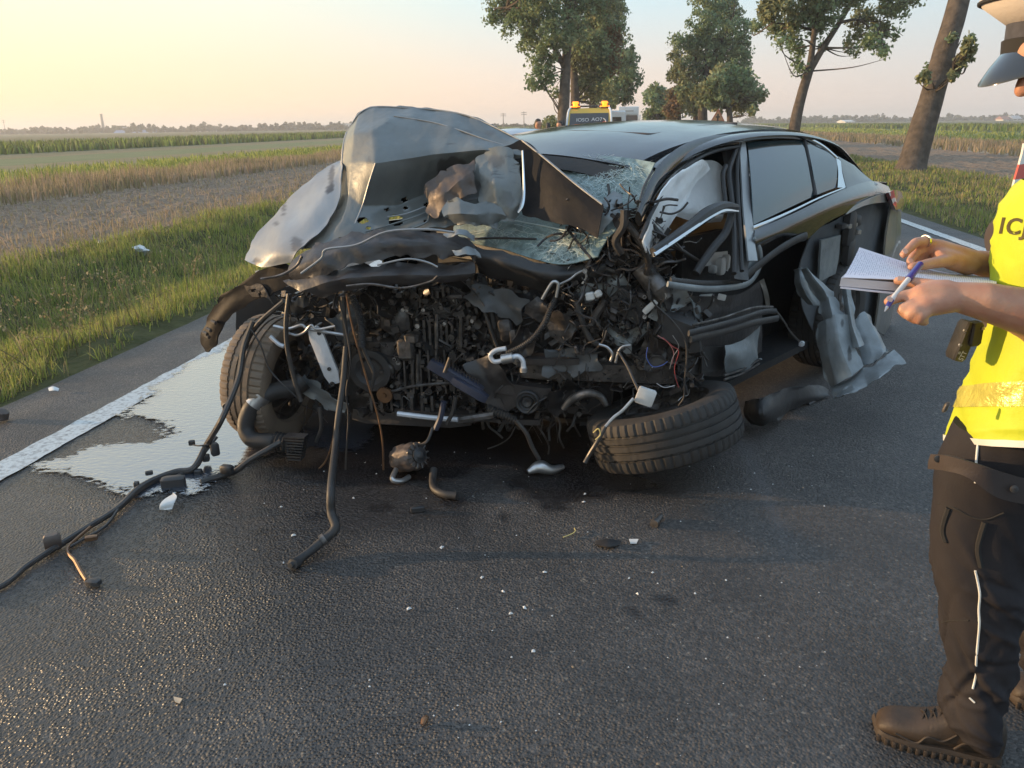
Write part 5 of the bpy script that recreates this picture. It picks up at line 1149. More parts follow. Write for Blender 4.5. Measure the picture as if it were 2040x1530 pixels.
# crushed mass at the near corner: gearbox, strut tower, heater box, brackets
gb = MB(); kbox(gb, 1060, 640, .28, 230, 150, .35, 0, rot=.05, bev=.25); kbox(gb, 1090, 760, .22, 260, 120, .3, 0, bev=.3); kbox(gb, 1220, 660, .20, 170, 190, .3, 0, rot=-.2, bev=.25); kbox(gb, 1240, 530, .2, 110, 120, .25, 0, rot=.4, bev=.3)
GB = gb.build('gearbox_remains', m_panelb, CAR)
for nm, m, a in (('heater_box', m_plas, [(1255, 600, .03, 90, 60, .2, -.6), (1240, 625, .0, 70, 14, .1, -.6), (1228, 650, .01, 60, 12, .1, -.6)]), ('footwell_liner', m_plas, [(1345, 650, .0, 80, 60, .2, -.35), (1378, 665, .02, 30, 70, .2, .2)]), ('side_beam', m_alud, [(1190, 735, .03, 300, 46, .12, .0), (1330, 700, .06, 90, 50, .12, .35)]), ('subframe', m_panelb, [(1100, 715, -.02, 110, 16, .1, .03), (1040, 770, .02, 120, 30, .12, -.1), (930, 824, .05, 300, 14, .1, -.04)]), ('strut_tower', m_torn, [(1170, 585, .0, 34, 46, .06, .5), (1196, 575, -.01, 24, 10, .05, .9)]), ('battery_tray', m_alud, [(1010, 655, .02, 28, 44, .08, .2), (1024, 672, .0, 14, 34, .05, .1)])):
    mb = MB()
    for q in a: kbox(mb, q[0], q[1], q[2], q[3], q[4], q[5], 0, rot=q[6], bev=.25)
    mb.build(nm, m, GB)
def greeb2(mb):
    zones = [(950, 520, 1160, 700, 260, .10), (1120, 440, 1330, 620, 420, .0), (1190, 400, 1320, 540, 160, -.06), (1140, 520, 1320, 700, 160, -.06), (1100, 600, 1400, 780, 330, .02), (960, 690, 1180, 850, 240, .04), (560, 575, 720, 810, 230, .14), (600, 545, 960, 590, 140, .0)]
    for (x0, y0, x1, y1, n, ob) in zones:
        for k in range(n):
            x, y = rng.uniform(x0, x1), rng.uniform(y0, y1); o = ob + rng.uniform(-.06, .12); t = rng.random(); mi = rng.choice([0, 0, 0, 1, 1, 2, 4, 4])
            if t < .3: kbox(mb, x, y, o, rng.uniform(3, 26), rng.uniform(2, 11), rng.uniform(.01, .07), mi, rot=rng.uniform(-1.4, 1.4), bev=rng.choice([0, .3, .45]))
            elif t < .46: krod(mb, x, y, o - .02, rng.uniform(2, 6), .05, rng.choice([mi, 3]), n=9)
            elif t < .60:
                # twisted plate
                p0, kk = kx(x, y, o); a = rng.uniform(-1.5, 1.5); L = rng.uniform(12, 46) * kk; d = EX * math.cos(a) + EZ * math.sin(a) + EY * rng.uniform(-.5, .5); pts = []
                s_ = np.cross(d, EY + EX * rng.uniform(-.6, .6)); w = rng.uniform(4, 12) * kk
                V = []
                for q in range(5): 
                    c = p0 + d * L * (q / 4 - .5) + EY * .02 * rng.uniform(-1, 1); tw = s_ * w * rng.uniform(.5, 1.1); V += [c - tw, c + tw]
                mb.add(V, [(2 * q, 2 * q + 1, 2 * q + 3, 2 * q + 2) for q in range(4)], mi)
            else:
                a = rng.uniform(0, 6.28); L = rng.uniform(20, 70); p = []; xx, yy = x, y
                for q in range(4): p.append(KP(xx, yy, o - .03 + rng.uniform(-.03, .03))); xx += L / 3 * math.cos(a); yy += L / 3 * math.sin(a) + 4; a += rng.uniform(-.7, .7)
                mb.tube(p, rng.uniform(.0016, .006), n=5, sub=4, mi=rng.choice([0, 0, 2, 2, 4]))
part('wreck_clutter', [m_panelb, m_plas, m_cable, m_alu, m_alud], greeb2, parent=CAR, kind='stuff')
def tatters(mb):
    for k in range(150):
        x, y = rng.uniform(1100, 1370), rng.uniform(470, 800); a = rng.uniform(0, 6.28); L = rng.uniform(10, 40); p = []
        for q in range(4): p.append(KP(x, y, -.06 + rng.uniform(-.04, .05))); x += L / 3 * math.cos(a); y += L / 3 * math.sin(a); a += rng.uniform(-1, 1)
        mb.tube(p, rng.uniform(.0009, .0022), n=4, sub=4, mi=rng.choice([0, 0, 0, 1, 1, 2]))
part('loose_wires', [m_cable, m_alu, m_steel], tatters, parent=CAR, kind='stuff')
def plates():
    rp = random.Random(31)
    for k, (x, y) in enumerate([(600, 610), (690, 640), (760, 600), (900, 560), (990, 600), (1040, 690), (1100, 640), (1140, 720), (1210, 560), (1250, 660), (1300, 700), (1180, 460), (1250, 480), (1330, 600), (980, 770), (1120, 790), (870, 690), (640, 790)]):
        w, h, a = rp.uniform(22, 60), rp.uniform(12, 34), rp.uniform(-1.2, 1.2); c_, s_ = math.cos(a), math.sin(a); o = rp.uniform(-.07, -.01) if x > 950 else rp.uniform(.0, .04)
        rows = [[(x + (u * w * c_ - v * h * s_) + rp.uniform(-5, 5), y + (u * w * s_ + v * h * c_) + rp.uniform(-4, 4), o + rp.uniform(-.03, .03)) for u in (-1, -.3, .3, 1)] for v in (-1, 0, 1)]
        csheet('torn_plate', rows, rp.choice([m_panelb, m_inner, m_alud, m_blackm, m_torn]), to3d=K3, su=6, sv=6, noise=.004, nsc=18, crease=.010, lin=.7, seed=200 + k, edge=9)
plates()
# named single pieces, traced where they hang
def run(name, pts, r, m, off=-.06, n=8, sub=6, parent=CAR, rib=0, f=None, flat=None, **kw):
    P = [(f(*p) if f else KP(p[0], p[1], p[2] if len(p) > 2 else off)) for p in pts]
    mb = MB(); mb.tube(P, r, n=n, sub=sub, rib=rib, flat=flat); return mb.build(name, m, parent, **kw)
mb = MB(); kbox(mb, 646, 708, -.10, 32, 122, .02, rot=.30, bev=.35); BAR = mb.build('alloy_link', m_whalu, CAR)
mb = MB()
for (x, y, r) in [(662, 765, 5), (656, 735, 4), (636, 664, 4)]:
    p, k = kx(x, y, -.112); mb.lathe(p, -EY, [(0, r * k), (.004, r * k), (.004, r * k * .5), (-.002, .001)], n=12)
mb.build('link_bolt', m_plas, BAR)
run('coolant_pipe', [(545, 650), (575, 655), (600, 648), (612, 654), (640, 660), (690, 668)], .0075, m_steel, -.12)
run('coolant_pipe', [(572, 662), (590, 668), (606, 662), (620, 648), (632, 656), (668, 650)], .006, m_steel, -.13)
run('bracket_arm', [(538, 670), (556, 686), (566, 690)], .010, m_whalu, -.06)
run('intake_hose', [(606, 758, -.02), (585, 772, -.05), (545, 780, -.1), (512, 798, -.15), (494, 828, -.18), (490, 856, -.2), (504, 876, -.22), (540, 880, -.22), (575, 884, -.2)], [.045, .044, .042, .042, .040, .038, .038, .040, .046], m_rub, n=16)
run('hose_clamp', [(522, 786, -.14), (505, 806, -.16)], .047, m_steel, n=18, sub=1)
run('corrugated_boot', [(548, 878, -.22), (575, 884, -.22), (606, 884, -.2)], [.046, .050, .056], m_rub, n=16, rib=.016)
mb = MB()
for k in range(9): kbox(mb, 590, 868 + k * 5.5, -.25 + .002 * k, 44 - k * 2, 3.2, .05, bev=0)
mb.build('grille_fragment', m_plas, CAR)
run('bay_hose', [(576, 585), (570, 640), (572, 690), (580, 730), (592, 775), (600, 800)], .011, m_cable, -.16)
run('bay_hose', [(700, 588), (712, 615), (720, 650), (722, 690)], .017, m_plas, -.12, rib=.008)
run('bay_cable', [(722, 690), (735, 720), (745, 745), (740, 775)], .009, m_cable, -.10)
run('bay_cable', [(690, 585), (700, 640), (715, 700), (735, 770), (752, 825), (762, 880), (764, 940)], .0045, m_copper, -.2)
run('bay_cable', [(683, 590), (686, 640), (690, 690), (680, 740), (684, 770)], .012, m_cable, -.14)
run('bay_cable', [(676, 600), (690, 660), (698, 720), (690, 780), (694, 830), (690, 900), (688, 940)], .004, m_cable, -.22)
run('bay_cable', [(566, 600), (520, 640), (492, 680), (484, 730)], .012, m_cable, -.1)
run('bay_cable', [(500, 655), (520, 690), (540, 740), (600, 800)], .004, m_cable, -.14)
run('dangling_wire', [(668, 850), (662, 880), (648, 920), (620, 945), (590, 956)], .004, m_copper, -.22)
run('bay_cable', [(960, 545), (975, 600), (985, 650), (982, 636)], .014, m_plas, .02)
run('bay_cable', [(950, 560), (965, 620), (990, 690), (1002, 705)], .008, m_cable, .0)
run('bay_cable', [(636, 812), (640, 850), (630, 880)], .009, m_cable, -.15)
run('lower_strut', [(792, 824), (860, 832), (912, 836)], .012, m_whalu, -.10)
run('lower_strut', [(910, 838), (950, 832), (985, 826)], .020, m_alu, -.06)
mb = MB(); kbox(mb, 908, 752, -.1, 120, 26, .05, rot=-.50, bev=.3); kbox(mb, 936, 775, -.12, 80, 20, .05, rot=-.52, bev=.3); FR = mb.build('fuel_rail', m_blue, CAR)
mb = MB()
for k in range(16): kbox(mb, 868 + k * 5.6, 714 + k * 3.2, -.11, 1.6, 14, .006, rot=-.2, bev=0)
mb.build('rail_pins', m_alud, FR, kind='stuff')
mb = MB(); mb.cyl(KP(886, 742, -.15), KP(897, 712, -.15), .009, n=10); mb.build('rail_connector', m_alu, FR)
run('bay_hose', [(1108, 592), (1098, 612), (1084, 645), (1060, 675), (1035, 692), (1008, 704)], .014, m_rub, -.12, n=10, rib=.009)
run('refrigerant_pipe', [(1080, 596), (1092, 575), (1102, 562), (1112, 566), (1108, 592)], .0075, m_steel, -.14, n=10)
run('refrigerant_pipe', [(1116, 566), (1136, 556), (1150, 545), (1163, 540), (1168, 552), (1160, 565)], .005, m_steel, -.10, n=8)
run('refrigerant_pipe', [(1008, 694), (988, 698), (977, 708), (984, 720), (1000, 718), (1012, 712)], .0105, m_whalu, -.16, n=12)
run('refrigerant_pipe', [(1018, 712), (1032, 710), (1041, 718), (1043, 730), (1043, 736)], [.012, .011, .0105, .012, .014], m_whalu, -.18, n=12)
mb = MB(); mb.cyl(KP(1000, 716, -.18), KP(1022, 712, -.18), .022, n=14); mb.cyl(KP(1043, 733, -.19), KP(1043, 741, -.19), .016, n=14); mb.build('pipe_coupling', m_steel, CAR)
part('pulley_ring', m_plas, lambda mb: [mb.lathe(KP(1050, 802, -.06), -EY, [(-.05, .056), (0, .056), (.006, .050), (.0, .040), (.006, .036), (-.006, .026), (.004, .020), (.002, .012), (-.004, .001)], n=36)], parent=CAR)
run('bay_hose', [(970, 812), (990, 822), (1012, 830), (1028, 838)], .022, m_rub, -.05, n=12, rib=.012)
run('bay_cable', [(1028, 838), (1048, 862), (1060, 890), (1074, 915)], .010, m_cable, -.16)
run('bay_hose', [(884, 800), (878, 830), (868, 855)], .014, m_blue, -.16)
run('bay_hose', [(908, 790), (902, 820), (890, 845)], .010, m_cable, -.15)
run('bay_hose', [(1148, 600), (1160, 640), (1176, 676), (1196, 688)], .013, m_cable, -.10)
run('bay_hose', [(1180, 660), (1186, 630), (1200, 608), (1206, 596)], .018, m_alud, -.08)
run('bare_wire', [(1193, 686), (1210, 692), (1220, 706), (1216, 720)], .006, m_steel, -.14); run('bare_wire', [(1226, 722), (1232, 700), (1242, 690), (1256, 688)], .006, m_steel, -.14)
mb = MB(); kbox(mb, 1176, 590, -.12, 18, 16, .03, rot=.2, bev=.3); kbox(mb, 1192, 585, -.13, 14, 14, .03, rot=.5, bev=.4); mb.build('white_connector', m_wplas, CAR)
mb = MB(); kbox(mb, 1295, 611, -.1, 34, 12, .02, rot=.8, bev=.2); mb.build('white_connector', m_wplas, CAR)
mb = MB(); kbox(mb, 1408, 594, .25, 28, 16, .008, rot=.1, bev=.2); kbox(mb, 1438, 592, .24, 16, 12, .006, rot=-.2, bev=.2); mb.build('sticker', m_wplas, CAR)
for (x, y, r) in [(1284, 632, 4), (1213, 506, 3), (1320, 590, 8), (1165, 540, 5), (1284, 592, 4)]:
    part('steel_nut', m_steel, lambda mb: krod(mb, x, y, -.12, r, .03, n=10), parent=CAR)
part('strut_tube', m_alu, lambda mb: (mb.cyl(KP(1276, 532, -.06), KP(1312, 578, -.08), .042, .046, n=18), mb.cyl(KP(1312, 578, -.08), KP(1326, 598, -.09), .05, .03, n=18)), parent=CAR)
run('control_arm', [(1122, 815), (1140, 795), (1170, 784), (1196, 790), (1208, 808)], [.014, .018, .02, .016, .012], m_alu, -.1, n=10)
run('dangling_wire', [(1306, 608), (1340, 640), (1364, 676), (1368, 712), (1364, 760), (1362, 792), (1352, 808)], .004, m_cable, -.16)
run('dangling_wire', [(1290, 692), (1288, 712), (1300, 730), (1318, 728), (1330, 720)], .0018, m_wblue, -.16, n=5)
run('dangling_wire', [(1320, 672), (1340, 690), (1352, 700), (1344, 730), (1346, 752), (1352, 772)], .0018, m_wred, -.15, n=5)
run('dangling_wire', [(1310, 668), (1330, 682), (1342, 702), (1338, 726)], .0016, m_wpink, -.14, n=5)
run('dangling_wire', [(1340, 668), (1352, 690), (1340, 712), (1334, 735)], .0016, m_steel, -.14, n=5)
run('dangling_wire', [(1308, 764), (1324, 772), (1345, 768)], .0018, m_steel, -.18, n=5)
run('dangling_wire', [(1280, 440, .1), (1262, 395, .1), (1268, 370, .1)], .004, m_copper, .0)
run('bent_rail', [(1268, 400, -.12), (1296, 442, -.1), (1330, 478, -.05), (1368, 505, .05), (1392, 520, .15)], .008, m_cable, .0)
run('hinge_arm', [(1236, 432, -.2), (1262, 462, -.2), (1280, 490, -.18), (1292, 522, -.15), (1288, 545, -.12)], .014, m_alud, n=8)
run('hinge_arm', [(1244, 418, -.22), (1242, 450, -.22), (1226, 480, -.2), (1238, 505, -.18)], .016, m_plas, n=8)
# cable with the pale control box in front of the fallen wheel
run('dangling_wire', [(1232, 700, -.15), (1250, 730, -.2), (1262, 756, -.24), (1272, 778, -.28)], .006, m_cable)
mb = MB(); kbox(mb, 1286, 790, -.32, 36, 34, .02, rot=-.3, bev=.15); mb.build('control_box', m_wplas, CAR)
run('silver_lead', [(1262, 794, -.33), (1240, 818, -.36), (1222, 832, -.38), (1206, 850, -.4)], .007, m_steel)
run('silver_lead', [(1206, 850, -.4), (1190, 880, -.42), (1174, 906, -.42), (1165, 922, -.43)], .009, m_cable)
run('lead_strands', [(1182, 862, -.43), (1192, 854, -.44), (1196, 866, -.44), (1186, 876, -.44)], .0025, m_wyel)

# ---- cabin opening: airbags, seat, broken door frame, sill
def SBx(x, y, b): return SB(x, y, b)
rows = [[(1404, 318, .58), (1424, 322, .59), (1436, 332, .60)], [(1372, 336, .62), (1402, 345, .58), (1440, 372, .62)], [(1340, 372, .66), (1392, 385, .60), (1442, 405, .66)], [(1330, 410, .68), (1385, 420, .62), (1440, 432, .68)], [(1328, 424, .66), (1380, 440, .60), (1436, 442, .66)]]
csheet('curtain_airbag', rows, m_bag, to3d=SBx, su=8, sv=8, noise=.012, nsc=7, crease=.016, lin=.3, seed=71, thick=.006)
rows = [[(1372, 330, .70), (1400, 318, .70), (1414, 336, .66)], [(1336, 356, .76), (1358, 360, .72), (1380, 376, .68)], [(1310, 396, .78), (1334, 404, .74), (1352, 420, .70)], [(1296, 438, .80), (1312, 446, .76), (1330, 454, .72)], [(1280, 478, .80), (1292, 488, .76), (1308, 484, .72)], [(1286, 500, .80), (1294, 508, .77), (1300, 500, .74)]]
csheet('curtain_airbag', rows, m_bag, to3d=SBx, su=8, sv=8, noise=.010, nsc=9, crease=.014, lin=.3, seed=75, thick=.006)
mb = MB(); p = SB(1384, 465, .30); mb.box(p, CA * .12, CB * .22, np.array([0, 0, .15]), bev=.3); SEAT = mb.build('seat_backrest', m_tan, CAR)
MB().box(SB(1420, 500, .3), CA * .25, CB * .24, np.array([0, 0, .06]), bev=.3).build('seat_cushion', m_void, CAR)
rows = [[(1400, 520, .6), (1410, 506, .58), (1450, 500, .6)], [(1402, 530, .62), (1420, 532, .6), (1448, 540, .6)]]
csheet('white_panel', rows, m_wplas, to3d=SBx, su=6, sv=7, noise=.02, nsc=12)
mb = MB()
for (x, y, w, h) in [(1436, 530, 18, 34), (1420, 536, 10, 16), (1446, 522, 10, 30)]:
    p = SB(x, y, .64); k = np.dot(p - CAM, F) / FPX; mb.box(p, CA * w * k * .5, CB * .02, np.array([0, 0, h * k * .5]), bev=.3)
mb.build('seat_switch_block', m_wplas, CAR)
run('door_frame', [(1302, 508), (1340, 482), (1380, 454), (1412, 432), (1440, 420), (1470, 421)], [.010, .012, .014, .016, .013, .006], m_chr, f=lambda x, y: SB(x, y, .86), n=8)
run('door_frame', [(1300, 500), (1340, 474), (1380, 446), (1410, 424), (1440, 411), (1468, 412)], [.014, .018, .022, .026, .022, .012], m_plas, f=lambda x, y: SB(x, y, .85), n=8)
run('door_frame', [(1386, 545), (1402, 520), (1424, 490), (1446, 462), (1460, 420)], .018, m_plas, f=lambda x, y: SB(x, y, .84), n=8)
run('door_edge', [(1330, 566), (1365, 572), (1410, 576), (1455, 573), (1490, 565), (1508, 545), (1516, 522), (1514, 496), (1502, 474)], [.012, .014, .014, .014, .014, .014, .014, .013, .01], m_torn, f=lambda x, y: SB(x, y, .90), n=8, flat=(0, 0, 1))
run('door_edge', [(1335, 560), (1400, 566), (1460, 563), (1490, 552), (1504, 520)], .016, m_plas, f=lambda x, y: SB(x, y, .87), n=8, flat=(0, 0, 1))
rows = [[(1488, 470, .87), (1498, 476, .88), (1508, 480, .88)], [(1494, 505, .88), (1504, 510, .895), (1516, 515, .89)], [(1486, 545, .88), (1500, 545, .895), (1512, 535, .89)]]
csheet('pillar_skin', rows, m_torn, to3d=SBx, su=7, sv=6, noise=.015, nsc=9, seed=81, edge=3)
rows = [[(1318, 585, .80), (1400, 590, .80), (1470, 585, .80), (1510, 560, .8)], [(1330, 640, .80), (1400, 640, .8), (1470, 640, .8), (1520, 620, .8)], [(1350, 740, .80), (1420, 750, .8), (1470, 740, .8), (1520, 700, .8)]]
csheet('sill_lining', rows, m_panelb, to3d=SBx, su=6, sv=6, noise=.02, nsc=7)
for pts, r, m in (([(1372, 664), (1420, 652), (1470, 638), (1520, 622), (1546, 620)], .012, m_plas), ([(1376, 676), (1440, 662), (1500, 644), (1550, 634)], .014, m_cable), ([(1380, 648), (1440, 634), (1500, 614), (1540, 612)], .006, m_alu), ([(1546, 620), (1562, 640), (1574, 660), (1592, 680), (1598, 684)], .005, m_cable)):
    run('side_rail', pts, r * 1.15, m, f=lambda x, y: SB(x, y, .93 + .02 * math.sin(x * .13)), n=8, flat=(0, 0, 1))
part('rail_end', m_whalu, lambda mb: mb.box(SB(1597, 685, .93), CA * .018, CB * .012, np.array([0, 0, .014]), bev=.4), parent=CAR)
rows = [[(1440, 690, .86), (1470, 682, .88), (1500, 664, .88), (1512, 650, .87)], [(1444, 715, .88), (1474, 706, .90), (1498, 698, .90), (1512, 712, .90)], [(1446, 742, .86), (1478, 736, .88), (1498, 724, .89), (1514, 716, .9)]]
csheet('sill_panel', rows, m_torn, to3d=SBx, su=7, sv=7, noise=.012, nsc=6, crease=.02, seed=85, edge=3)
for y0 in (748, 756): run('sill_edge', [(1442, y0), (1478, y0 - 12), (1512, y0 - 32)], .006, m_alud, f=lambda x, y: SB(x, y, .90), n=6)
rows = [[(1396, 690, .82), (1436, 690, .82)], [(1396, 745, .82), (1438, 735, .82)]]
csheet('mud_flap', rows, m_rub, to3d=SBx, su=5, sv=5, noise=.01, thick=.012)
rows = [[(1512, 560, .80), (1522, 555, .82)], [(1520, 580, .82), (1532, 590, .84)], [(1526, 610, .82), (1534, 612, .83)]]
csheet('pillar_trim_tan', rows, m_beige, to3d=SBx, su=6, sv=4, noise=.006)
run('tow_strap', [(1480, 552), (1520, 520), (1556, 494), (1590, 474), (1606, 468)], .016, m_cable, f=lambda x, y: SB(x, y, .91), n=8, flat=None) if False else MB().tube([SB(x, y, .915) for x, y in [(1478, 556), (1520, 522), (1556, 495), (1590, 476), (1606, 470)]], .020, n=8, sub=5, flat=(0, 0, 1)).build('seat_belt', m_rub, CAR)
rows = [[(1378, 600, .84), (1394, 610, .85)], [(1384, 630, .85), (1400, 645, .86)]]
csheet('reflecting_trim', rows, m_torn, to3d=SBx, su=4, sv=4, thick=.006)

# ================================================================== LOOSE THINGS ON THE ROAD
def tloc(p): q = np.array(p, float); return q
FW = thing('car_wheel', 'torn-off front wheel lying nearly flat beside the smashed engine bay', 'wheel', [.675, 3.19, 0])
_wa = np.array([-.26, .18, .94]); wheel_mesh(FW, np.array([.675, 3.19, .222]), _wa, .335, .235)
rows = [[(1482, 800, .14), (1520, 790, .2), (1580, 770, .16), (1650, 772, .02)], [(1480, 825, .05), (1520, 826, .14), (1580, 800, .08), (1652, 782, .02)], [(1500, 846, .01), (1535, 842, .05), (1585, 815, .01), (1655, 788, .01)]]
sheet(rows, 'wheel_arch_liner', m_plas, None, su=7, sv=7, noise=.012, nsc=8, to3d=lambda x, y, z: G(x, y, z), thick=.005, edge=4)
tag(bpy.data.objects['wheel_arch_liner'], 'black plastic wheel-arch liner lying on the road right of the torn-off wheel', 'arch liner')
# wiring harness hanging from the car and trailing over the road
h_hang = [KP(504, 640, -.12), KP(486, 690, -.16), KP(476, 750, -.22), KP(455, 806, -.32), KP(436, 846, -.38)]
h_gr = [G(412, 885, .10), G(386, 932, .03), G(350, 940, .02), G(310, 955, .02), G(275, 975, .02), G(240, 1008, .018), G(212, 1028, .018), G(180, 1047, .018), G(130, 1078, .018), G(95, 1100, .016), G(50, 1130, .014), G(15, 1160, .014), G(-60, 1200, .014)]
HN = thing('wiring_harness', 'long black wiring loom hanging off the wreck and trailing over the road', 'wiring loom', G(275, 975))
MB().tube(h_hang + h_gr, [.012, .013, .014, .014, .014, .014, .015, .015, .016, .016, .014, .013, .013, .013, .012, .011, .010, .010], n=8, sub=7).build('main_loom', m_cable, HN)
MB().tube([G(432, 870, .12), G(405, 905, .06), G(392, 930, .02), G(350, 950, .012), G(338, 966, .012)], .008, n=7).build('branch_cable', m_cable, HN)
MB().tube([G(180, 1050, .02), G(135, 1092, .014), G(150, 1118, .014), G(162, 1140, .012), G(172, 1156, .012)], [.007, .006, .007, .007, .006], n=7).build('branch_cable', m_copper, HN)
MB().tube([G(235, 1015, .02), G(210, 1048, .012), G(165, 1075, .010), G(135, 1092, .012)], .006, n=7).build('branch_cable', m_cable, HN)
MB().tube([G(380, 884, .09), G(395, 888, .10), G(418, 885, .11)], .004, n=6).build('branch_cable', m_cable, HN)
def plug(x, y, z, w, h, d, rot, m, f=G):
    p = f(x, y, z); k = np.dot(p - CAM, F) / FPX; c, s = math.cos(rot), math.sin(rot); mb = MB()
    mb.box(p, np.array([c, s, 0]) * w * k / 2, np.array([-s, c, 0]) * d / 2, np.array([0, 0, h * k / 2]), bev=.25); mb.build('plug', m, HN)
plug(382, 882, .10, 12, 10, .02, .3, m_plas); plug(428, 895, .08, 16, 26, .03, .6, m_plas); plug(410, 912, .04, 14, 14, .03, .2, m_plas); plug(395, 940, .015, 14, 10, .03, .1, m_plas)
plug(297, 942, .03, 14, 8, .02, .4, m_plas); plug(272, 965, .03, 10, 12, .02, .2, m_plas); plug(345, 960, .025, 44, 22, .05, .2, m_plas); plug(186, 1160, .015, 28, 12, .03, -.2, m_plas)
plug(105, 1080, .035, 30, 34, .03, .5, m_brown); plug(182, 1072, .02, 22, 10, .02, .3, m_copper); plug(452, 935, .05, 26, 18, .03, -.3, m_plas)
MB().tube([KP(560, 880, -.28), G(500, 915, .08), G(470, 938, .03), G(450, 945, .015), G(400, 960, .012)], .014, n=8).build('branch_cable', m_cable, HN)
MB().tube([KP(458, 800, -.3), KP(446, 808, -.3), KP(450, 816, -.3)], .008, n=6).build('loom_clip', m_plas, HN)
# bent stabiliser pipe
PI_ = thing('bent_pipe', 'long bent black pipe propped from the engine down to the road', 'pipe', G(595, 1125))
MB().tube([KP(690, 690, -.2), KP(684, 760, -.24), KP(674, 830, -.32), KP(668, 890, -.40), G(660, 968, .20), G(660, 1020, .12), G(668, 1052, .075), G(640, 1080, .04), G(612, 1103, .025), G(588, 1120, .02)], [.014, .014, .014, .015, .016, .017, .018, .017, .016, .017], n=12, sub=6).build('pipe', m_rub, PI_)
MB().tube([G(640, 1078, .042), G(648, 1072, .05)], .022, n=12, sub=1).build('clamp', m_alu, PI_)
MB().lathe(G(587, 1122, .02), (-.3, -.9, .2), [(-.02, .02), (.014, .02), (.016, .012), (.03, .010), (.03, .001)], n=14).build('pipe_end', m_plas, PI_)
# alternator
AL = thing('alternator', 'broken round alternator lying on the road below the engine', 'alternator', G(815, 935))
ac = G(812, 925, .06) + np.array([0, .02, .025]); aa = np.array([.62, -.55, .35])
MB().lathe(ac, aa, [(-.075, .001), (-.075, .045), (-.06, .062), (-.01, .066), (.0, .060), (.05, .066), (.07, .055), (.075, .03), (.09, .022), (.09, .001)], n=32, rad_fn=lambda i, j, h, r: r - (.006 if (j % 4 == 0 and r > .05) else 0)).build('casing', m_brown, AL)
MB().lathe(ac + aa / np.linalg.norm(aa) * .08, aa, [(0, .001), (0, .034), (.012, .036), (.014, .026), (.02, .02), (.026, .012), (.026, .001)], n=24).build('rotor_end', m_plas, AL)
mb = MB()
for k in range(12):
    a0 = k * math.pi / 6; u = np.cross(aa, [0, 0, 1]); u /= np.linalg.norm(u); v = np.cross(aa / np.linalg.norm(aa), u); e = u * math.cos(a0) + v * math.sin(a0)
    mb.box(ac + aa / np.linalg.norm(aa) * .076 + e * .048, e * .012, np.cross(aa / np.linalg.norm(aa), e) * .003, aa / np.linalg.norm(aa) * .006)
mb.build('cooling_fins', m_alu, AL, kind='stuff')
mb = MB(); mb.tube([ac + np.array([-.05, -.04, -.04]), G(782, 955, .03), G(800, 958, .015), G(815, 950, .012)], .012, n=8); mb.build('mounting_lug', m_steel, AL)
MB().tube([ac + np.array([.03, 0, .05]), KP(850, 880, -.25), KP(862, 852, -.2)], .007, n=6).build('lead', m_cable, AL)
# other debris
def simple(name, label, cat, mb, m, group=None, smooth=40):
    o = mb.build(name, m, None, smooth=smooth); return tag(o, label, cat, group)
simple('rubber_hose', 'short bent black rubber elbow hose on the road below the alternator', 'hose', MB().tube([G(864, 935, .05), G(862, 958, .025), G(866, 974, .018), G(884, 984, .018), G(910, 988, .018)], .017, n=12, sub=6), m_rub)
rows = [[(352, 982, .035), (344, 983, .04)], [(334, 992, .045), (352, 990, .05)], [(320, 1006, .04), (348, 1000, .045)], [(318, 1016, .02), (342, 1014, .02)]]
o = sheet(rows, 'plastic_shard', m_wplas, None, su=6, sv=6, noise=.004, to3d=lambda x, y, z: G(x, y, z), thick=.004, edge=2); tag(o, 'curved white plastic shard on the road below the wiring loom', 'shard')
simple('suspension_bracket', 'silver metal bracket lying on the road left of the torn-off wheel', 'bracket', MB().tube([G(1052, 940, .02), G(1075, 930, .035), G(1098, 936, .02), G(1122, 930, .02)], [.012, .03, .022, .012], n=10), m_steel)
simple('pipe_stub', 'dark pipe stub standing on oily road left of the silver bracket', 'pipe', MB().tube([G(1064, 925, .05), G(1072, 925, .02)], .02, n=10, sub=1), m_copper) if False else None
mb = MB(); mb.cyl(G(1306, 1040, .014), G(1317, 1027, .014), .014, .011, n=12); mb.cyl(G(1303, 1044, .015), G(1306, 1040, .015), .017, n=12)
simple('metal_bushing', 'small metal bushing on the road below the torn-off wheel', 'bushing', mb, m_alu)
mb = MB(); mb.box(G(832, 1014, .012), (.028, .006, 0), (-.003, .012, 0), (0, 0, .012), bev=.3); simple('plastic_block', 'small black plastic block on the road under the elbow hose', 'plastic piece', mb, m_plas)
rows = [[(1185, 1078, .0), (1210, 1074, .012), (1238, 1078, .0)], [(1188, 1086, .0), (1212, 1090, .01), (1234, 1086, .0)]]
o = sheet(rows, 'rubber_scrap', m_rub, None, su=5, sv=5, to3d=lambda x, y, z: G(x, y, z + .005), thick=.004); tag(o, 'dark curled rubber scrap on the road right of centre', 'scrap')
rows = [[(1253, 1074, .006), (1272, 1074, .010)], [(1256, 1083, .006), (1268, 1083, .006)]]
o = sheet(rows, 'paper_scrap', m_wplas, None, su=4, sv=4, to3d=lambda x, y, z: G(x, y, z), thick=.002); tag(o, 'white flat scrap beside the dark rubber scrap on the road', 'scrap')
simple('wire_bit', 'thin curled yellow wire on the road left of the dark rubber scrap', 'wire', MB().tube([G(1122, 1070, .006), G(1138, 1064, .006), G(1146, 1058, .008), G(1144, 1052, .006)], .002, n=5), m_wyel)
mb = MB(); mb.tube([G(842, 1444, .008), G(846, 1434, .014), G(850, 1428, .012)], [.006, .009, .006], n=8); simple('dry_leaf_curl', 'small rust-brown curl lying on the near asphalt', 'leaf', mb, m_copper)
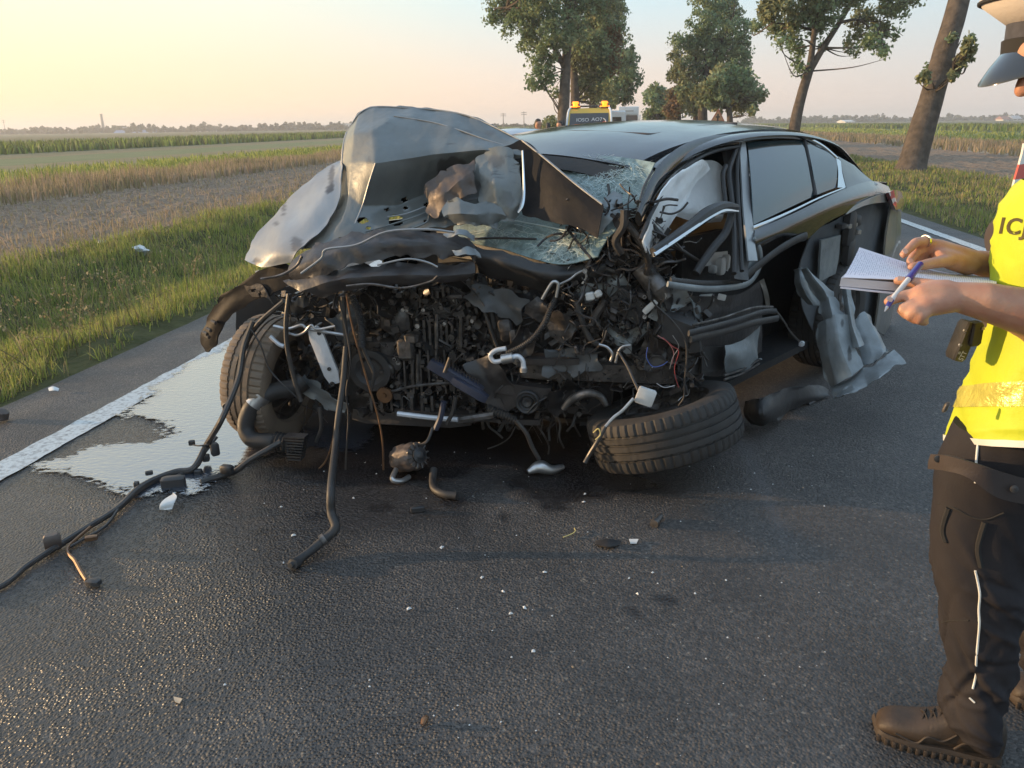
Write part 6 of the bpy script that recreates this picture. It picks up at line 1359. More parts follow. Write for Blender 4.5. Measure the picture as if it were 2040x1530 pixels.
rows = [[(346, 1388, .004), (364, 1392, .012)], [(348, 1398, .004), (358, 1402, .004)]]
o = sheet(rows, 'plastic_chip', mat('chip_beige', (.3, .26, .2), rough=.5), None, su=4, sv=4, to3d=lambda x, y, z: G(x, y, z), thick=.003); tag(o, 'beige angular chip on the near asphalt at lower left', 'chip')
rows = [[(96, 773, .02), (106, 770, .03), (118, 774, .02)], [(98, 779, .01), (108, 778, .02), (116, 779, .012)]]
o = sheet(rows, 'paper_scrap', m_wplas, None, su=4, sv=4, to3d=lambda x, y, z: G(x, y, z), thick=.003); tag(o, 'white crumpled paper at the grass edge on the left shoulder', 'paper')
def bagm(x, y, rx, ry, label, seed):
    c = G(x, y, -.1); k = np.dot(c - CAM, F) / FPX; mb = MB()
    mb.lathe((0, 0, 0), (0, 0, 1), [(-1, .01), (-.8, .6), (-.2, 1), (.4, .8), (.8, .4), (1, .02)], n=20); V = crom(np.array(mb.v), 1) if False else np.array(mb.v)
    V = V * np.array([rx * k, rx * k * .7, ry * k]); V += (fbm(V * 14, seed, 4) * .07)[:, None] * np.array([1, 1, 1]); mb.v = [tuple(q) for q in V + c + np.array([0, 0, .12])]
    o = mb.build('plastic_bag', m_bagp, None); tag(o, label, 'bag')
m_bagp = mat('thin_plastic_bag', (.42, .45, .46), rough=.3, trans=.35, bump=.4, bsc=30)
bagm(280, 517, 19, 13, 'pale crumpled plastic bag in the ditch grass left of the bonnet', 3); bagm(203, 504, 9, 8, 'small white plastic scrap in the ditch grass left of the larger bag', 6)
mb = MB(); mb.lathe(G(2, 828, .03), (.2, .1, 1), [(-.03, .01), (-.02, .035), (.02, .04), (.04, .02), (.045, .001)], n=14); simple('earth_clod', 'dark brown clod on the shoulder at the left photo edge', 'clod', mb, m_brown)
# glass crumbs and grit
def crumbs():
    rngn = np.random.default_rng(9); n = 300; V = []; Q = []
    px = rngn.uniform(300, 1650, n); py = 900 + 630 * rngn.random(n) ** 1.4
    sz = rngn.lognormal(math.log(.0019), .45, n); mi = rngn.choice(3, n, p=[.62, .2, .18])
    for i in range(n):
        p = G(px[i], py[i], .004); a = rngn.uniform(0, 6.28); u = np.array([math.cos(a), math.sin(a), 0]) * sz[i]; v = np.array([-math.sin(a), math.cos(a), 0]) * sz[i] * rngn.uniform(.5, 1); k = len(V)
        V += [p - u - v, p + u - v, p + u * .7 + v, p - u + v * .8, p + np.array([0, 0, sz[i] * 1.2])]; Q += [(k, k + 1, k + 4), (k + 1, k + 2, k + 4), (k + 2, k + 3, k + 4), (k + 3, k, k + 4)]
    o = fastmesh('glass_crumbs', np.array(V), tris=np.array(Q), mat=[m_wplas, m_alu, mat('crumb_tan', (.32, .22, .13), rough=.6)]); o.data.polygons.foreach_set('material_index', np.repeat(mi, 4).astype(np.int32)); tag(o, kind='stuff')
crumbs()
def shards():
    rs = random.Random(12); looks = ['white', 'clear', 'pale']
    for i, (x, y) in enumerate([(1085, 1140), (1253, 1152), (1018, 1222), (1045, 1210), (1165, 984), (1163, 1000), (960, 1150), (880, 1090), (585, 1066), (815, 1212), (1002, 1178), (1270, 1183), (455, 905), (560, 1010)]):
        p = G(x, y, .005); a = rs.uniform(0, 6.28); s_ = rs.uniform(.006, .011); u = np.array([math.cos(a), math.sin(a), 0]) * s_; v = np.array([-math.sin(a), math.cos(a), .2]) * s_ * .6
        o = MB().add([p - u - v, p + u - v * .6, p + u * .5 + v, p - u * .8 + v * .7, p + np.array([0, 0, .006])], [(0, 1, 4), (1, 2, 4), (2, 3, 4), (3, 0, 4)]).build('glass_shard', m_wplas, None, smooth=None)
        tag(o, 'tiny pale shard of broken glass lying on the open asphalt', 'shard', 'glass shards on the asphalt')
shards()
# ================================================================== VEHICLES AND PEOPLE BEHIND THE WRECK
m_yel = mat('truck_yellow', (.62, .40, .04), rough=.35, coat=.4); m_wht = mat('lorry_white', (.66, .68, .68), rough=.35, coat=.3)
m_amb = mat('amber_beacon', (1.0, .20, .01), emit=2.2); m_ambc = mat('amber_lens', (.8, .35, .03), rough=.2, emit=2.0)
m_dkgl = mat('cab_glass', (.03, .028, .028), rough=.05, spec=.8); m_let = mat('white_lettering', (.55, .55, .55), rough=.6)
def vframe(px, d):
    """upright frame for a vehicle facing back down the road, x to the right, y ahead (away)"""
    o = W(px, 250, d); o[2] = 0; return o, np.array([RT[0], RT[1], 0]), np.array([RD[0], RD[1], 0]), np.array([0, 0, 1.0])
def glyphs(text, o, x, z, size, m, parent, name='lettering', out=None):
    cu = bpy.data.curves.new('t', 'FONT'); cu.body = text; cu.size = size; cu.align_x = 'CENTER'; cu.extrude = .0
    to = bpy.data.objects.new('t', cu); COL.objects.link(to); dg = bpy.context.evaluated_depsgraph_get()
    me = bpy.data.meshes.new_from_object(to.evaluated_get(dg)); bpy.data.objects.remove(to)
    V = np.array([v.co[:] for v in me.vertices]); Fc = [tuple(p.vertices) for p in me.polygons]
    mb = MB().add([o + x * v[0] + z * v[1] for v in V], Fc); return mb.build(name, m, parent, smooth=None)
def tow_truck():
    o, x, y, z = vframe(1174, 34); T = thing('tow_truck', 'yellow tow truck with two lit amber beacons facing the wreck', 'tow truck', o)
    w = 1.02
    def ring(yf, yb, zz, wd): return [o - x * wd + y * yf + z * zz, o + x * wd + y * yf + z * zz, o + x * wd + y * yb + z * zz, o - x * wd + y * yb + z * zz]
    MB().loft([ring(-.5, 1.6, .5, w), ring(-.55, 1.6, 1.15, w), ring(-.05, 1.6, 1.98, w * .93), ring(.1, 1.6, 2.16, w * .86)]).build('cab', m_yel, T, smooth=20)
    MB().add([o - x * .86 - y * .56 + z * 1.20, o + x * .86 - y * .56 + z * 1.20, o + x * .84 - y * .10 + z * 1.95, o - x * .84 - y * .10 + z * 1.95], [(0, 1, 2, 3)]).build('windscreen', m_dkgl, T, smooth=None)
    for s in (-1, 1):
        MB().tube([o + x * s * .99 - y * .56 + z * 1.15, o + x * s * .93 - y * .08 + z * 1.98, o + x * s * .84 + y * .1 + z * 2.18], .05, n=8).build('pillar', m_wht, T)
        MB().box(o + x * s * 1.12 - y * .4 + z * 1.5, x * .08, y * .05, z * .2, bev=.3).build('mirror', m_plas, T)
        MB().box(o + x * s * .7 - y * .6 + z * .75, x * .18, y * .04, z * .12, bev=.3).build('headlight', m_chr, T)
        MB().cyl(o + x * s * .98 + y * .4 + z * .4, o + x * s * .7 + y * .4 + z * .4, .4, n=20).build('wheel', m_rub, T)
        MB().lathe(o + x * s * .64 + y * .25 + z * 2.24, (0, 0, 1), [(0, .001), (0, .10), (.12, .10), (.12, .001)], n=12).build('beacon_lamp', mat('beacon_core', (1.0, .62, .14), emit=14.0), T)
        bx = MB().lathe(o + x * s * .64 + y * .25 + z * 2.2, (0, 0, 1), [(0, .22), (.05, .22), (.05, .11), (.16, .11), (.16, .16), (.24, .12), (.25, .001)], n=16).build('beacon', m_amb, T)
        MB().box(o + x * s * .64 + y * .25 + z * 2.19, x * .22, y * .2, z * .03, bev=.3).build('beacon_base', m_plas, T)
    MB().box(o + y * .25 + z * 2.24, x * .46, y * .1, z * .035, bev=.3).build('light_bar', m_alu, T)
    MB().cyl(o + z * 2.16 + y * .1, o + z * 2.34 + y * .12, .02, n=6).build('aerial', m_plas, T)
    MB().box(o - y * .58 + z * .62, x * .95, y * .06, z * .24, bev=.2).build('bumper', m_plas, T)
    MB().box(o + y * 4.2 + z * .95, x * 1.05, y * 2.5, z * .12).build('loading_bed', m_alud, T)
    n = np.cross(x, y * .46 + z * .75); n /= np.linalg.norm(n); up = y * .46 + z * .75; up /= np.linalg.norm(up); bs = o - y * .56 + z * 1.20
    for txt, dx, h, sz in (('IOSO', -.28, .46, .24), ('1', -.26, .16, .3), ('AO7', .34, .48, .24)): glyphs(txt, bs + x * dx + up * h + n * .02 * (1 if n[1] < 0 else -1), x, up, sz, m_let, T)
    MB().tube([bs + x * .62 + up * .62 - y * .03, bs + x * .72 + up * .5 - y * .03, bs + x * .70 + up * .25 - y * .03, bs + x * .5 + up * .2 - y * .03], .02, n=6).build('wiper', m_let, T)
tow_truck()
def lorry():
    o, x, y, z = vframe(1251, 92); T = thing('lorry', 'white lorry cab far behind the tow truck under the trees', 'lorry', o)
    MB().box(o + y * 3 + z * 1.95, x * 1.22, y * 3.2, z * 1.45, bev=.06).build('cab', m_wht, T, smooth=None)
    MB().box(o - y * .24 + z * 2.95, x * 1.15, y * .06, z * .42, bev=.15).build('roof_fairing', m_wht, T)
    MB().add([o - x * 1.1 - y * .28 + z * 1.75, o + x * 1.1 - y * .28 + z * 1.75, o + x * 1.08 - y * .28 + z * 2.42, o - x * 1.08 - y * .28 + z * 2.42], [(0, 1, 2, 3)]).build('windscreen', m_dkgl, T, smooth=None)
    MB().box(o - y * .32 + z * 2.9, x * .6, y * .01, z * .07).build('name_strip', m_grey, T)
    for s in (-1, 1): MB().box(o + x * s * 1.35 - y * .2 + z * 2.1, x * .1, y * .08, z * .35, bev=.2).build('mirror', m_wht, T)
    MB().box(o - y * .28 + z * .9, x * 1.2, y * .06, z * .45, bev=.2).build('bumper', m_plas, T)
lorry()
def van():
    o, x, y, z = vframe(1221, 47); T = thing('van', 'white van partly hidden between the tow truck and the lorry', 'van', o)
    MB().box(o + y * 2.5 + z * 1.25, x * .75, y * 2.5, z * 1.0, bev=.08).build('body', m_wht, T, smooth=None)
    MB().add([o - x * .5 - y * .02 + z * 1.2, o + x * .55 - y * .02 + z * 1.2, o + x * .5 - y * .02 + z * 1.88, o - x * .5 - y * .02 + z * 1.88], [(0, 1, 2, 3)]).build('windscreen', m_dkgl, T, smooth=None)
    for s in (-1, 1): MB().cyl(o + x * s * .76 + y * .8 + z * .33, o + x * s * .55 + y * .8 + z * .33, .33, n=18).build('wheel', m_rub, T)
van()
def small_car(px, d, label, m, s=1.0, cat='car', top=1.44, name='parked_car'):
    o, x, y, z = vframe(px, d); T = thing(name, label, cat, o)
    pr = [(-2.1, .5, .84), (-2.1, .75, .86), (-.95, .92, .84), (-.35, top - .06, .60), (.3, top, .58), (1.1, top - .08, .58), (1.9, 1.0, .78), (2.1, .85, .82), (2.1, .4, .84)]
    pr = crom(np.array(pr), 4)
    rings = [[o + y * a + x * u * w + z * (.25 + (h - .25) * v) for u, v in ((-.93, 0), (-1, .3), (-.98, .7), (-.86, .92), (-.6, 1), (0, 1.02), (.6, 1), (.86, .92), (.98, .7), (1, .3), (.93, 0))] for a, h, w in pr]
    for s_ in (-1, 1): MB().box(o + x * s_ * .62 - y * 2.1 + z * .66, x * .17, y * .05, z * .07, bev=.3).build('headlight', m_chr, T)
    MB().box(o - y * 2.12 + z * .45, x * .5, y * .04, z * .1, bev=.3).build('grille', m_plas, T)
    MB().loft(rings).build('body', m, T, smooth=35)
    MB().add([o - x * .62 - y * .99 + z * .97, o + x * .62 - y * .99 + z * .97, o + x * .46 - y * .43 + z * (top - .09), o - x * .46 - y * .43 + z * (top - .09)], [(0, 1, 2, 3)]).build('windscreen', m_dkgl, T, smooth=None)
    for s_ in (-1, 1):
        MB().add([o + x * s_ * .80 - y * .6 + z * 1.02, o + x * s_ * .80 + y * 1.3 + z * 1.02, o + x * s_ * .62 + y * .9 + z * (top - .12), o + x * s_ * .62 - y * .2 + z * (top - .12)], [(0, 1, 2, 3)]).build('side_window', m_dkgl, T, smooth=None)
        for a in (-1.3, 1.3): MB().cyl(o + x * s_ * .86 + y * a + z * .31, o + x * s_ * .66 + y * a + z * .31, .31, n=18).build('wheel', m_rub, T)
small_car(1030, 12.5, 'silver car whose roof shows just behind the raised bonnet', mat('silver_paint', (.42, .44, .46), rough=.25, coat=.6, metal=.4), top=1.43)
small_car(1430, 30, 'dark car whose roof shows over the sedan roof below the warning sign', m_black, top=1.46)
def warning_sign():
    o, x, y, z = vframe(1429, 47); T = thing('warning_sign', 'orange triangular warning sign with a black cross-like symbol seen over the sedan roof', 'road sign', o)
    m_or = mat('sign_orange', (.52, .26, .12), rough=.5); c = o + z * 1.82
    def tri(s, off): return [c + x * s * .58 - z * s * .40 - y * off, c - x * s * .58 - z * s * .40 - y * off, c + z * s * .62 - y * off]
    mb = MB(); A, B_ = tri(.75, 0), tri(.75, -.02); mb.add(A + B_, [(0, 1, 2), (5, 4, 3), (0, 3, 4, 1), (1, 4, 5, 2), (2, 5, 3, 0)]).build('border', mat('sign_red', (.42, .13, .08), rough=.5), T, smooth=None)
    MB().add(tri(.56, .012), [(0, 1, 2)]).build('face', m_or, T, smooth=None)
    mb = MB(); mb.box(c - y * .018 - z * .04, x * .045, y * .004, z * .2); mb.build('symbol', m_plas, T, smooth=None)
    MB().box(c - y * .0235 - z * .02, x * .13, y * .001, z * .04).build('symbol', m_plas, T, smooth=None)
    MB().cyl(o, o + z * 1.55, .03, n=8).build('post', m_alu, T)
warning_sign()
# far onlookers: seen from the chest up over the wreck
m_skin = mat('skin', (.50, .28, .18), (.42, .19, .12), sc=26, rough=.48, rough2=.6, sub=.2, bump=.35, bsc=240, lo=.3, hi=.75)
m_dkcl = mat('dark_jacket', (.018, .018, .02), (.03, .03, .033), sc=6, rough=.85); m_hair = mat('dark_hair', (.03, .022, .016), rough=.6); m_trs = mat('navy_trousers_far', (.02, .022, .03), rough=.85)
def capsules(mb, segs, n=10):
    for p0, r0, p1, r1 in segs:
        p0, p1 = np.asarray(p0, float), np.asarray(p1, float); d = p1 - p0; L = np.linalg.norm(d); d = d / (L + 1e-9); prof = []
        for k in range(5): a = math.pi / 2 * k / 4; prof.append((-r0 * math.cos(a), max(1e-4, r0 * math.sin(a))))
        for k in range(5): a = math.pi / 2 * k / 4; prof.append((L + r1 * math.sin(a), max(1e-4, r1 * math.cos(a))))
        mb.lathe(p0, d, prof, n=n)
def remesh(mb, name, m, parent, voxel, smooth_it=6, kind=None, label=None, fac=.5, fn=None):
    o = mb.build(name, m, parent, smooth=None)
    r = o.modifiers.new('r', 'REMESH'); r.mode = 'VOXEL'; r.voxel_size = voxel
    s = o.modifiers.new('s', 'SMOOTH'); s.factor = fac; s.iterations = smooth_it
    dg = bpy.context.evaluated_depsgraph_get(); me = bpy.data.meshes.new_from_object(o.evaluated_get(dg))
    o.modifiers.clear(); o.data = me; me.materials.clear(); me.materials.append(m)
    me.polygons.foreach_set('use_smooth', [True] * len(me.polygons)); me.update()
    if fn:
        V = np.empty(len(me.vertices) * 3); me.vertices.foreach_get('co', V); V = fn(V.reshape(-1, 3) + root_loc(parent)) - root_loc(parent); me.vertices.foreach_set('co', V.ravel()); me.update()
    if label: o['label'] = label
    return o
def onlooker(px, d, h, label, face, jac, cap=False, seed=0):
    o, x, y, z = vframe(px, d); T = thing('person', label, 'person', o, 'onlookers behind the wreck'); k = h / 1.75; f = face
    s_ = np.cross(z, f)
    def P(a, b, c): return o + f * a * k + s_ * b * k + z * c * k
    mb = MB(); capsules(mb, [(P(0, 0, 1.60), .095 * k, P(.01, 0, 1.66), .098 * k), (P(.03, 0, 1.55), .06 * k, P(.045, 0, 1.53), .05 * k), (P(-.01, 0, 1.42), .055 * k, P(0, 0, 1.55), .055 * k), (P(.09, 0, 1.61), .016 * k, P(.11, 0, 1.585), .018 * k),
                             (P(0, .17, 1.38), .065 * k, P(0, .22, 1.1), .05 * k), (P(0, .22, 1.1), .048 * k, P(.12, .2, .9), .035 * k), (P(0, -.17, 1.38), .065 * k, P(0, -.22, 1.1), .05 * k), (P(0, -.22, 1.1), .048 * k, P(.12, -.2, .9), .035 * k), (P(.13, .2, .88), .035 * k, P(.15, .19, .8), .03 * k), (P(.13, -.2, .88), .035 * k, P(.15, -.19, .8), .03 * k),
                             (P(0, 0, 1.3), .15 * k, P(0, 0, .95), .14 * k), (P(0, .09, .9), .085 * k, P(0, .1, .48), .06 * k), (P(0, .1, .48), .058 * k, P(-.02, .1, .08), .04 * k), (P(0, -.09, .9), .085 * k, P(0, -.1, .48), .06 * k), (P(0, -.1, .48), .058 * k, P(-.02, -.1, .08), .04 * k), (P(-.03, .1, .04), .04 * k, P(.14, .1, .035), .035 * k), (P(-.03, -.1, .04), .04 * k, P(.14, -.1, .035), .035 * k)])
    remesh(mb, 'body', m_skin, T, .018, 4)
    mb = MB(); capsules(mb, [(P(0, 0, 1.33), .172 * k, P(0, 0, 1.0), .165 * k), (P(0, .13, 1.39), .10 * k, P(0, -.13, 1.39), .10 * k), (P(0, .18, 1.38), .085 * k, P(0, .225, 1.1), .068 * k), (P(0, .225, 1.1), .066 * k, P(.11, .2, .92), .05 * k), (P(0, -.18, 1.38), .085 * k, P(0, -.225, 1.1), .068 * k), (P(0, -.225, 1.1), .066 * k, P(.11, -.2, .92), .05 * k)])
    remesh(mb, 'jacket', jac, T, .02, 4)
    mb = MB(); capsules(mb, [(P(0, .09, .92), .11 * k, P(0, .1, .48), .08 * k), (P(0, .1, .48), .078 * k, P(-.02, .1, .1), .065 * k), (P(0, -.09, .92), .11 * k, P(0, -.1, .48), .08 * k), (P(0, -.1, .48), .078 * k, P(-.02, -.1, .1), .065 * k)])
    remesh(mb, 'trousers', m_trs, T, .02, 3)
    mb = MB(); capsules(mb, [(P(-.02, 0, 1.66), .102 * k, P(-.005, 0, 1.70), .094 * k), (P(-.05, 0, 1.6), .085 * k, P(-.03, 0, 1.66), .09 * k)]); remesh(mb, 'hair', m_hair, T, .016, 3)
    for b in (.035, -.035): MB().box(P(.093, b, 1.635), f * .004, s_ * .012 * k, z * .006 * k, bev=.4).build('eye', m_plas, T)
    MB().box(P(.092, 0, 1.555), f * .006, s_ * .022 * k, z * .004 * k, bev=.4).build('mouth', mat('lips', (.30, .12, .09), rough=.5), T)
fb = np.array([-RD[0], -RD[1], 0])
onlooker(1072, 19.5, 1.61, 'dark-haired person in a dark jacket beside the silver car, head turned right', (fb * .7 + np.array([RT[0], RT[1], 0]) * .7), m_dkcl, seed=1)
onlooker(1092, 26, 1.53, 'dark-clad person facing away between two other onlookers', -fb, m_dkcl, seed=2)
onlooker(1115, 22, 1.57, 'person with sunlit face left of the yellow tow truck', np.array([-RT[0], -RT[1], 0]) * .7 + fb * .7, m_dkcl, seed=3)
def bush(px0, px1, pyt, d, n, label, seed, m):
    rng_ = np.random.default_rng(seed); a, c = W(px0, 250, d), W(px1, 250, d); a[2] = c[2] = 0; h = W(px0, pyt, d)[2]; C = []
    for k in range(26): q = rng_.random(); p = a + (c - a) * q; C.append((p[0], p[1] + rng_.normal(0, .3), h * rng_.uniform(.1, .85) * (1 - .5 * abs(q - .5)), .35 * h / 2))
    root = thing('bush', label, 'bush', (a + c) / 2); V, q = leaves(np.array(C), n, .10, rng_)
    fastmesh('foliage', V, quads=q, mat=m, parent=root, loc=root_loc(root))
    mb = MB()
    for k in range(6): p = a + (c - a) * (k + .5) / 6; mb.tube([p, p + [rng_.normal(0, .1), 0, h * .6]], [.03, .01], n=5, sub=1)
    mb.build('stem', m_barkd, root, kind='stuff')
bush(1078, 1118, 226, 34, 2600, 'leafy olive bush behind the onlookers at the left roadside', 4, [lf2, lf1])
bush(1585, 1622, 258, 31, 900, 'small green shrub at the foot of the leaning forked tree', 5, [lf1])
# red and white board behind the officer
def striped_board():
    d = 7.2; T = thing('striped_board', 'red and white striped board standing behind the police officer', 'warning board', G(2050, 470))
    m_r = mat('board_red', (.50, .09, .06), rough=.5); m_w = mat('board_white', (.66, .62, .56), rough=.5)
    Lx = [(2041, 286), (2037, 306), (2031, 328), (2022, 358), (2015, 391), (2020, 420)]
    for i in range(len(Lx) - 1):
        (xa, ya), (xb, yb) = Lx[i], Lx[i + 1]; A, B_, C, D = W(xa, ya, d), W(xa + 130, ya - 26, d), W(xb + 130, yb - 18, d), W(xb, yb, d); n = np.array([0, .03, 0])
        MB().add([A, B_, C, D, A + n, B_ + n, C + n, D + n], [(3, 2, 1, 0), (4, 5, 6, 7), (0, 4, 7, 3), (1, 2, 6, 5), (0, 1, 5, 4), (2, 3, 7, 6)]).build('stripe', m_r if i in (2, 4) else m_w, T, smooth=None)
    a = W(2070, 470, d); MB().cyl(a, [a[0], a[1], 0], .04, n=8).build('post', m_alu, T)
striped_board()
# ================================================================== POLICE OFFICER
from mathutils.bvhtree import BVHTree
m_vest = mat('hi_vis_yellow', (.52, .60, .035), (.44, .51, .03), sc=5, rough=.6, bump=.25, bsc=26, spec=.3)
m_band = mat('reflective_band', (.80, .74, .16), (.62, .58, .14), sc=30, rough=.22, metal=.35, bump=.8, bsc=55)
m_hem = mat('vest_hem', (.60, .60, .56), rough=.6)
m_trou = mat('dark_trouser_cloth', (.018, .017, .020), (.028, .025, .027), sc=7, rough=.8, bump=.3, bsc=220, spec=.25)
m_flap = mat('trouser_strap', (.035, .026, .024), rough=.75, bump=.3, bsc=200)
m_pipe = mat('white_piping', (.70, .70, .66), rough=.5)
m_boot = mat('boot_leather', (.030, .021, .014), (.052, .034, .021), sc=14, rough=.6, bump=.4, bsc=130)
m_sole = mat('boot_sole', (.038, .027, .019), rough=.7, bump=.3, bsc=90); m_lace = mat('boot_lace', (.03, .022, .016), rough=.8)
m_cap = mat('cap_white_cloth', (.70, .64, .58), rough=.75, bump=.2, bsc=140); m_capb = mat('cap_band_grey', (.045, .047, .06), (.06, .062, .078), sc=90, rough=.85); m_capk = mat('cap_mourning_band', (.02, .019, .018), rough=.9)
m_vis = mat('cap_visor', (.02, .024, .03), rough=.14, coat=.8); m_shirt = mat('uniform_shirt', (.055, .042, .038), (.07, .055, .048), sc=8, rough=.85, bump=.2, bsc=120)
m_paper = mat('paper', (.62, .62, .70), rough=.7); m_pcov = mat('pad_cover', (.50, .48, .50), rough=.6); m_pen = mat('pen_blue', (.035, .03, .22), rough=.3, coat=.4)
m_ink = mat('ink_grey', (.20, .20, .27), rough=.7); m_ring = mat('silver_ring', (.7, .68, .62), rough=.2, metal=1.0)
OY = 1.52
foot = G(1870, 1490)
OF = thing('person', 'police officer in a yellow vest and white-topped cap writing in a notepad', 'police officer', [1.2, OY, 0])
def O(px, py, y=OY): return YP(px, py, y)
# ---- torso, head and bare arms: one continuous body
vest_line = [(2060, 362), (2034, 394), (2016, 430), (2008, 470), (2001, 520), (1996, 580), (1990, 640), (1979, 690), (1963, 740), (1945, 800), (1931, 845), (1923, 874)]
nose = O(2024, 185, OY - .03); _ca, _sa = math.cos(.42), math.sin(.42)
def _hr(a, b, c): return np.array([-(a * _ca + c * _sa), -b, -a * _sa + c * _ca])
hd = nose - _hr(.118, 0, -.004)
TX = np.array([O(2001, 520)[0] + .135, OY, 0.0]); mb = MB(); H_ = lambda a, b, c: hd + _hr(a, b, c)       # a forwards, b to the officer's left (towards the camera)
segs = [(H_(-.03, 0, .02), .083, H_(-.008, 0, .048), .078), (H_(.035, 0, -.02), .062, H_(.035, 0, -.075), .050), (H_(.07, 0, -.09), .026, H_(.062, .012, -.09), .026), (H_(.062, 0, .045), .040, H_(.062, 0, .02), .036),
        (H_(.088, 0, .03), .010, H_(.108, 0, -.004), .0125), (H_(.100, .011, -.006), .008, H_(.100, -.011, -.006), .008), (H_(.083, .016, -.040), .010, H_(.083, -.016, -.040), .010), (H_(.083, .014, -.052), .010, H_(.083, -.014, -.052), .010),
        (H_(.045, .045, -.01), .030, H_(.03, .05, -.03), .026), (H_(.045, -.045, -.01), .030, H_(.03, -.05, -.03), .026), (H_(-.035, 0, -.03), .058, H_(-.06, 0, -.16), .058),
        (H_(-.01, .082, .01), .012, H_(-.016, .086, -.03), .010), (H_(-.01, -.082, .01), .012, H_(-.016, -.086, -.03), .010)]
capsules(mb, segs, 14)
sh_n, sh_f = O(2125, 395, OY - .17), O(2125, 395, OY + .17)
capsules(mb, [(H_(-.06, 0, -.16), .056, H_(-.07, 0, -.26), .06), (H_(-.07, 0, -.26), .06, TX + [0, 0, 1.30], .09), (TX + [0, 0, 1.30], .09, TX + [0, 0, 1.0], .095), (sh_n, .055, sh_f, .055)], 14)
# near arm
nk = [(2140, 700, 1.46, .047), (2075, 640, 1.43, .046), (2030, 618, 1.41, .042), (1960, 600, 1.41, .035), (1900, 590, 1.42, .027)]
A_ = [W(*q[:3]) for q in nk]
capsules(mb, [(sh_n, .055, A_[0] + np.array([.03, 0, .0]), .047)] + [(A_[i], nk[i][3], A_[i + 1], nk[i + 1][3]) for i in range(4)], 14)
def chain(pts, r0, r1):
    P = [W(*p) for p in pts]; n = len(P); rr = np.linspace(r0, r1, n); return [(P[i], rr[i], P[i + 1], rr[i + 1]) for i in range(n - 1)]
hand_n = chain([(1900, 590, 1.42), (1872, 588, 1.42), (1838, 590, 1.425)], .027, .024) + chain([(1895, 598, 1.415), (1868, 604, 1.41), (1842, 610, 1.41)], .024, .021) + chain([(1885, 580, 1.425), (1860, 578, 1.43), (1836, 584, 1.435)], .022, .018)
hand_n += chain([(1832, 586, 1.43), (1806, 588, 1.435), (1784, 594, 1.435), (1770, 601, 1.43)], .0125, .0095)            # index
hand_n += chain([(1834, 604, 1.415), (1812, 609, 1.415), (1798, 617, 1.415), (1806, 627, 1.425)], .0125, .0095)         # middle
hand_n += chain([(1840, 613, 1.405), (1822, 620, 1.40), (1812, 629, 1.405), (1824, 637, 1.42)], .012, .009)             # ring
hand_n += chain([(1848, 620, 1.40), (1836, 630, 1.395), (1830, 638, 1.40), (1842, 642, 1.41)], .010, .008)              # little
hand_n += chain([(1876, 574, 1.435), (1846, 567, 1.45), (1812, 561, 1.465), (1788, 559, 1.475)], .0145, .0085)           # thumb on the pad
capsules(mb, hand_n, 12)
fk = [(2150, 580, 1.80, .047), (2040, 545, 1.76, .040), (1985, 530, 1.72, .033), (1938, 521, 1.68, .025)]
B_ = [W(*q[:3]) for q in fk]
capsules(mb, [(sh_f, .055, B_[0], .047)] + [(B_[i], fk[i][3], B_[i + 1], fk[i + 1][3]) for i in range(3)], 14)
hand_f = chain([(1938, 521, 1.68), (1905, 508, 1.66), (1866, 494, 1.65)], .025, .020) + chain([(1930, 528, 1.67), (1900, 520, 1.64), (1876, 512, 1.63)], .023, .019)
hand_f += chain([(1862, 488, 1.645), (1842, 481, 1.635), (1824, 483, 1.62), (1810, 497, 1.605), (1800, 507, 1.60)], .0125, .0088)
hand_f += chain([(1864, 497, 1.65), (1842, 496, 1.65), (1824, 505, 1.64), (1815, 518, 1.625), (1813, 526, 1.615)], .012, .0088)
hand_f += chain([(1868, 504, 1.66), (1848, 507, 1.665), (1832, 516, 1.655), (1826, 526, 1.645)], .0115, .009)
hand_f += chain([(1872, 512, 1.665), (1856, 518, 1.67), (1844, 526, 1.665), (1840, 533, 1.655)], .010, .008)
hand_f += chain([(1892, 518, 1.625), (1864, 523, 1.60), (1838, 528, 1.585), (1816, 532, 1.575)], .0145, .009)
capsules(mb, hand_f, 12)
remesh(mb, 'body', m_skin, OF, .0042, 5, fac=.5)
m_nail = mat('finger_nail', (.62, .40, .32), rough=.25)
for (x, y, d_, a) in [(1803, 503, 1.593, .8), (1814, 522, 1.610, .9), (1793, 558, 1.468, .1), (1772, 599, 1.422, .6)]:
    k_ = d_ / FPX; p_ = W(x, y, d_) - (W(x, y, d_) - CAM) / np.linalg.norm(W(x, y, d_) - CAM) * .0072 + np.array([0, 0, .003]); e1 = R * math.cos(a) + U * -math.sin(a)
    MB().box(p_, e1 * .0058, (R * math.sin(a) + U * math.cos(a)) * .0042, F * .0012, bev=.4).build('nail', m_nail, OF)
P0, P1 = W(1846, 481, 1.637), W(1841, 481, 1.634); ax_ = P1 - P0
MB().lathe((P0 + P1) / 2, ax_, [(-.0025, .0118), (-.0025, .0136), (.0025, .0136), (.0025, .0118)], n=24).build('ring', m_ring, OF)
for b in (.034, -.034):
    MB().lathe(H_(.082, b, .022), (-1, -b * 2, -.45), [(-.006, .001), (-.002, .008), (.002, .009), (.005, .005), (.006, .001)], n=14).build('eye', m_wplas, OF)
    MB().lathe(H_(.0875, b, .0195), (-1, -b * 2, -.45), [(.0, .004), (.0012, .001)], n=12).build('pupil', m_plas, OF)
    MB().tube([H_(.090, b - .016, .042), H_(.096, b, .046), H_(.086, b + .018 * (1 if b > 0 else -1), .042)], .0035, n=6).build('eyebrow', m_hair, OF)
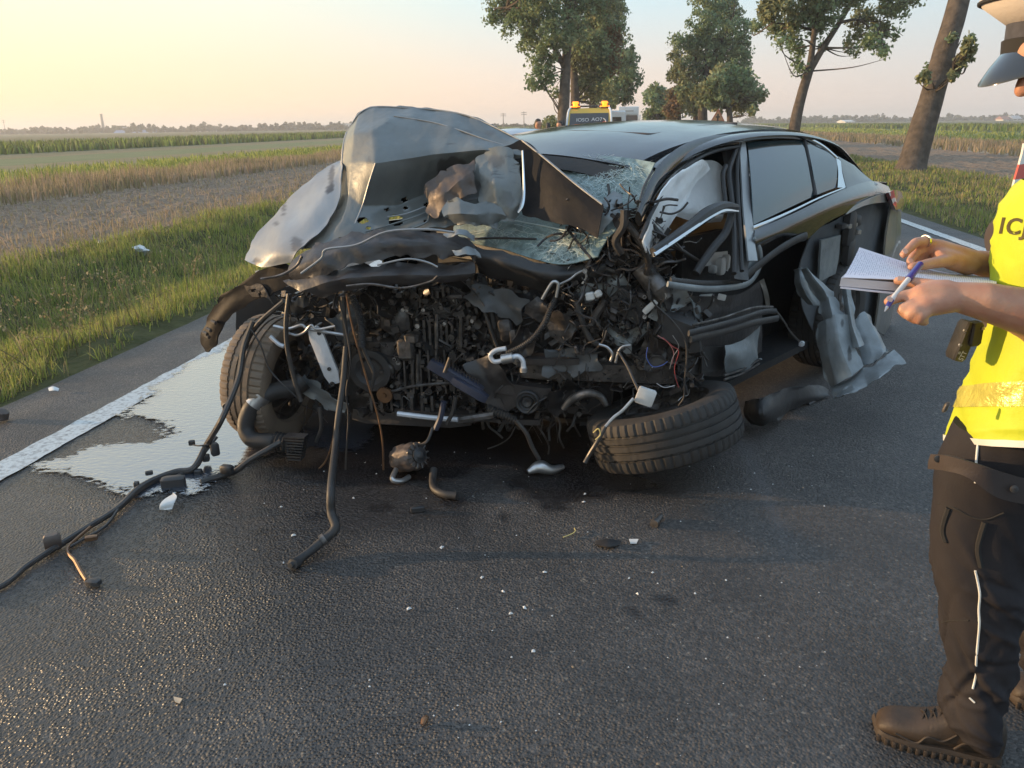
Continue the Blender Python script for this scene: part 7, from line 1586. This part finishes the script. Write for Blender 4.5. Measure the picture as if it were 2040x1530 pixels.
MB().tube([H_(.088, .02, -.046), H_(.094, 0, -.046), H_(.088, -.02, -.046)], [.003, .0045, .003], n=6).build('lips', mat('lips', (.30, .12, .09), rough=.5), OF)
mb = MB(); capsules(mb, [(H_(-.045, 0, .02), .083, H_(-.055, 0, -.02), .074), (H_(-.06, .03, -.05), .05, H_(-.06, -.03, -.05), .05)], 14); remesh(mb, 'hair', m_hair, OF, .008, 4)
# ---- cap: white top, grey band, black band, shiny visor
tilt = np.array([.03, 0, 1.0]); tilt /= np.linalg.norm(tilt); fw = np.array([-1, 0, .03]); c0 = O(2006, 110) - fw * .118; fw /= np.linalg.norm(fw); lf = np.array([0, -1.0, 0])
def oval(c, a, b, sq=2.0, n=32, back=None):
    out = []
    for k in range(n):
        t = 2 * math.pi * k / n; cx, cy = math.cos(t), math.sin(t); out.append(c + fw * a * np.sign(cx) * abs(cx) ** (2 / sq) + lf * b * np.sign(cy) * abs(cy) ** (2 / sq))
    return out
MB().loft([oval(c0 + tilt * 0, .118, .095), oval(c0 + tilt * .026, .121, .098), oval(c0 + tilt * .028, .118, .095)], caps=False).build('cap_black_band', m_capk, OF)
MB().loft([oval(c0 + tilt * .024, .116, .094), oval(c0 + tilt * .056, .118, .097)], caps=False).build('cap_grey_band', m_capb, OF)
MB().loft([oval(c0 + tilt * .054, .117, .096), oval(c0 + tilt * .086 + fw * .010, .152, .122, 2.3), oval(c0 + tilt * .096 + fw * .012, .156, .125, 2.3), oval(c0 + tilt * .113 + fw * .006, .135, .11, 2.2), oval(c0 + tilt * .122, .05, .045)]).build('cap_top', m_cap, OF)
MB().tube(oval(c0 + tilt * .091 + fw * .011, .156, .125, 2.3) + oval(c0 + tilt * .091 + fw * .011, .156, .125, 2.3)[:1], .004, n=6, sub=1).build('cap_edge', m_capk, OF)
vr = []
for k in range(15):
    t = -1.15 + 2.3 * k / 14; e = fw * math.cos(t) * .118 + lf * math.sin(t) * .095; ext = .062 * math.cos(t * 1.25) ** .8 if abs(t) < 1.2 else 0
    dn = np.array([-.56, 0, -.83]); vr.append([c0 + e * 1.0 + tilt * .004, c0 + e * 1.01 + dn * ext * .5 + tilt * .004, c0 + e * 1.01 + dn * ext])
mb = MB(); n_ = len(vr); V = [p for r_ in vr for p in r_] + [p - np.array([0, 0, .003]) for r_ in vr for p in r_]; q_ = []
for i in range(n_ - 1):
    for j in range(2): a = i * 3 + j; q_ += [(a, a + 1, a + 4, a + 3), (a + 3 + n_ * 3, a + 4 + n_ * 3, a + 1 + n_ * 3, a + n_ * 3)]
    q_.append((i * 3 + 2, i * 3 + 2 + n_ * 3, i * 3 + 5 + n_ * 3, i * 3 + 5))
mb.add(V, q_).build('cap_visor', m_vis, OF, smooth=50)
# ---- vest
def creases(v, cx, cy, n, seed, amp, z0, z1, slope=.5, wid=(.007, .02)):
    """sharp cloth folds running partly round a sleeve, leg or torso"""
    r = np.random.default_rng(seed); ph = np.arctan2(v[:, 1] - cy, v[:, 0] - cx); out = np.zeros(len(v))
    for i in range(n):
        zc, pc, sl, w, pw = r.uniform(z0, z1), r.uniform(-3.1, 3.1), r.normal(0, slope) * .09, r.uniform(*wid), r.uniform(.4, 1.1); dp = (ph - pc + math.pi) % (2 * math.pi) - math.pi
        q = (v[:, 2] - zc - sl * dp - .012 * np.sin(dp * 3 + i)) / w; out += r.choice([-1, 1, 1]) * r.uniform(.5, 1) * amp * np.exp(-np.abs(q) ** 1.3) * np.exp(-(dp / pw) ** 2)
    return out
def ring_torso(xf, z, a, b, n=56, grow=0.0):
    return [np.array([xf + a - (a + grow) * math.copysign(abs(math.cos(t)) ** .9, math.cos(t)), OY - (b + grow) * math.sin(t), z + .07 * max(0, min(1, (1.2 - z) / .22)) * math.sin(t)]) for t in [2 * math.pi * k / n for k in range(n)]]
VL_ = crom(np.array([[*O(x, y)[[0, 2]], a, b] for (x, y), a, b in zip(vest_line, (.08, .11, .125, .13, .132, .134, .136, .14, .148, .156, .162, .165), (.10, .13, .145, .15, .15, .15, .152, .158, .165, .175, .182, .186))]), 5)
def vest_mesh(name, rows, m, grow=0.0, seed=5, amp=1.0):
    rows = crom(np.array(rows), 2 if len(rows) > 8 else 1); rings = [ring_torso(x, z, a, b, grow=grow) for x, z, a, b in rows]; mb = MB().loft(rings, caps=False)
    v = np.array(mb.v); c = np.c_[np.repeat([r[0] + r[2] for r in rows], 56), np.full(len(v), OY), v[:, 2]]; d = v - c; d[:, 2] = 0; d /= np.linalg.norm(d, axis=1)[:, None]
    w = smoothstep(-v[:, 2], -1.30, -.95)
    v += d * (amp * ((.004 + .010 * w) * fbm(v * [9, 9, 4.5], seed, 3) + folds(v * [1, 1, .8], .014, 4.5, seed + 1) * (.4 + .4 * w) + creases(v, c[:, 0], OY, 34, seed + 3, .007, .85, 1.38, 1.6, (.008, .022))))[:, None]
    mb.v = [tuple(p) for p in v]; return mb.build(name, m, OF, smooth=60)
vest = vest_mesh('vest', VL_, m_vest)
def zrow(py): return O(1940, py)[2]
zb0, zb1 = zrow(812), zrow(757); rows = [r for r in VL_ if zb0 <= r[1] <= zb1]
vest_mesh('reflective_band', rows, m_band, grow=.003)
z2a, z2b = zrow(425), zrow(470)
vest_mesh('vest_hem', [np.array([r[0], z_, r[2], r[3]]) for r, z_ in ((VL_[-1], VL_[-1][1] + .004), (VL_[-1], VL_[-1][1] - .010))], m_hem, grow=.004)
def bvh_of(o):
    me = o.data; L0 = root_loc(o); return BVHTree.FromPolygons([tuple(np.array(v.co) + L0) for v in me.vertices], [tuple(p.vertices) for p in me.polygons])
bv = bvh_of(vest)
def stick(bt, px, py, off=.002):
    r = ray(px, py); r = r / np.linalg.norm(r); h = bt.ray_cast(Vector(CAM), Vector(r))
    return None if h[0] is None else np.array(h[0]) - r * off
def vest_text():
    cu = bpy.data.curves.new('t', 'FONT'); cu.body = 'POLICJA'; cu.size = 44; cu.offset = 1.0; cu.space_character = 1.12; cu.resolution_u = 4; to = bpy.data.objects.new('t', cu); COL.objects.link(to)
    me = bpy.data.meshes.new_from_object(to.evaluated_get(bpy.context.evaluated_depsgraph_get())); bpy.data.objects.remove(to)
    mb = MB(); V = [None] * len(me.vertices); xs = [v.co.x for v in me.vertices]
    for i, v in enumerate(me.vertices): V[i] = stick(bv, 1901 + v.co.x * .98 + v.co.y * .22, 459 + v.co.x * .06 - v.co.y * 1.02, .003)
    fs = [tuple(p.vertices) for p in me.polygons if all(V[k] is not None for k in p.vertices)]
    used = sorted({k for f in fs for k in f}); ix = {k: i for i, k in enumerate(used)}
    if fs: mb.add([V[k] for k in used], [tuple(ix[k] for k in f) for f in fs]).build('lettering', mat('vest_lettering', (.07, .055, .01), rough=.6), OF, smooth=None)
vest_text()
# far sleeve and shirt front under the vest
mb = MB(); capsules(mb, [(sh_f, .072, W(2018, 470, 1.86), .062), (W(2018, 470, 1.86), .062, W(2030, 525, 1.80), .056)], 14); remesh(mb, 'shirt_sleeve', m_shirt, OF, .012, 3)
mb = MB(); capsules(mb, [(sh_n, .054, sh_n * .45 + (A_[0] + np.array([.03, 0, 0])) * .55, .060)], 14); remesh(mb, 'shirt_sleeve', m_shirt, OF, .012, 3)
mb = MB(); capsules(mb, [(sh_n + [.03, 0, 0], .054, sh_f, .066), (H_(-.07, 0, -.24), .068, TX + [0, 0, 1.30], .112), (TX + [0, .05, 1.30], .105, TX + [0, .05, .95], .112), (TX + [0, -.05, 1.30], .105, TX + [0, -.04, .95], .112), (H_(-.075, 0, -.19), .064, H_(-.075, 0, -.24), .066)], 14); remesh(mb, 'shirt', m_shirt, OF, .012, 4)
# ---- trousers
def leg(rows, y, b0, b1, seed, name):
    R_ = []
    for i, (py, l, r) in enumerate(rows): a, c = YP(l, py, y), YP(r, py, y); R_.append([(a[0] + c[0]) / 2, (c[0] - a[0]) / 2, (a[2] + c[2]) / 2, b0 + (b1 - b0) * i / (len(rows) - 1)])
    R_ = crom(np.array(R_), 11); n = 84; rings = [[np.array([x - a * math.cos(t), y - b * math.sin(t), z]) for t in [2 * math.pi * k / n for k in range(n)]] for x, a, z, b in R_]
    mb = MB().loft(rings); v = np.array(mb.v); cx = np.repeat(R_[:, 0], n); d = v - np.c_[cx, np.full(len(v), y), v[:, 2]]; d /= np.linalg.norm(d, axis=1)[:, None] + 1e-9
    w = .5 + .5 * smoothstep(-v[:, 2], -.75, -.15)
    v += d * (w * (folds(v * [1.7, 1.2, 1.1] + np.c_[v[:, 2] * .6, 0 * v[:, 0], v[:, 0] * .9], .022, 4.0, seed, 5) + .008 * fbm(v * [9, 9, 8], seed + 2, 3)) + creases(v, cx, y, 30, seed + 5, .011, .05, .62, 1.0) + creases(v, cx, y, 16, seed + 6, .013, .06, .26, .7) + creases(v, cx, y, 12, seed + 7, .010, .4, .55, .9))[:, None]; mb.v = [tuple(p) for p in v]
    return mb.build(name, m_trou, OF, smooth=60)
LEG = [(852, 1912, 2150), (874, 1897, 2145), (905, 1884, 2130), (950, 1871, 2110), (1000, 1867, 2090), (1060, 1862, 2068), (1120, 1865, 2052), (1180, 1873, 2034), (1240, 1879, 2022), (1300, 1881, 2010), (1350, 1886, 2000), (1400, 1876, 1990), (1440, 1890, 1984), (1458, 1905, 1978)]
tr = leg(LEG, OY - .0, .105, .075, 3, 'trouser_leg')
LEG2 = [(780, 1990, 2190), (860, 1990, 2180), (960, 1998, 2160), (1060, 2015, 2150), (1160, 2030, 2140), (1260, 2040, 2135), (1330, 2046, 2130), (1352, 2052, 2126)]
leg(LEG2, OY + .17, .11, .07, 9, 'trouser_leg')
bt = bvh_of(tr)
def stuck(name, pts, r, m, off=.002):
    P = [stick(bt, *p, off) for p in pts]; P = [p for p in P if p is not None]
    if len(P) > 1: return MB().tube(P, r, n=6, sub=4).build(name, m, OF)
stuck('piping', [(1943, 1137), (1948, 1160), (1952, 1185), (1950, 1215), (1951, 1245), (1948, 1280), (1945, 1315), (1944, 1345), (1938, 1372)], .0026, m_pipe)
stuck('piping', [(1949, 878), (1946, 905), (1944, 930), (1943, 962)], .0026, m_pipe); stuck('piping', [(1931, 1390), (1942, 1400)], .0022, m_pipe)
stuck('pocket_pleat', [(1890, 1012), (1882, 1035), (1878, 1058), (1884, 1080)], .006, m_capk, .001); stuck('pocket_pleat', [(1962, 1040), (1954, 1065), (1948, 1095), (1954, 1130)], .006, m_capk, .001)
stuck('pocket_seam', [(1868, 1003), (1900, 1012), (1935, 1030), (1965, 1035), (2000, 1022)], .0022, m_capk, .001); stuck('knee_seam', [(1876, 1240), (1900, 1236), (1930, 1236)], .0016, m_capk, .001)
rows = [[(1856, 905, 1.485), (1890, 908, 1.43), (1950, 925, 1.385), (2000, 942, 1.375), (2060, 958, 1.375)], [(1851, 920, 1.485), (1888, 924, 1.43), (1945, 942, 1.385), (1995, 966, 1.372), (2060, 982, 1.372)], [(1850, 934, 1.485), (1886, 938, 1.43), (1930, 952, 1.39), (1985, 990, 1.37), (2060, 1008, 1.37)]]
sheet(rows, 'trouser_strap', m_flap, OF, su=5, sv=6, to3d=lambda x, y, d: YP(x, y, d), thick=.006, noise=.003, nsc=9)
for (x, y, d) in [(1868, 914, 1.46), (2020, 974, 1.366)]: MB().lathe(YP(x, y, d - .005), (-.2, -1, .2), [(0, .0075), (.003, .0075), (.004, .005), (.004, .001)], n=16).build('stud', m_plas, OF)
# radio pouch on the belt, white digits on its flap
pc = O(1916, 678, OY + .0); q = lambda a, b, c: np.array([a, b, c])
mb = MB(); mb.box(pc, q(.015, .004, -.004), q(0, .020, 0), q(.009, 0, .040), bev=.2); mb.box(pc + q(.018, -.006, .016), q(.014, .004, .0), q(0, .016, 0), q(.0, 0, .024), bev=.25); PO = mb.build('radio_pouch', m_plas, OF)
glyphs('STT', pc + q(-.002, -.024, -.028), q(.35, .0, .93) * .8, q(-.93, 0, .35), .015, m_let, PO)
for dx, dz in ((-.010, .026), (-.014, -.004), (-.014, -.02), (.026, .03)): MB().lathe(pc + q(dx, -.020, dz), (0, -1, 0), [(0, .004), (.003, .003), (.003, .0005)], n=8).build('pouch_stud', m_steel, PO)
MB().box(O(1884, 811, OY - .06), q(.004, 0, .002), q(0, .004, 0), q(.002, 0, .010), bev=.3).build('buckle', m_alu, OF)
# ---- boots
def boot(T, Hh, name):
    T, Hh = np.array(T), np.array(Hh); ax = Hh - T; L = np.linalg.norm(ax); ax /= L; sd = np.array([-ax[1], ax[0], 0]); Z = np.array([0, 0, 1.0])
    S = [(0.0, .022, .030, .018), (.03, .018, .048, .034), (.12, .016, .064, .044), (.28, .016, .074, .049), (.42, .016, .090, .047), (.52, .016, .108, .043), (.64, .016, .135, .040), (.82, .016, .140, .038), (.95, .018, .125, .034), (1.0, .022, .10, .024)]
    S = crom(np.array(S), 4); rings = []
    for s, z0, z1, w in S:
        rg = []
        for k in range(20):
            t = 2 * math.pi * k / 20; cy, cz = math.cos(t), math.sin(t); rg.append(T + ax * s * L + sd * w * np.sign(cy) * abs(cy) ** .7 + Z * ((z0 + z1) / 2 + (z1 - z0) / 2 * np.sign(cz) * abs(cz) ** .8))
        rings.append(rg)
    B0 = MB().loft(rings).build(name, m_boot, OF, smooth=60)
    ou = [(s, w + .006) for s, _, _, w in S]; pl = [T + ax * (s * L + (-.008 if s == 0 else .006 if s == 1 else 0)) + sd * w for s, w in ou] + [T + ax * (s * L) - sd * w for s, w in reversed(ou)]
    prof = [(.001, -.004), (.010, 0), (.022, .0), (.030, -.004)]
    c = sum(pl) / len(pl); r2 = [[p + (p - c) / np.linalg.norm(p - c) * o_ + Z * h for p in pl] for h, o_ in prof]; MB().loft(r2).build('sole', m_sole, B0, smooth=50)
    for k in range(16):
        s = .03 + .94 * k / 15; w = np.interp(s, [x[0] for x in ou], [x[1] for x in ou])
        for sg in (1, -1): MB().box(T + ax * s * L + sd * sg * (w + .0005) + Z * .010, ax * .005, sd * .003, Z * .009, bev=.2).build('tread_lug', m_sole, B0)
    for k in range(5):
        s = .34 + .065 * k; z = np.interp(s, S[:, 0], S[:, 2]); w = np.interp(s, S[:, 0], S[:, 3]) * .62
        for sg in (1, -1): MB().tube([T + ax * (s * L) + sd * w * sg + Z * (z - .010), T + ax * ((s + .03) * L) + Z * (z + .008), T + ax * ((s + .065) * L) - sd * w * sg + Z * (np.interp(s + .065, S[:, 0], S[:, 2]) - .008)], .0024, n=5).build('lace', m_lace, B0)
    for sg in (1, -1):
        for pts in ([(.15, .040), (.32, .030), (.40, .055), (.52, .050), (.62, .075)], [(.62, .034), (.70, .058), (.84, .060), (.92, .04)], [(.68, .09), (.8, .075), (.95, .085)]):
            MB().tube([T + ax * s * L + sd * sg * (np.interp(s, S[:, 0], S[:, 3]) + .0005) * (1 if z < .075 else .96) + Z * z for s, z in pts], .0032, n=6).build('overlay', m_sole, B0)
    return B0
boot(G(1742, 1452), G(1990, 1516), 'boot'); b2t = G(2007, 1390); boot(b2t, b2t + (G(1990, 1516) - G(1742, 1452)) * np.array([1, .3, 1]), 'boot')
# ---- notepad and pen, held
NP = thing('notepad', 'thick notepad of printed forms held open in the officer hands', 'notepad', W(1800, 565, 1.5))
rows = [[(1674, 562, 1.50), (1790, 572, 1.485), (1985, 584, 1.47)], [(1690, 545, 1.60), (1800, 555, 1.59), (1985, 572, 1.57)], [(1702, 532, 1.69), (1810, 543, 1.69), (1985, 562, 1.67)]]
sheet(rows, 'page_block', m_pcov, NP, su=4, sv=6, thick=.016, noise=.001)
rows = [[(1674, 573, 1.498), (1790, 585, 1.483), (1985, 598, 1.468)], [(1702, 545, 1.69), (1810, 556, 1.69), (1985, 572, 1.67)]]
sheet(rows, 'cover', m_paper, NP, su=4, sv=6, thick=.003)
def papermat():
    m, nt, b = new_mat('printed_page'); N, L = nt.nodes, nt.links; b.inputs['Roughness'].default_value = .7
    uv = N.new('ShaderNodeUVMap'); sp = N.new('ShaderNodeSeparateXYZ'); L.new(uv.outputs[0], sp.inputs[0])
    def mth(op, a, v=None):
        n = N.new('ShaderNodeMath'); n.operation = op; L.new(a, n.inputs[0])
        if v is not None:
            if isinstance(v, (int, float)): n.inputs[1].default_value = v
            else: L.new(v, n.inputs[1])
        return n.outputs[0]
    row = mth('FRACT', mth('MULTIPLY', sp.outputs['X'], 70)); ln = mth('LESS_THAN', row, .36)
    mp = N.new('ShaderNodeMapping'); mp.inputs['Scale'].default_value = (70, 26, 1); L.new(uv.outputs[0], mp.inputs[0])
    fl = N.new('ShaderNodeVectorMath'); fl.operation = 'MULTIPLY'; fl.inputs[1].default_value = (1, 1, 1); L.new(mp.outputs[0], fl.inputs[0])
    nz = N.new('ShaderNodeTexNoise'); nz.inputs['Scale'].default_value = .8; nz.inputs['Detail'].default_value = 3; L.new(fl.outputs[0], nz.inputs[0])
    on = mth('GREATER_THAN', nz.outputs['Fac'], .47); my = mth('MULTIPLY', mth('GREATER_THAN', sp.outputs['Y'], .10), mth('LESS_THAN', sp.outputs['Y'], .93))
    k = mth('MULTIPLY', mth('MULTIPLY', ln, on), my); mx = N.new('ShaderNodeMix'); mx.data_type = 'RGBA'; mx.inputs[6].default_value = (.64, .64, .72, 1); mx.inputs[7].default_value = (.38, .38, .47, 1); L.new(k, mx.inputs[0]); L.new(mx.outputs[2], b.inputs['Base Color']); return m
rows = [[(1712, 493, 1.69), (1770, 512, 1.69), (1835, 532, 1.69), (1900, 546, 1.685), (1985, 556, 1.67)], [(1697, 524, 1.58), (1765, 534, 1.58), (1832, 546, 1.57), (1905, 556, 1.56), (1985, 562, 1.55)], [(1680, 553, 1.495), (1760, 556, 1.485), (1830, 559, 1.475), (1905, 564, 1.468), (1985, 569, 1.46)]]
sheet(rows, 'printed_page', papermat(), NP, su=5, sv=6, thick=.0012)
PN = thing('pen', 'blue and white ballpoint pen between the officer fingers', 'pen', W(1800, 570, 1.45))
pa, pb, pc_, pd = W(1834, 526, 1.475), W(1810, 556, 1.455), W(1776, 598, 1.425), W(1762, 621, 1.415)
MB().cyl(pa, pb, .0062, .0066, n=14).build('cap', m_pen, PN); MB().cyl(pb, pc_, .0050, .0050, n=14).build('barrel', m_wplas, PN); MB().cyl(pc_, pc_ + (pd - pc_) * .6, .0050, .0046, n=14).build('grip', m_pen, PN); MB().cyl(pc_ + (pd - pc_) * .6, pd, .0036, .0006, n=12).build('tip', m_steel, PN)
